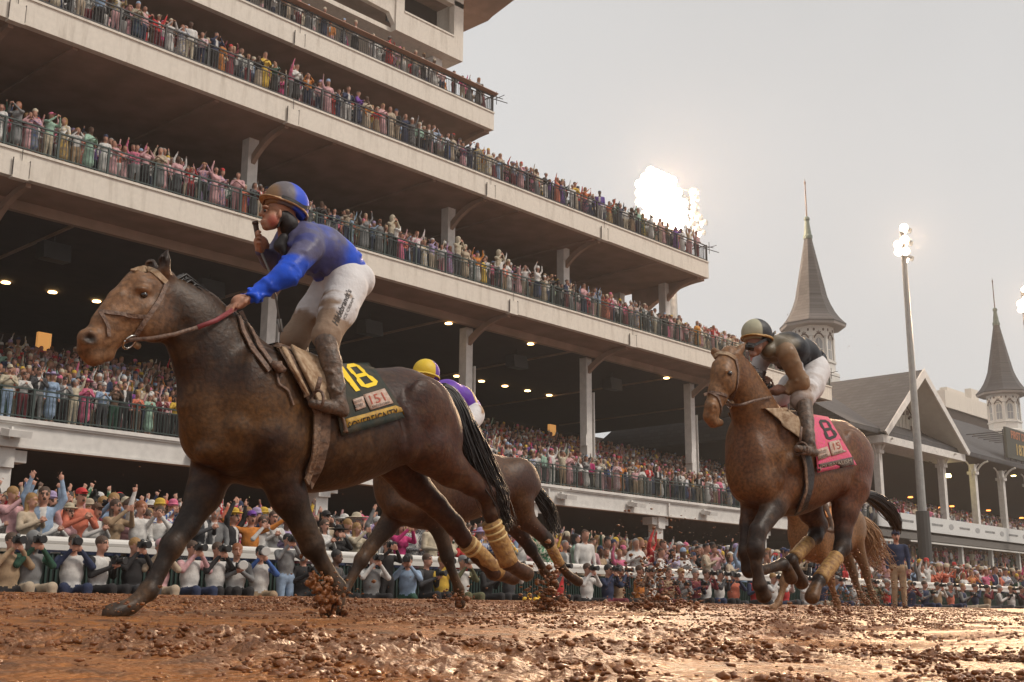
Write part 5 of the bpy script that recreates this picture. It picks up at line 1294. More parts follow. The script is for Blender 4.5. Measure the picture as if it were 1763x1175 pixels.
for (bx, by, tx, ty, dy) in ((284, 470, 289, 428, -.055), (264, 468, 262, 446, .05)):
    a, t = h1.P(bx, by, dy), h1.P(tx, ty, dy * 1.3); md = a * .5 + t * .5 + np.array([-.012, 0, 0])
    h1.c.bar(a, md, .03, .034, k=.02, mi=3); h1.c.bar(md, t, .034, .006, k=.01, mi=3); h1.c.bar(a * .7 + t * .3 + np.array([-.03, -.012, 0]), a * .25 + t * .75 + np.array([-.02, -.012, 0]), .016, .009, k=.008, mi=255, cut=True)
# shoulder, chest and haunch muscles
h1.blob(455, 690, -.17, (.26, .13, .3), k=.08); h1.blob(388, 680, .13, (.22, .12, .3), k=.08)
h1.blob(482, 760, -.17, (.2, .12, .17), k=.06); h1.blob(352, 745, .09, (.13, .12, .16), k=.06); h1.blob(398, 762, -.1, (.15, .13, .16), k=.05)
h1.blob(738, 716, -.15, (.21, .13, .24), k=.07); h1.blob(690, 700, .16, (.27, .13, .27), k=.07)
h1.blob(766, 755, -.15, (.13, .11, .19), k=.06); h1.blob(690, 760, -.16, (.17, .11, .14), k=.05)
for mx_, my_, md_, rr_ in ((470, 748, -.235, (.15, .06, .1)), (438, 668, -.225, (.1, .05, .2)), (412, 738, -.19, (.09, .07, .09)), (362, 778, -.07, (.08, .09, .07)), (730, 694, -.24, (.15, .05, .16)), (770, 745, -.2, (.07, .06, .18)), (703, 772, -.2, (.09, .06, .08)), (486, 648, -.22, (.1, .05, .12))):
    h1.blob(mx_, my_, md_, rr_, k=.03)
h1.leg([(372, 790, .15), (352, 850, .105), (322, 905, .07), (296, 940, .062), (276, 978, .047), (255, 1018, .05), (226, 1044, .045), (192, 1056, .05)], .14, lo=2)
h1.leg([(478, 800, .15), (497, 855, .11), (522, 905, .078), (537, 938, .068), (556, 972, .05), (580, 1012, .052), (580, 1036, .05), (566, 1054, .055)], -.13, lo=2)
h1.leg([(738, 770, .19), (775, 806, .12), (812, 832, .085), (838, 848, .075), (846, 885, .052), (858, 930, .05), (876, 968, .056), (888, 978, .05), (906, 988, .056)], -.15, lo=3)
h1.c.bar(h1.P(836, 836, -.15), h1.P(853, 842, -.15), .04, .035, k=.02, mi=1)
h1.leg([(665, 770, .18), (710, 832, .115), (752, 872, .082), (783, 905, .072), (797, 925, .055), (820, 958, .05), (850, 985, .055), (866, 990, .05), (884, 996, .05)], .15, lo=3)
def col1(P, vid):
    C = np.empty((len(P), 3)); C[:] = (.03, .0105, .0045)
    C[vid == 1] = (.026, .016, .011); C[vid == 2] = (.035, .02, .012); C[vid == 3] = (.085, .038, .017)
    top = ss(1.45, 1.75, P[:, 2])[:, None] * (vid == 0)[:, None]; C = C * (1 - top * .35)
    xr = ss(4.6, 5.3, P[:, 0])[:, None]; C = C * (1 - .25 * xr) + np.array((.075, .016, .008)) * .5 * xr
    face = ss(3.38, 3.1, P[:, 0])[:, None] * (vid == 3)[:, None]
    C = C * (1 - face * .85) + np.array((.26, .13, .06)) * face * .85
    chest = ss(4.8, 4.0, P[:, 0])[:, None] * ss(1.75, 1.3, P[:, 2])[:, None] * ss(.7, 1.25, P[:, 2])[:, None]
    mm = blob_mask(P, 4, .5, 3, .16) * (.25 + .75 * chest) * (vid == 0)[:, None]
    C = C * (1 - mm * .7) + np.array((.15, .066, .016)) * mm * .7
    sp = blob_mask(P, 26, .66, 8, .05); C = C * (1 - sp * .45) + np.array((.15, .08, .035)) * sp * .45
    er = ((P[:, 2] > h1.P(285, 468)[2]) & (P[:, 0] > h1.P(262, 468)[0]) & (vid == 3))[:, None] * .85; C = C * (1 - er) + np.array((.014, .009, .008)) * er
    low = ss(1.0, .4, P[:, 2])[:, None] * blob_mask(P, 9, .5, 15, .12); C = C * (1 - low * .5) + np.array((.15, .085, .045)) * low * .5
    nost = ss(.055, .03, np.linalg.norm((P - h1.P(156, 582, -.075)) * np.array([1, 1, 1.3]), axis=1))[:, None]; nost = np.maximum(nost, ss(.012, .006, np.abs((P[:, 2] - h1.P(160, 606)[2]) - .25 * (P[:, 0] - h1.P(160, 606)[0])))[:, None] * (P[:, 0] < h1.P(178, 600)[0])[:, None] * .8); C = C * (1 - nost) + np.array((.02, .012, .01)) * nost
    return C
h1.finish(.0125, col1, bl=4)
eye(h1, 247.5, 508, 0)
h1.tail([(760, 665, -.02), (777, 678, -.05), (792, 708, -.09), (808, 755, -.12), (830, 808, -.14), (852, 858, -.15), (868, 905, -.15)], [.03, .04, .055, .08, .09, .08, .05], HAIRB, n=260, curl=.022)
b = MB(); rs = np.random.default_rng(2)                                    # mane: short wet locks thrown back
for i in range(420):
    t = rs.random(); px = 300 + 118 * t; py = 478 + 88 * t ** .9
    p = Vector(h1.P(px, py, rs.uniform(-.03, .03))); L = rs.uniform(.04, .1) * (1.2 - .5 * t)
    b.tube([p - Vector((.02, 0, .03)), p + Vector((.5 * L, rs.normal(0, .015), .3 * L)), p + Vector((1.2 * L, rs.normal(0, .03), -.1 * L + rs.normal(0, .015)))], [.008, .006, .002], 4, cap=False)
h1.add(b, 'mane', HAIRB)
hand1 = h1.P(410, 526, -.1)
rein = bridle(h1, [(229, 468), (250, 462), (268, 470), (285, 488)], [(285, 490), (275, 515), (255, 545), (236, 573), (228, 584)], [(172, 537), (200, 540), (225, 544), (252, 546)], [(172, 536), (180, 550), (186, 562), (187, 580)], (221, 587), .043,
              [h1.P(262, 583, -.16), h1.P(300, 576, -.2), h1.P(340, 564, -.2)])
b = MB(); b.strap([h1.P(340, 564, -.2), h1.P(372, 552, -.18), Vector(hand1) + Vector((-.02, -.02, -.02))], .026, .009, (0, 0, 1)); h1.add(b, 'rein_grip', mat('red_rein_rubber', (.2, .03, .035), .6))
for q_ in ([(414, 536), (425, 560), (445, 598), (470, 634)], [(408, 540), (416, 572), (436, 606), (462, 640)]):
    h1.strap(q_, .03, .01, 'neck_strap', STRAPL, off=.014)
p, n = h1.hit(474, 636, .03); b = MB(); b.tube([p + Vector((-.04, 0, .02)), p, p + Vector((.045, 0, -.012))], [.016, .03, .016], 8); b.tube([p + Vector((0, 0, .03)), p + Vector((.01, -.01, -.03))], .02, 8); h1.add(b, 'strap_knot', STRAPL)
h1.strap([(474, 640), (478, 662), (494, 672), (503, 698)], .012, .006, 'loose_strap', STRAPL, off=.012)
# saddlecloth with number, patches and name strip
GREENC = mat('green_saddlecloth', (.01, .021, .017), .8, bump=.4, scale=9, var=.2, vcol=(.055, .042, .024)); YEL = mat('yellow_number', (.85, .58, .0), .6)
cloth, cb = h1.sheet([(560, 626), (634, 625), (696, 720), (585, 752)], 'saddlecloth', GREENC, off=.022, mirror=True)
h1.poly(squeeze(DIG1, -.02, .36) + squeeze(DIG8, .4, 1.02), [(578, 631), (613, 626), (654, 662), (606, 677)], YEL, cloth, cb, off=.004)
st, stb = h1.sheet([(594, 722), (687, 697), (697, 720), (598, 750)], 'name_strip', mat('gold_name_strip', (.5, .3, .03), .6, bump=.4, scale=40, var=.4, vcol=(.34, .19, .04)), off=.008, th=.003, nu=12, nv=4, parent=cloth, bvh=cb)
BLK = mat('black_print', (.02, .015, .012), .7); REDP = mat('red_print', (.35, .06, .03), .7)
h1.letters('SOVEREIGNTY', [(598, 728), (684, 702), (688, 716), (602, 744)], BLK, cloth, stb, off=.003)
WPAT = mat('muddied_white_patch', (.5, .4, .34), .7, bump=.3, scale=40, var=.35, vcol=(.38, .22, .15))
pt, pb = h1.sheet([(624, 681), (661, 670), (676, 695), (637, 707)], 'patch', WPAT, off=.008, th=.003, nu=6, nv=5, parent=cloth, bvh=cb)
h1.letters('151', [(634, 682), (657, 676), (665, 690), (640, 697)], REDP, cloth, pb, off=.003); h1.letters('KENTUCKY DERBY', [(640, 699), (670, 691), (672, 694), (641, 703)], BLK, cloth, pb, off=.003)
pt, pb = h1.sheet([(606, 689), (624, 683), (629, 702), (612, 708)], 'patch', WPAT, off=.008, th=.003, nu=4, nv=4, parent=cloth, bvh=cb)
h1.letters('KENTUCKY', [(608, 692), (622, 687), (624, 691), (609, 696)], BLK, cloth, pb, off=.003, sub=0); h1.letters('DERBY', [(610, 698), (624, 694), (626, 699), (612, 703)], BLK, cloth, pb, off=.003, sub=0)
# saddle, pads, girths
sad, sb_ = h1.sheet([(470, 597), (545, 622), (566, 705), (536, 716)], 'saddle_pad', PADB, off=.035, mirror=True)
pd, pdb = h1.sheet([(498, 600), (553, 624), (566, 698), (548, 704)], 'saddle', PADT, off=.03, th=.02, parent=sad, bvh=sb_)
pd2, _ = h1.sheet([(471, 598), (490, 602), (530, 682), (516, 684)], 'saddle_flap', PADT, off=.018, th=.012, parent=sad, bvh=sb_)
pd3, _ = h1.sheet([(560, 700), (592, 722), (600, 752), (558, 752)], 'saddle_flap', PADB, off=.012, th=.008, parent=sad, bvh=cb)
h1.strap([(553, 690), (553, 720), (552, 758), (543, 795), (527, 834)], .1, .014, 'girth', PADB, off=.018); h1.strap([(543, 700), (540, 740), (535, 790), (520, 832)], .05, .012, 'surcingle', LEATHER, off=.03)
# bandages
def wrap(h, a, b_, ra, rb, bands=(), name='leg_wrap'):
    m = MB(); A, B = Vector(h.P(*a)), Vector(h.P(*b_)); n = 9
    m.tube([A.lerp(B, t) for t in np.linspace(0, 1, n)], [(ra + (rb - ra) * t) * (1 + .03 * math.sin(t * 40)) for t in np.linspace(0, 1, n)], 16); w = h.add(m, name, WRAP)
    for t in bands:
        m = MB(); r_ = (ra + (rb - ra) * t) * 1.06; m.tube([A.lerp(B, t), A.lerp(B, t + .045)], r_, 16); h.add(m, 'wrap_band', WRAPS, parent=w)
wrap(h1, (845, 898, -.15), (876, 970, -.15), .068, .066, (.06, .2, .34)); wrap(h1, (803, 934, .15), (858, 988, .15), .066, .062, (.05, .18))
b = MB(); ctr = h1.P(532, 692, -.36)
# stirrup iron is added with the rider
clod = []
rs = np.random.default_rng(9)
c = Clay()
q = h1.P(556, 1020, -.16)
for i in range(330):
    t = rs.random(); p = h1.P(546 + 32 * t + rs.uniform(-20, 20), 988 + 72 * t + rs.uniform(-12, 12), -.18 + rs.uniform(-.06, .06)); r_ = rs.uniform(.006, .045) ** 1.15 * (1 if t > .25 else .7) * (1 if i < 60 else .55)
    c.ell(p, (r_ * rs.uniform(.6, 1.5), r_, r_ * rs.uniform(.6, 1.3)), k=.014)
o = sculpt('mud_clod', c, .007, [DRYMUD], smooth=0, origin=tuple(q)); tag(o, 'big clod of wet mud thrown up at the leading horse\'s near fore hoof', 'mud clod')
# ---------------------------------------------------------------- the second horse, number 8
h2 = Horse(4.9, 'reddish bay racehorse in mid air at the right, under a pink number 8 saddlecloth')
h2.trunk([(1288, 735, 862, .19), (1310, 712, 880, .235), (1340, 704, 890, .26), (1370, 708, 888, .28), (1400, 718, 872, .285), (1425, 722, 858, .28), (1448, 724, 840, .26), (1466, 742, 825, .2)])
h2.path([(1316, 775, .3), (1308, 735, .26), (1290, 690, .205), (1274, 655, .165), (1262, 630, .13)], k=.06, flat=.62)
h2.path([(1258, 622, .125), (1245, 650, .118), (1236, 678, .092), (1226, 704, .072), (1222, 716, .062)], mi=3, k=.03, flat=.66)
h2.blob(1252, 652, -.05, (.11, .06, .115), k=.04, mi=3); h2.blob(1252, 652, .05, (.11, .06, .115), k=.04, mi=3)
h2.blob(1244, 632, 0, (.08, .085, .07), k=.03, mi=3); h2.blob(1253, 642, -.095, (.04, .022, .022), k=.015, mi=3); h2.blob(1256, 643, -.115, (.022, .026, .02), k=.01, mi=255, cut=True)
h2.blob(1226, 702, -.03, (.055, .04, .05), k=.02, mi=3); h2.blob(1224, 702, .03, (.055, .04, .05), k=.02, mi=3); h2.blob(1231, 703, -.07, (.022, .02, .024), k=.008, mi=255, cut=True); h2.blob(1210, 702, .05, (.02, .02, .024), k=.008, mi=255, cut=True)
h2.path([(1220, 718, .04), (1228, 728, .038), (1240, 728, .03)], mi=3, k=.025, flat=.95)
for (bx, by, tx, ty, dy) in ((1266, 612, 1284, 590, -.06), (1234, 614, 1227, 598, .07)):
    a, t = h2.P(bx, by, dy), h2.P(tx, ty, dy * 1.3); md = a * .5 + t * .5
    h2.c.bar(a, md, .03, .033, k=.02, mi=3); h2.c.bar(md, t, .033, .007, k=.01, mi=3)
h2.blob(1372, 775, -.17, (.24, .13, .27), k=.07); h2.blob(1285, 775, .14, (.24, .13, .28), k=.07)
h2.blob(1362, 838, -.15, (.18, .12, .17), k=.05); h2.blob(1285, 830, .12, (.16, .13, .17), k=.05); h2.blob(1312, 835, -.1, (.15, .12, .15), k=.05)
h2.blob(1468, 790, -.16, (.27, .13, .26), k=.07); h2.blob(1420, 800, .16, (.27, .13, .26), k=.07); h2.blob(1472, 825, -.15, (.18, .12, .24), k=.06)
for mx_, my_, md_, rr_ in ((1372, 800, -.235, (.15, .06, .11)), (1358, 750, -.2, (.1, .06, .2)), (1330, 825, -.16, (.09, .08, .09)), (1296, 838, -.04, (.07, .09, .08)), (1292, 838, .12, (.07, .09, .08)), (1468, 772, -.23, (.15, .05, .16)), (1482, 812, -.19, (.07, .06, .18)), (1448, 832, -.2, (.09, .06, .08))):
    h2.blob(mx_, my_, md_, rr_, k=.03)
h2.leg([(1348, 838, .15), (1335, 868, .105), (1305, 915, .075), (1301, 945, .068), (1302, 975, .048), (1308, 1008, .052), (1312, 1018, .05), (1315, 1026, .06)], -.13, lo=2)
h2.leg([(1300, 850, .14), (1291, 905, .09), (1284, 950, .065), (1290, 980, .06), (1318, 981, .043), (1347, 972, .05), (1354, 978, .045), (1362, 996, .055)], .14, lo=2)
h2.leg([(1462, 838, .2), (1455, 880, .125), (1452, 915, .085), (1450, 942, .07), (1437, 962, .052), (1410, 1000, .05), (1404, 1012, .048), (1398, 1028, .06)], -.14, lo=3)
h2.c.bar(h2.P(1458, 930, -.14), h2.P(1462, 944, -.14), .04, .03, k=.02, mi=1)
h2.leg([(1390, 845, .17), (1395, 880, .115), (1412, 905, .078), (1404, 922, .066), (1390, 935, .052), (1362, 966, .05), (1368, 980, .048), (1380, 1004, .058)], .15, lo=3)
def col2(P, vid):
    C = np.empty((len(P), 3)); C[:] = (.13, .042, .016)
    C[vid == 1] = (.035, .02, .014); C[vid == 2] = (.07, .033, .015); C[vid == 3] = (.25, .125, .055)
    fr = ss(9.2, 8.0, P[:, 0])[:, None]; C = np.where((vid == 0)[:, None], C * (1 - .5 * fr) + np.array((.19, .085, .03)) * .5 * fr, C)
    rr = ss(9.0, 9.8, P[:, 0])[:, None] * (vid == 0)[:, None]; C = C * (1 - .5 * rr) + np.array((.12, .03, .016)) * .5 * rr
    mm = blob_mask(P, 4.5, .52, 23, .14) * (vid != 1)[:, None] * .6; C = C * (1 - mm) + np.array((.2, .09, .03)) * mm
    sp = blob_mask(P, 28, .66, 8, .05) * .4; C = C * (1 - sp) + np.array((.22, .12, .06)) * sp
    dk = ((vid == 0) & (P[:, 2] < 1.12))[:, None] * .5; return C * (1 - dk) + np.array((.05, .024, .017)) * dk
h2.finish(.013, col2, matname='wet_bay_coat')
eye(h2, 1257, 643, 0, .022)
h2.tail([(1482, 850, -.03), (1497, 854, -.05), (1515, 866, -.05), (1531, 882, -.04), (1541, 898, -.02), (1546, 912, 0)], [.045, .065, .075, .075, .06, .03], HAIRB, n=200, curl=.012)
b = MB(); rs = np.random.default_rng(3)
for i in range(150):
    t = rs.random(); p = Vector(h2.P(1262 + 62 * t, 612 + 70 * t, rs.uniform(-.04, .03))); L = rs.uniform(.06, .13)
    b.tube([p - Vector((.01, 0, .03)), p + Vector((.4 * L, rs.normal(0, .015), .4 * L)), p + Vector((1.0 * L, rs.normal(0, .03), .2 * L))], [.008, .006, .002], 4, cap=False)
h2.add(b, 'mane', HAIRB)
bridle(h2, [(1229, 614), (1240, 609), (1252, 610), (1266, 618)], [(1266, 618), (1270, 640), (1268, 665), (1259, 690)], [(1212, 680), (1224, 676), (1240, 678), (1256, 684)], [(1224, 676), (1236, 684), (1241, 700), (1240, 716)], (1257, 695), .035,
       [h2.P(1275, 698, -.18), h2.P(1300, 690, -.2), h2.P(1328, 684, -.16)])
PINK = mat('pink_saddlecloth', (.72, .06, .22), .7, bump=.4, scale=50, var=.25, vcol=(.55, .12, .12))
cloth2, cb2 = h2.sheet([(1395, 717), (1424, 722), (1471, 801), (1404, 814)], 'saddlecloth', PINK, off=.022, mirror=True)
h2.poly(DIG8, [(1407, 723), (1425, 724), (1443, 752), (1424, 760)], BLK, cloth2, cb2, off=.005, name='number')
pt, pb = h2.sheet([(1425, 762), (1452, 756), (1461, 776), (1431, 786)], 'patch', WPAT, off=.009, th=.003, nu=6, nv=5, parent=cloth2, bvh=cb2)
h2.letters('151', [(1433, 764), (1450, 760), (1454, 771), (1436, 775)], REDP, cloth2, pb, off=.003); h2.letters('KENTUCKY DERBY', [(1436, 779), (1456, 774), (1457, 777), (1436, 782)], BLK, cloth2, pb, off=.003, sub=0)
pt, pb = h2.sheet([(1404, 775), (1423, 769), (1429, 785), (1408, 793)], 'patch', WPAT, off=.009, th=.003, nu=4, nv=4, parent=cloth2, bvh=cb2)
h2.letters('KENTUCKY', [(1407, 778), (1422, 774), (1424, 779), (1409, 783)], BLK, cloth2, pb, off=.003, sub=0); h2.letters('DERBY', [(1410, 786), (1424, 781), (1426, 785), (1412, 790)], BLK, cloth2, pb, off=.003, sub=0)
st2, stb2 = h2.sheet([(1406, 800), (1467, 787), (1469, 801), (1409, 815)], 'name_strip', mat('black_name_strip', (.03, .022, .018), .6, bump=.3, scale=40, var=.3, vcol=(.12, .06, .04)), off=.01, th=.003, nu=10, nv=4, parent=cloth2, bvh=cb2)
h2.letters('JOURNALISM', [(1410, 803), (1465, 790), (1467, 798), (1411, 811)], mat('silver_lettering', (.4, .33, .26), .5), cloth2, stb2, off=.004)
sad2, sb2 = h2.sheet([(1312, 704), (1348, 706), (1396, 742), (1374, 758)], 'saddle_pad', PADT, off=.035, mirror=True)
h2.strap([(1376, 768), (1386, 790), (1392, 820), (1386, 850), (1376, 878)], .12, .014, 'girth', DKGEAR, off=.02); h2.strap([(1372, 770), (1380, 800), (1383, 840), (1372, 874)], .03, .01, 'surcingle', LEATHER, off=.036)
wrap(h2, (1440, 960, -.14), (1411, 998, -.14), .066, .062, ()); wrap(h2, (1392, 934, .15), (1366, 962, .15), .062, .058, ())
pst, _ = h2.sheet([(1368, 712), (1392, 716), (1392, 752), (1378, 745)], 'under_pad', PINK, off=.05, th=.004, nu=6, nv=6, parent=sad2)

# ---------------------------------------------------------------- the third horse, hidden behind the leader
h3 = Horse(8.3, 'brown racehorse half hidden behind the leader\'s hind legs and tail')
h3.trunk([(680, 775, 890, .18), (705, 762, 908, .23), (735, 757, 914, .25), (775, 764, 908, .28), (815, 776, 895, .28), (850, 782, 880, .27), (880, 790, 868, .25), (900, 812, 858, .2)])
h3.path([(700, 820, .28), (680, 780, .24), (655, 735, .18), (640, 710, .13)], k=.06, flat=.6)
h3.path([(632, 700, .11), (610, 716, .1), (590, 735, .07)], mi=3, flat=.65)
h3.blob(735, 830, -.16, (.24, .13, .27), k=.07); h3.blob(672, 830, .12, (.18, .14, .26), k=.07); h3.blob(700, 870, -.1, (.2, .13, .14), k=.05)
h3.blob(895, 830, -.15, (.26, .14, .25), k=.07); h3.blob(850, 835, .15, (.26, .13, .25), k=.07)
h3.leg([(690, 870, .14), (668, 905, .1), (636, 945, .072), (622, 965, .064), (608, 990, .046), (592, 1018, .05), (582, 1032, .045), (572, 1040, .052)], .12, lo=2)
h3.leg([(744, 868, .14), (752, 900, .1), (765, 940, .072), (770, 958, .065), (778, 985, .046), (790, 1015, .05), (793, 1028, .045), (792, 1040, .055)], -.13, lo=2)
h3.leg([(895, 865, .17), (905, 895, .11), (930, 918, .08), (942, 930, .07), (950, 945, .05), (965, 975, .048), (978, 990, .046), (996, 1002, .054)], -.14, lo=3)
h3.leg([(860, 865, .17), (880, 900, .11), (902, 928, .08), (914, 945, .068), (924, 962, .05), (938, 985, .052), (946, 995, .05), (955, 1008, .054)], .14, lo=3)
def col3(P, vid):
    C = np.empty((len(P), 3)); C[:] = (.06, .022, .012); C[vid == 1] = (.03, .018, .012); C[vid == 2] = (.05, .025, .015)
    mm = blob_mask(P, 4, .5, 31, .14) * .6; return C * (1 - mm) + np.array((.13, .06, .02)) * mm
h3.finish(.018, col3, matname='muddy_brown_coat')
h3.tail([(915, 835, -.05), (928, 852, -.08), (942, 872, -.1), (951, 895, -.1), (956, 918, -.1)], [.05, .075, .08, .07, .05], HAIRB, n=110, curl=.03)
wrap(h3, (947, 940, -.14), (964, 972, -.14), .058, .055)
h3.sheet([(735, 752), (790, 758), (800, 800), (750, 800)], 'saddle', LEATHER, off=.03, nu=8, nv=8)
# ---------------------------------------------------------------- the fourth horse, further back
h4 = Horse(8.0, 'mud-spattered chestnut horse with flaxen tail seen between the bay horse\'s legs')
h4.trunk([(1378, 872, 955, .18), (1395, 862, 968, .24), (1415, 860, 972, .27), (1435, 862, 962, .27), (1452, 864, 950, .26), (1468, 876, 940, .2)])
h4.path([(1388, 905, .28), (1378, 880, .24), (1362, 850, .18), (1352, 835, .13)], k=.06, flat=.6)
h4.path([(1350, 828, .11), (1338, 845, .1), (1330, 862, .07)], mi=3, flat=.65)
h4.blob(1405, 905, -.15, (.24, .13, .27), k=.07); h4.blob(1378, 905, .12, (.2, .14, .27), k=.07); h4.blob(1470, 905, -.15, (.25, .14, .26), k=.07); h4.blob(1445, 910, .15, (.25, .13, .26), k=.07)
h4.leg([(1408, 935, .14), (1418, 960, .1), (1428, 985, .07), (1430, 1000, .062), (1434, 1018, .046), (1440, 1036, .05), (1443, 1042, .045), (1441, 1048, .052)], -.12, lo=2)
h4.leg([(1378, 940, .14), (1366, 965, .1), (1354, 990, .07), (1350, 1003, .062), (1346, 1020, .046), (1340, 1038, .05), (1335, 1044, .045), (1328, 1048, .052)], .12, lo=2)
h4.leg([(1470, 925, .18), (1478, 950, .11), (1488, 975, .078), (1492, 988, .068), (1494, 1000, .05), (1500, 1020, .048), (1504, 1028, .045), (1508, 1036, .052)], -.14, lo=3)
h4.leg([(1448, 930, .17), (1456, 955, .11), (1466, 978, .078), (1470, 990, .066), (1474, 1005, .05), (1482, 1026, .05), (1487, 1032, .045), (1494, 1038, .052)], .14, lo=3)
def col4(P, vid):
    C = np.empty((len(P), 3)); C[:] = (.27, .13, .05)
    rr = ss(15.2, 16.3, P[:, 0])[:, None]; C = C * (1 - rr) + np.array((.22, .15, .09)) * rr
    mm = blob_mask(P, 5, .5, 41, .14) * .5; return C * (1 - mm) + np.array((.16, .075, .03)) * mm
h4.finish(.022, col4, matname='chestnut_coat')
h4.tail([(1484, 893, -.03), (1492, 905, -.06), (1500, 925, -.08), (1508, 948, -.06), (1518, 965, 0)], [.05, .09, .13, .16, .14], HAIRT, n=150, curl=.07)
h4.sheet([(1412, 862), (1440, 864), (1446, 890), (1420, 892)], 'saddlecloth', mat('orange_white_cloth', (.6, .25, .08), .7), off=.03, nu=6, nv=6)

# ================================================================== RIDERS
def fingers(c, W, dirv, side, up, n=4, r=.0105, L=.075, curl=1.5, mi=0, thumb=True):
    """knuckles in a row across the palm, every finger bent round the thing held"""
    W = np.array(W, float); d = np.array(dirv, float); d /= np.linalg.norm(d); s_ = np.array(side, float); s_ /= np.linalg.norm(s_); u = np.array(up, float); u /= np.linalg.norm(u)
    c.ell(W + d * .045, (.04, .04, .04), k=.015, mi=mi); c.bar(W, W + d * .06, .03, .036, k=.02, mi=mi, flat=1)
    for j in range(n):
        b0 = W + d * .075 + s_ * (j - (n - 1) / 2) * .022; ll = L * (.9, 1.05, 1.0, .8)[j % 4]; a = curl * .45
        p1 = b0 + (d * math.cos(a * .6) - u * math.sin(a * .6)) * ll * .45; p2 = p1 + (d * math.cos(a * 1.8) - u * math.sin(a * 1.8)) * ll * .36; p3 = p2 + (d * math.cos(a * 3) - u * math.sin(a * 3)) * ll * .28
        c.chain([b0, p1, p2, p3], [r * 1.1, r, r * .92, r * .8], k=.005, mi=mi)
    if thumb:
        t0 = W + d * .02 + s_ * .04; t1 = t0 + d * .035 + s_ * .02 - u * .015; t2 = t1 + d * .03 - s_ * .012 - u * .02
        c.chain([t0, t1, t2], [.014, .0125, .01], k=.008, mi=mi)
class Rider:
    def __init__(s, M, loc, label):
        s.M = M; s.loc = tuple(loc); s.root = empty('person', loc, label, 'person', 'jockeys')
    def P(s, px, py, dy=0.0): return at(px, py, s.M + dy)
    def ch(s, c, pts, k=.03, mi=0, flat=1.0, lat=(0, 1, 0)):
        c.chain([s.P(p[0], p[1], p[3] if len(p) > 3 else 0) for p in pts], [p[2] for p in pts], k=k, mi=mi, flat=flat, lat=lat)
    def make(s, name, c, vox, m, colfn=None, smooth=2): return sculpt(name, c, vox, m if isinstance(m, (list, tuple)) else [m], parent=s.root, smooth=smooth, origin=s.loc, colfn=colfn)
def folds(c, A, B, r, n, seed, amp=.012, mi=0, lat=(0, 1, 0)):
    n = int(n * 1.6); amp *= 1.25
    """soft creases round a sleeve or trouser leg"""
    rs = np.random.default_rng(seed); A = np.array(A); B = np.array(B)
    for i in range(n):
        t = rs.random(); p = A + (B - A) * t; a = rs.uniform(0, 6.28); d = (B - A) / np.linalg.norm(B - A)
        u = np.cross(d, [0, 0, 1.0]); u /= np.linalg.norm(u); w = np.cross(d, u); q_ = u * math.cos(a) + w * math.sin(a); q2 = u * math.cos(a + .9) + w * math.sin(a + .9)
        c.bar(p + q_ * r * .96, p + d * rs.uniform(-.04, .06) + q2 * r * .96, amp, amp * .5, k=.012, mi=mi)
def colmix(base, mud, fn):
    def f(P, vid):
        m = np.clip(fn(P), 0, 1)[:, None]; return np.array(base) * (1 - m) + np.array(mud) * m
    return f
SILK = mat('racing_silk', (.1, .1, .3), .45, attr='Col', bump=.35, scale=14, var=.25, detail=6, spec=.3)
BREECH = mat('white_breeches', (.7, .7, .68), .75, attr='Col', bump=.4, scale=22, var=.08, detail=7)
BOOTM = mat('muddy_boot', (.14, .085, .055), .5, bump=.6, scale=30, var=.5, vcol=(.06, .04, .028)); SKINR = mat('ruddy_skin', (.36, .16, .1), .5, attr='Col', bump=.15, scale=60)
HELM = mat('cap_cover', (.1, .1, .3), .55, attr='Col', bump=.15, scale=30); DKGEAR = mat('black_gear', (.015, .012, .012), .6, bump=.3, scale=30)
MUDC = (.2, .125, .07)

# ---- rider 1: standing in the irons, right hand raised with the whip
r1 = Rider(5.7, (h1.loc[0], 5.7, 1.7), 'jockey in muddy royal blue silks and white breeches standing in the stirrups, whip raised')
c = Clay()
Hc = r1.P(487, 352, 0); up_ = np.array((0, 0, 1.))
c.ell(Hc, (.1, .078, .105), k=.02); c.ell(r1.P(468, 377, -.005), (.058, .056, .068), k=.03)
c.bar(r1.P(455, 362, 0), r1.P(449.5, 369, 0), .012, .016, k=.012); c.ell(r1.P(459, 391, 0), (.028, .03, .022), k=.02)           # nose, chin
c.ell(r1.P(454, 381, 0), (.02, .026, .01), k=.01); c.ell(r1.P(455, 385.5, -.0), (.022, .026, .009), k=.01)                       # lips
c.bar(r1.P(451, 383.5, -.03), r1.P(460, 384, -.045), .004, .003, k=.004, mi=0, cut=True)
c.ell(r1.P(472, 379, -.042), (.028, .022, .03), k=.03); c.ell(r1.P(457, 357, -.03), (.022, .022, .012), k=.012); c.ell(r1.P(457, 363, -.042), (.014, .014, .009), k=.006, mi=0, cut=True); c.ell(r1.P(458, 363.3, -.036), (.011, .011, .0095), k=.004)
c.ell(r1.P(482, 368, -.078), (.014, .01, .03), k=.008)
c.bar(r1.P(490, 378, 0), r1.P(505, 405, 0), .058, .07, k=.03)
c.bar(r1.P(505, 405, 0), r1.P(560, 440, 0), .09, .1, k=.04); c.bar(r1.P(560, 440), r1.P(592, 478), .1, .1, k=.04)
for q_ in (([(536, 426), (492, 476), (432, 512), (424, 515)], -.16, (-.165, -.2, -.13, -.12)), ([(496, 412), (466, 445), (449, 432), (447, 428)], .16, (.17, .22, .15, .14))):
    pts, _, dd = q_; c.chain([r1.P(p[0], p[1], d_) for p, d_ in zip(pts, dd)], [.05, .04, .028, .027], k=.02)
c.chain([r1.P(592, 480, -.1), r1.P(560, 585, -.21), r1.P(583, 690, -.25), r1.P(560, 700, -.26)], [.08, .05, .035, .03], k=.03)
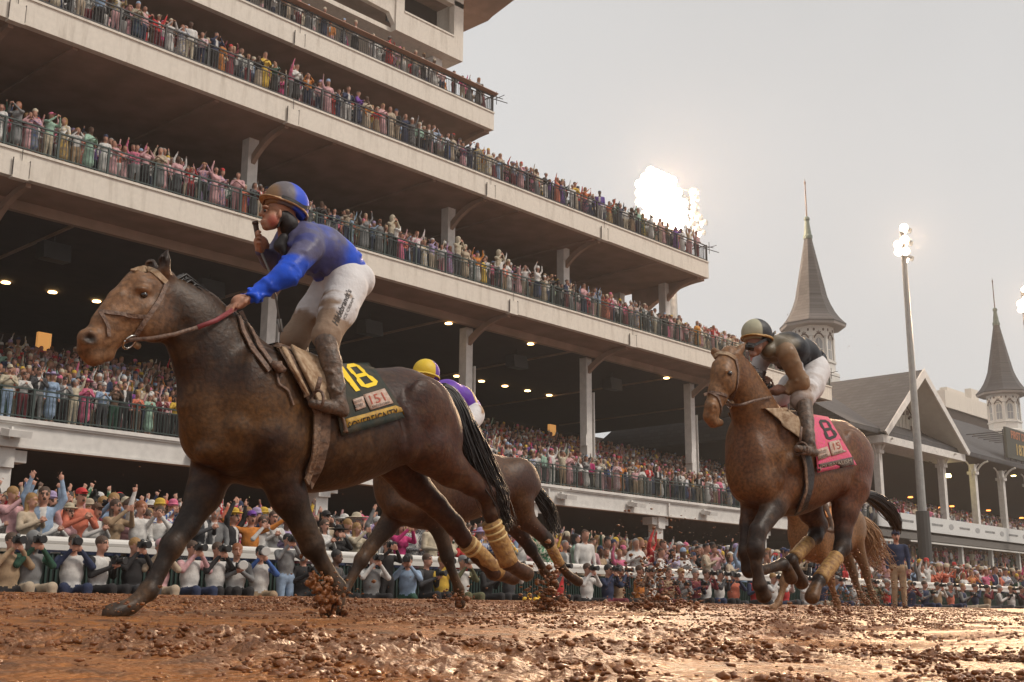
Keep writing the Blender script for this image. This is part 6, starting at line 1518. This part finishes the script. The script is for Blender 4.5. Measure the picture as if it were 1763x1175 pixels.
c.chain([r1.P(575, 485, .1), r1.P(510, 585, .2), r1.P(536, 690, .25), r1.P(512, 700, .26)], [.08, .05, .035, .03], k=.03)
fingers(c, r1.P(424, 515, -.12), r1.P(398, 526, -.1) - r1.P(424, 515, -.12), (.15, -1, .15), (0.2, 0, 1), curl=1.25, L=.08)
wv = r1.P(456, 423, .16); fingers(c, wv, r1.P(442, 412, .12) - wv, (.1, 0, -1), (0.3, 1, 0), curl=1.9, L=.085)
def skin1(P, vid):
    C = np.empty((len(P), 3)); C[:] = (.4, .19, .115); m = blob_mask(P, 16, .5, 5, .1) * .55; C = C * (1 - m) + np.array((.2, .1, .055)) * m
    ck = np.linalg.norm((P - r1.P(470, 380, -.05)), axis=1); m = ss(.05, .015, ck)[:, None] * .6; C = C * (1 - m) + np.array((.45, .08, .06)) * m
    m = ss(.04, .015, np.linalg.norm(P - r1.P(480, 390, -.04), axis=1))[:, None] * .5; return C * (1 - m) + np.array((.05, .03, .02)) * m
r1.make('body', c, .0065, SKINR, skin1, smooth=1)
eb = MB(); p_ = r1.P(456, 363, -.048); eb.add([Vector(p_) + Vector(v_) * .009 for v_ in IV2], [tuple(map(int, t)) for t in IF2]); eb.build('eye', mat('dark_eye', (.02, .012, .01), .1), r1.root, smooth=True)
# silks
c = Clay()
c.chain([r1.P(598, 470), r1.P(575, 450), r1.P(550, 432), r1.P(524, 424), r1.P(512, 412)], [.125, .142, .15, .145, .1], k=.05, flat=1.12)
c.bar(r1.P(530, 420, -.12), r1.P(500, 410, .13), .09, .09, k=.06)
sh, el, wr = r1.P(534, 426, -.165), r1.P(491, 474, -.2), r1.P(430, 513, -.13)
c.chain([sh, el, wr], [.088, .068, .036], k=.04); folds(c, sh, el, .08, 12, 3, .011); folds(c, el, wr, .055, 14, 4, .009)
sh2, el2, wr2 = r1.P(498, 412, .165), r1.P(466, 447, .22), r1.P(449, 433, .15)
c.chain([sh2, el2, wr2], [.08, .062, .036], k=.03); folds(c, sh2, el2, .07, 8, 5, .01)
folds(c, r1.P(600, 468), r1.P(530, 425), .155, 26, 6, .014); c.bar(r1.P(619, 452, -.05), r1.P(600, 488, -.1), .022, .022, k=.02)
c.chain([r1.P(515, 400, -.05), r1.P(508, 408, -.08), r1.P(500, 420, -.07)], [.03, .03, .025], k=.02)
def silk1(P, vid):
    C = np.empty((len(P), 3)); C[:] = (.012, .085, .66)
    fr = ss(4.6, 4.38, P[:, 0]) * .8 * ss(3.9, 4.05, P[:, 0]) * ss(2.2, 2.35, P[:, 2]) + .42 * ss(3.85, 3.6, P[:, 0]); n = fbm(P[:, 0] * 7 + P[:, 1] * 5, P[:, 2] * 7, 4, 12)
    lead = ss(.3, .8, fr + (n - .5) * .8)
    m = lead[:, None] * .8; C = C * (1 - m) + np.array((.13, .105, .065)) * m
    low = ss(.5, .62, fbm(P[:, 0] * 9, P[:, 2] * 9 + P[:, 1] * 4, 4, 44))[:, None] * .35; C = C * (1 - low) + np.array((.01, .045, .36)) * low
    return C
r1.make('silks', c, .0085, SILK, silk1)
# breeches
c = Clay(); c.bar(r1.P(590, 476, -.05), r1.P(588, 478, .07), .13, .13, k=.05); c.ell(r1.P(606, 485, 0), (.13, .17, .13), k=.04)
hp, kn = r1.P(596, 497, -.1), r1.P(562, 580, -.21); c.chain([hp, r1.P(582, 535, -.16), kn, r1.P(566, 597, -.22)], [.135, .112, .082, .062], k=.04); folds(c, r1.P(585, 530, -.15), kn, .09, 18, 7, .012)
hp2, kn2 = r1.P(570, 500, .08), r1.P(508, 583, .2); c.chain([hp2, r1.P(540, 540, .15), kn2, r1.P(511, 596, .21)], [.13, .105, .085, .06], k=.04); folds(c, hp2, kn2, .1, 14, 8, .012)
def br1(P, vid):
    C = np.empty((len(P), 3)); C[:] = (.62, .6, .6); n = fbm(P[:, 0] * 12 + P[:, 1] * 6, P[:, 2] * 12, 4, 19)
    kz = r1.P(560, 560, -.2)[2]; s_ = (P[:, 2] - kz) + .8 * (P[:, 0] - 4.5) + (n - .5) * .5; m = np.clip(ss(.05, -.03, s_), 0, 1)[:, None] * .92
    return C * (1 - m) + np.array((.23, .14, .075)) * m
bo = r1.make('breeches', c, .0085, BREECH, br1)
me_ = bo.data; Vv = np.zeros(len(me_.vertices) * 3); me_.vertices.foreach_get('co', Vv); Vv = Vv.reshape(-1, 3) + np.array(r1.loc)
bb = BVHTree.FromPolygons([Vector(v) for v in Vv], [tuple(p.vertices) for p in me_.polygons])
def rider_letters(r, txt, quad, m, parent, bvh, off=.003, **kw):
    h = Horse(r.M, ''); h.loc = parent.location if parent.parent is None else r.loc; h.bvh = bvh
    return h.letters(txt, quad, m, parent, bvh, off=off, **kw)
rider_letters(r1, "Hildebrandt's", [(570, 556), (597, 497), (606, 501), (581, 562)], BLK, bo, bb, shear=.3, offset=.012); rider_letters(r1, 'ICE CREAM', [(590, 548), (606, 513), (610, 515), (594, 551)], BLK, bo, bb)
# boots, stirrup
for nm, pts, dy in (('boot', [(561, 590, .068), (570, 625, .062), (578, 662, .052), (584, 692, .044)], -.35), ('boot', [(510, 592, .065), (519, 625, .06), (528, 662, .05), (536, 692, .042)], .33)):
    c = Clay(); r1.ch(c, [(p[0], p[1], p[2], dy + (1 - i_ / 3) * (.11 if dy < 0 else -.1)) for i_, p in enumerate(pts)], k=.02)
    e = pts[-1]; c.chain([r1.P(e[0] + 8, e[1] + 18, dy), r1.P(e[0] - 20, e[1] + 8, dy), r1.P(e[0] - 46, e[1] + 3, dy)], [.032, .033, .027], k=.03); c.ell(r1.P(e[0] + 4, e[1] + 10, dy), (.045, .036, .04), k=.02)
    A, B_ = r1.P(pts[0][0], pts[0][1], dy * .7), r1.P(e[0], e[1], dy); folds(c, A, B_, .055, 12, 9, .008)
    r1.make(nm, c, .007, BOOTM)
b = MB()
for dy, ex, ey in ((-.36, 546, 699), (.33, 500, 697)):
    b = MB(); p = r1.P(ex, ey, dy); pts = [Vector(p) + Vector((0, .055 * math.cos(t), .03 + .06 * math.sin(t))) for t in np.linspace(-.5, 3.64, 14)]
    b.tube(pts + [Vector(p) + Vector((0, -.05, -.0)), Vector(p) + Vector((0, .05, -.0))], .009, 8); b.strap([pts[6], Vector(h1.P(552, 650, dy))], .03, .006, (1, 0, 0)); h1.add(b, 'stirrup', STRAPL)
# helmet with cap cover, brim, goggle strap, chin gear
def helmet(r, ctr, rx, ry, rz, tilt, colf, brim_dir, brimc, vox=.007):
    c = Clay(); ct, st = math.cos(tilt), math.sin(tilt); ro = np.array([(ct, 0, st), (0, 1, 0), (-st, 0, ct)])
    c.ell(ctr, (rx, ry, rz), rot=ro, k=.01); c.ell(np.array(ctr) - ro[2] * .15, (rx * 1.3, ry * 1.3, .1), rot=ro, k=.012, mi=255, cut=True)
    ho = r.make('helmet', c, vox, HELM, colf, smooth=2)
    b = MB(); R3 = np.array(ctr); up = ro[2]
    rim = [Vector(R3 + ro[0] * rx * 1.015 * math.cos(t) + ro[1] * ry * 1.015 * math.sin(t) * .995 - up * .045 * 1.0) for t in np.linspace(0, 2 * math.pi, 33)]
    b.tube(rim, .007, 6, flat=1.6); bo_ = b.build('helmet_band', brimc, r.root, smooth=True)
    b = MB(); bd = np.array(brim_dir) / np.linalg.norm(brim_dir); sd_ = np.cross(up, bd); sd_ /= np.linalg.norm(sd_); bd = np.cross(sd_, up); vs = []
    n = 14
    for i in range(n + 1):
        a = -1.25 + 2.5 * i / n; e = bd * math.cos(a) + sd_ * math.sin(a); rr = np.array((rx * .96)); base = R3 + (ro[0] * (e @ ro[0]) * rx + ro[1] * (e @ ro[1]) * ry) * .95 - up * .04
        tip = base + bd * .055 * math.cos(a * 1.2) - up * .012; vs += [base + up * .006, base - up * .004, tip + up * .003, tip - up * .004]
    fs = []
    for i in range(n):
        a = i * 4; fs += [(a, a + 4, a + 6, a + 2), (a + 1, a + 3, a + 7, a + 5), (a + 2, a + 6, a + 7, a + 3)]
    b.add(vs, fs); b.build('helmet_peak', brimc, r.root, smooth=True); return ro
BRIM = mat('tan_helmet_band', (.5, .3, .15), .5, bump=.3, scale=40, var=.4)
hc1 = r1.P(494, 350, 0)
def hcol1(P, vid):
    C = np.empty((len(P), 3)); C[:] = (.01, .06, .55); rel = P - hc1; an = rel[:, 0]; m = ss(.0, -.035, an + .012 * (fbm(P[:, 1] * 20, P[:, 2] * 20, 2, 3) - .5))[:, None] * .93
    C = C * (1 - m) + np.array((.12, .1, .075)) * m; m2 = ss(-.09, -.13, an)[:, None]; C = C * (1 - m2) + np.array((.22, .12, .05)) * m2
    seam = (np.abs(np.mod(np.arctan2(rel[:, 1], rel[:, 0]) * 3 / math.pi, 1) - .5) > .485)[:, None] * .6; return C * (1 - seam) + np.array((.06, .07, .12)) * seam
ro1 = helmet(r1, hc1, .148, .118, .13, R(-14), hcol1, (-1, -.15, 0), BRIM)
b = MB(); b.strap([hc1 + ro1[0] * .152 * math.cos(t) + ro1[1] * .124 * math.sin(t) + ro1[2] * (-.035 + .055 * ss(.2, 1.0, math.cos(t))) for t in np.linspace(-2.3, 2.3, 30)], .022, .006, tuple(ro1[2])); b.build('goggle_strap', DKGEAR, r1.root)
c = Clay(); c.chain([r1.P(491, 372, -.05), r1.P(497, 385, -.045), r1.P(500, 398, -.02)], [.035, .05, .065], k=.03); c.chain([r1.P(497, 385, .04), r1.P(500, 398, .02)], [.05, .06], k=.03); c.bar(r1.P(486, 366, -.072), r1.P(478, 391, -.05), .01, .01); c.chain([r1.P(488, 410, -.05), r1.P(482, 424, -.03), r1.P(490, 436, -.05)], [.03, .035, .02], k=.02)
r1.make('neck_guard', c, .009, DKGEAR)
# whip held in the raised hand
wa, wb, wc_, wd_ = r1.P(440, 386, .12), r1.P(447, 428, .13), r1.P(470, 482, .12), r1.P(484, 572, .1)
w_ = empty('riding_whip', tuple(wb), 'dark riding whip gripped upright in the blue jockey\'s raised hand', 'whip', 'whips')
b = MB(); b.tube([wa, wb], [.017, .014], 10); b.tube([wa, Vector(wa) + (Vector(wa) - Vector(wb)) * .12], [.022, .018], 10); b.build('handle', mat('brown_whip_grip', (.06, .03, .02), .5, bump=.5, scale=80), w_, smooth=True)
b = MB(); b.tube([wb, wc_, wd_], [.009, .007, .005], 8); b.strap([Vector(wd_) + (Vector(wc_) - Vector(wd_)) * .25, wd_], .03, .006, (1, 0, 0)); b.build('shaft', mat('white_black_shaft', (.15, .14, .13), .4), w_, smooth=True)

# ---- rider 2: crouched low over the neck
r2 = Rider(4.9, (h2.loc[0], 4.9, 1.8), 'jockey crouched over the bay horse in black vest, tan muddy sleeves and white breeches')
c = Clay(); c.ell(r2.P(1303, 585), (.1, .078, .1), k=.02); c.ell(r2.P(1300, 600, -.01), (.06, .056, .065), k=.03); c.bar(r2.P(1292, 594, -.02), r2.P(1288, 600, -.02), .012, .016, k=.012); c.ell(r2.P(1296, 611, -.01), (.028, .03, .022), k=.02)
c.ell(r2.P(1305, 600, -.05), (.022, .02, .02), k=.02); c.bar(r2.P(1312, 592), r2.P(1335, 600), .06, .08, k=.03); c.bar(r2.P(1335, 600), r2.P(1395, 625), .1, .1, k=.04)
for pts, dd, ra in (([(1352, 608), (1378, 660), (1350, 672), (1343, 672)], (-.17, -.22, -.1, -.09), [.05, .04, .028, .027]), ([(1318, 605), (1300, 655), (1312, 668), (1314, 668)], (.17, .2, .08, .06), [.05, .04, .028, .027])):
    c.chain([r2.P(p[0], p[1], d_) for p, d_ in zip(pts, dd)], ra, k=.02)
c.chain([r2.P(1402, 635, -.1), r2.P(1379, 692, -.2), r2.P(1392, 760, -.24), r2.P(1380, 770, -.25)], [.08, .05, .035, .03], k=.03); c.chain([r2.P(1392, 635, .1), r2.P(1345, 685, .2), r2.P(1352, 750, .24)], [.08, .05, .035], k=.03)
fingers(c, r2.P(1345, 672, -.09), r2.P(1330, 674, -.05) - r2.P(1345, 672, -.09), (.1, -.6, .8), (.3, -.6, .4), curl=1.4, L=.08); fingers(c, r2.P(1316, 672, .05), (-.1, -.2, .95), (.3, -.7, -.4), (-.9, 0, .1), curl=1.7, L=.08)
r2.make('body', c, .0075, SKINR, colmix((.3, .14, .09), (.15, .08, .05), lambda P: ss(.42, .6, fbm(P[:, 0] * 18 + P[:, 1] * 9, P[:, 2] * 18, 3, 7)) * .8), smooth=1)
c = Clay(); c.chain([r2.P(1398, 622), r2.P(1378, 612), r2.P(1355, 603), r2.P(1335, 602)], [.12, .14, .145, .11], k=.05, flat=1.12); c.bar(r2.P(1348, 600, -.12), r2.P(1322, 600, .12), .088, .085, k=.05); folds(c, r2.P(1395, 620), r2.P(1345, 604), .15, 18, 16, .013)
c.chain([r2.P(1330, 596, -.03), r2.P(1322, 604, -.05)], [.09, .06], k=.03)
a_, b2_, c2_ = r2.P(1354, 609, -.17), r2.P(1379, 660, -.22), r2.P(1351, 672, -.1); c.chain([a_, b2_, c2_], [.085, .068, .038], k=.03, mi=1); folds(c, a_, b2_, .078, 12, 17, .011, mi=1); folds(c, b2_, c2_, .056, 10, 18, .009, mi=1)
a_, b2_, c2_ = r2.P(1316, 607, .17), r2.P(1299, 652, .21), r2.P(1310, 668, .1); c.chain([a_, b2_, c2_], [.08, .064, .038], k=.03, mi=1)
def silk2(P, vid):
    C = np.empty((len(P), 3)); C[:] = (.01, .01, .014); n = fbm(P[:, 0] * 8 + P[:, 1] * 5, P[:, 2] * 8, 4, 12)
    C[vid == 1] = (.27, .165, .09); fr = ss(r2.P(1352, 600)[0], r2.P(1338, 600)[0], P[:, 0] + .25 * (n - .5))[:, None] * (vid == 0)[:, None] * .85; C = C * (1 - fr) + np.array((.19, .15, .095)) * fr
    w = ((vid == 1) & (P[:, 2] > r2.P(1370, 640, -.2)[2]) & (P[:, 0] > r2.P(1368, 620, -.2)[0]))[:, None] * .8; return C * (1 - w) + np.array((.5, .5, .52)) * w
r2.make('silks', c, .01, SILK, silk2)
c = Clay(); c.bar(r2.P(1402, 632, -.06), r2.P(1398, 634, .08), .12, .12, k=.05); c.chain([r2.P(1403, 640, -.1), r2.P(1395, 665, -.16), r2.P(1380, 690, -.21), r2.P(1382, 698, -.22)], [.13, .11, .085, .065], k=.04); folds(c, r2.P(1400, 645, -.12), r2.P(1380, 690, -.21), .1, 18, 20, .012)
c.chain([r2.P(1390, 640, .1), r2.P(1362, 665, .17), r2.P(1343, 686, .21)], [.12, .1, .08], k=.04)
bo2 = r2.make('breeches', c, .01, BREECH, colmix((.62, .6, .6), (.24, .14, .08), lambda P: np.clip(ss(r2.P(1392, 655, -.2)[0] + .05, r2.P(1380, 655, -.2)[0] - .05, P[:, 0]) + (fbm(P[:, 0] * 12, P[:, 2] * 12 + P[:, 1] * 5, 4, 5) - .5) * 1.6, 0, 1) * .9))
me_ = bo2.data; Vv = np.zeros(len(me_.vertices) * 3); me_.vertices.foreach_get('co', Vv); Vv = Vv.reshape(-1, 3) + np.array(r2.loc)
bb2 = BVHTree.FromPolygons([Vector(v) for v in Vv], [tuple(p.vertices) for p in me_.polygons]); rider_letters(r2, "Jeff Ruby's", [(1402, 626), (1404, 658), (1397, 658), (1396, 626)], BLK, bo2, bb2) if False else None
c = Clay(); r2.ch(c, [(1384, 696, .068, -.24), (1388, 725, .06, -.3), (1392, 750, .048, -.35), (1394, 762, .044, -.37)], k=.02); c.chain([r2.P(1403, 780, -.37), r2.P(1388, 776, -.38), r2.P(1372, 772, -.38)], [.034, .034, .028], k=.03); c.ell(r2.P(1396, 770, -.37), (.05, .038, .045), k=.02); folds(c, r2.P(1384, 696, -.24), r2.P(1394, 762, -.36), .056, 12, 9, .008); r2.make('boot', c, .0085, BOOTM)
c = Clay(); r2.ch(c, [(1345, 690, .066, .23), (1350, 725, .058, .24), (1352, 758, .045, .25)], k=.02); c.bar(r2.P(1356, 768, .25), r2.P(1335, 762, .25), .034, .028, k=.03); r2.make('boot', c, .01, BOOTM)
for dy, ex, ey in ((-.38, 1380, 782), (.25, 1342, 772)):
    b = MB(); p = r2.P(ex, ey, dy); pts = [Vector(p) + Vector((0, .055 * math.cos(t), .03 + .06 * math.sin(t))) for t in np.linspace(-.5, 3.64, 14)]
    b.tube(pts + [Vector(p) + Vector((0, -.05, 0)), Vector(p) + Vector((0, .05, 0))], .009, 8); b.strap([pts[6], Vector(h2.P(1380, 735, dy))], .03, .006, (1, 0, 0)); h2.add(b, 'stirrup', STRAPL)
hc2 = r2.P(1303, 575)
def hcol2(P, vid):
    C = np.empty((len(P), 3)); C[:] = (.016, .015, .018); rel = P - hc2; m = ss(-.035, -.05, rel[:, 0] - .35 * rel[:, 1])[:, None]; C = C * (1 - m) + np.array((.38, .36, .25)) * m; return C
ro2 = helmet(r2, hc2, .145, .12, .125, R(-2), hcol2, (-1, -.3, 0), mat('yellow_tan_band', (.5, .28, .08), .5, bump=.3, scale=40, var=.4))
b = MB(); b.strap([r2.P(1287, 592, -.06), r2.P(1300, 594, -.09), r2.P(1318, 585, -.1), r2.P(1332, 575, -.06), r2.P(1335, 572, 0)], .022, .01, (0, 0, 1)); b.build('goggle_strap', DKGEAR, r2.root)
b = MB(); b.tube([r2.P(1283, 597, .0), r2.P(1289, 598, -.05), r2.P(1298, 599, -.08)], .018, 8, flat=1.5); b.build('goggles', mat('smoked_goggles', (.02, .015, .012), .15), r2.root, smooth=True)
wa, wb, wd_ = r2.P(1316, 640, .03), r2.P(1309, 668, .05), r2.P(1300, 722, .06)
w_ = empty('riding_whip', tuple(wb), 'short dark whip in the fist of the crouching black-vested jockey', 'whip', 'whips')
b = MB(); b.tube([wa, wb], [.019, .015], 10); b.build('handle', mat('brown_whip_grip', (.06, .03, .02), .5), w_, smooth=True); b = MB(); b.tube([wb, wd_], [.008, .005], 8); b.build('shaft', mat('white_black_shaft', (.1, .1, .1), .4), w_, smooth=True)

# ---- rider 3: only cap, back and breeches show behind the leader's croup
r3 = Rider(8.3, (h3.loc[0], 8.3, 2.1), 'jockey in purple silks and yellow and purple cap behind the leader\'s croup')
c = Clay(); c.ell(r3.P(728, 648), (.1, .08, .1), k=.02); c.ell(r3.P(722, 660), (.06, .056, .065), k=.03); c.bar(r3.P(735, 660), r3.P(755, 675), .06, .08); c.bar(r3.P(755, 678), r3.P(800, 700), .1, .1, k=.04)
c.chain([r3.P(752, 682, -.16), r3.P(745, 725, -.2), r3.P(715, 735, -.1)], [.05, .04, .03], k=.02); c.chain([r3.P(735, 680, .16), r3.P(725, 720, .2), r3.P(700, 735, .1)], [.05, .04, .03], k=.02); c.chain([r3.P(806, 712, -.1), r3.P(775, 760, -.2), r3.P(798, 815, -.24), r3.P(782, 822, -.24)], [.08, .05, .035, .03], k=.03); c.chain([r3.P(800, 712, .1), r3.P(760, 755, .2), r3.P(775, 800, .24)], [.08, .05, .035], k=.03)
r3.make('body', c, .014, SKINR, colmix((.3, .14, .09), (.15, .08, .05), lambda P: P[:, 0] * 0 + .4), smooth=1)
c = Clay(); c.chain([r3.P(806, 705), r3.P(790, 690), r3.P(768, 680), r3.P(750, 678)], [.13, .145, .145, .11], k=.05, flat=1.1); c.chain([r3.P(755, 684, -.16), r3.P(746, 722, -.2), r3.P(722, 732, -.12)], [.085, .065, .04], k=.03)
def silk3(P, vid):
    C = np.empty((len(P), 3)); C[:] = (.13, .04, .38); m = ((np.mod(P[:, 0] * 2.2 + P[:, 2] * 1.2, 1) < .12))[:, None] * .8; C = C * (1 - m) + np.array((.6, .45, .03)) * m; return C
r3.make('silks', c, .013, SILK, silk3)
c = Clay(); c.bar(r3.P(810, 712, -.06), r3.P(806, 712, .08), .125, .125, k=.05); c.chain([r3.P(812, 716, -.1), r3.P(795, 740, -.17), r3.P(776, 762, -.2)], [.13, .11, .08], k=.04); c.chain([r3.P(804, 716, .1), r3.P(780, 740, .17), r3.P(760, 758, .2)], [.12, .1, .08], k=.04)
r3.make('breeches', c, .013, BREECH, colmix((.65, .63, .63), (.3, .18, .1), lambda P: ss(.55, .7, fbm(P[:, 0] * 9, P[:, 2] * 9, 3, 3))))
c = Clay(); r3.ch(c, [(778, 766, .065, -.22), (788, 790, .058, -.23), (798, 815, .045, -.24)], k=.02); c.bar(r3.P(802, 824, -.24), r3.P(782, 820, -.25), .034, .028, k=.03); r3.make('boot', c, .013, BOOTM)
hc3 = r3.P(734, 641)
def hcol3(P, vid):
    C = np.empty((len(P), 3)); rel = P - hc3; C[:] = (.12, .04, .34); m = (rel[:, 0] < .02)[:, None]; C = np.where(m, np.array((.66, .45, .02)), C); return C
helmet(r3, hc3, .145, .12, .13, R(-8), hcol3, (-1, 0, 0), mat('yellow_band', (.6, .42, .04), .5), vox=.01)
# ---- rider 4: a muddy boot and knee show
r4 = Rider(8.0, (h4.loc[0], 8.0, 2.0), 'mud-covered jockey on the chestnut horse, seen under the bay horse\'s belly')
c = Clay(); c.ell(r4.P(1380, 800), (.1, .08, .1), k=.02); c.bar(r4.P(1385, 806), r4.P(1400, 815), .06, .08); c.bar(r4.P(1400, 815), r4.P(1432, 832), .1, .1, k=.04); c.chain([r4.P(1402, 818, -.16), r4.P(1400, 845, -.2), r4.P(1384, 850, -.1)], [.05, .04, .03], k=.02); c.chain([r4.P(1436, 838, -.1), r4.P(1416, 868, -.2), r4.P(1430, 905, -.24)], [.08, .05, .035], k=.03)
r4.make('body', c, .016, SKINR, colmix((.3, .14, .09), (.15, .08, .05), lambda P: P[:, 0] * 0 + .6), smooth=1)
c = Clay(); c.chain([r4.P(1436, 832), r4.P(1420, 824), r4.P(1402, 818)], [.14, .15, .12], k=.05, flat=1.1); c.chain([r4.P(1404, 818, -.16), r4.P(1402, 843, -.2), r4.P(1388, 849, -.12)], [.085, .065, .04], k=.03)
r4.make('silks', c, .016, SILK, colmix((.4, .3, .22), MUDC, lambda P: ss(.4, .6, fbm(P[:, 0] * 9, P[:, 2] * 9, 3, 3))))
c = Clay(); c.bar(r4.P(1440, 838, -.06), r4.P(1436, 838, .08), .125, .125, k=.05); c.chain([r4.P(1440, 842, -.1), r4.P(1428, 856, -.17), r4.P(1416, 868, -.2)], [.13, .11, .08], k=.04); r4.make('breeches', c, .016, BREECH, colmix((.6, .55, .5), MUDC, lambda P: ss(.35, .6, fbm(P[:, 0] * 9, P[:, 2] * 9, 3, 3))))
c = Clay(); r4.ch(c, [(1417, 870, .066, -.22), (1424, 890, .058, -.24), (1430, 908, .045, -.25)], k=.02); c.bar(r4.P(1434, 914, -.25), r4.P(1420, 912, -.26), .034, .028, k=.03); r4.make('boot', c, .012, BOOTM)
helmet(r4, r4.P(1382, 794), .145, .12, .125, 0, colmix((.4, .25, .15), MUDC, lambda P: P[:, 0] * 0 + .5), (-1, 0, 0), BRIM, vox=.014)

# ================================================================== FLYING MUD
it = []
def spray(px, py, Y, n, sx, sz, r0, r1, up=.5, sy=.25):
    q = at(px, py, Y)
    for i in range(n):
        t = rng.random(); it.append((q[0] + rng.normal(0, sx) * (.4 + t), Y + rng.normal(0, sy), max(q[2] + abs(rng.normal(0, sz)) * up + rng.normal(0, .02), gz(Y)), r0 + (r1 - r0) * rng.random() ** 4))
spray(212, 1052, 5.65, 60, .09, .05, .003, .012); spray(575, 1050, 5.5, 200, .13, .16, .003, .018, sy=.12)
spray(785, 1040, 8.1, 160, .12, .12, .004, .03, sy=.12); spray(945, 1055, 7.4, 520, .07, .4, .004, .03, sy=.1); spray(912, 1050, 7.4, 120, .08, .2, .004, .02, sy=.1); spray(1140, 1045, 7.5, 1100, .3, .75, .004, .02); spray(1130, 1050, 7.5, 160, .2, .12, .008, .035)
spray(1430, 1058, 6.5, 200, .5, .12, .006, .03); spray(1500, 1050, 6.8, 900, .7, .6, .004, .018); spray(1450, 1030, 7.2, 200, .4, .5, .004, .016); spray(880, 1000, 6, 120, .3, .5, .002, .01); spray(600, 900, 7, 60, 1.5, 1.2, .002, .007, sy=1); spray(1450, 800, 7, 110, 1.5, 2.2, .002, .008, sy=1); spray(1280, 980, 6.5, 150, .5, .6, .003, .012)
sp = lumps('mud_spray', it, DRYMUD); tag(sp, 'flecks and gobs of mud flying up behind the hooves', 'mud spray', kind='stuff')
# ================================================================== HAZE
hz = MB(); hz.box((-70, -50, -3), (460, 100, 47)); HZ = bpy.data.materials.new('haze_air'); HZ.use_nodes = True
n = HZ.node_tree; n.nodes.clear(); o_ = n.nodes.new('ShaderNodeOutputMaterial'); v_ = n.nodes.new('ShaderNodeVolumePrincipled')
v_.inputs['Color'].default_value = (.95, .9, .86, 1); v_.inputs['Density'].default_value = .0007; v_.inputs['Anisotropy'].default_value = .3
n.links.new(v_.outputs[0], o_.inputs['Volume'])
ho = hz.build('haze', HZ); tag(ho, 'thin warm rain haze hanging over track and stands', kind='stuff')
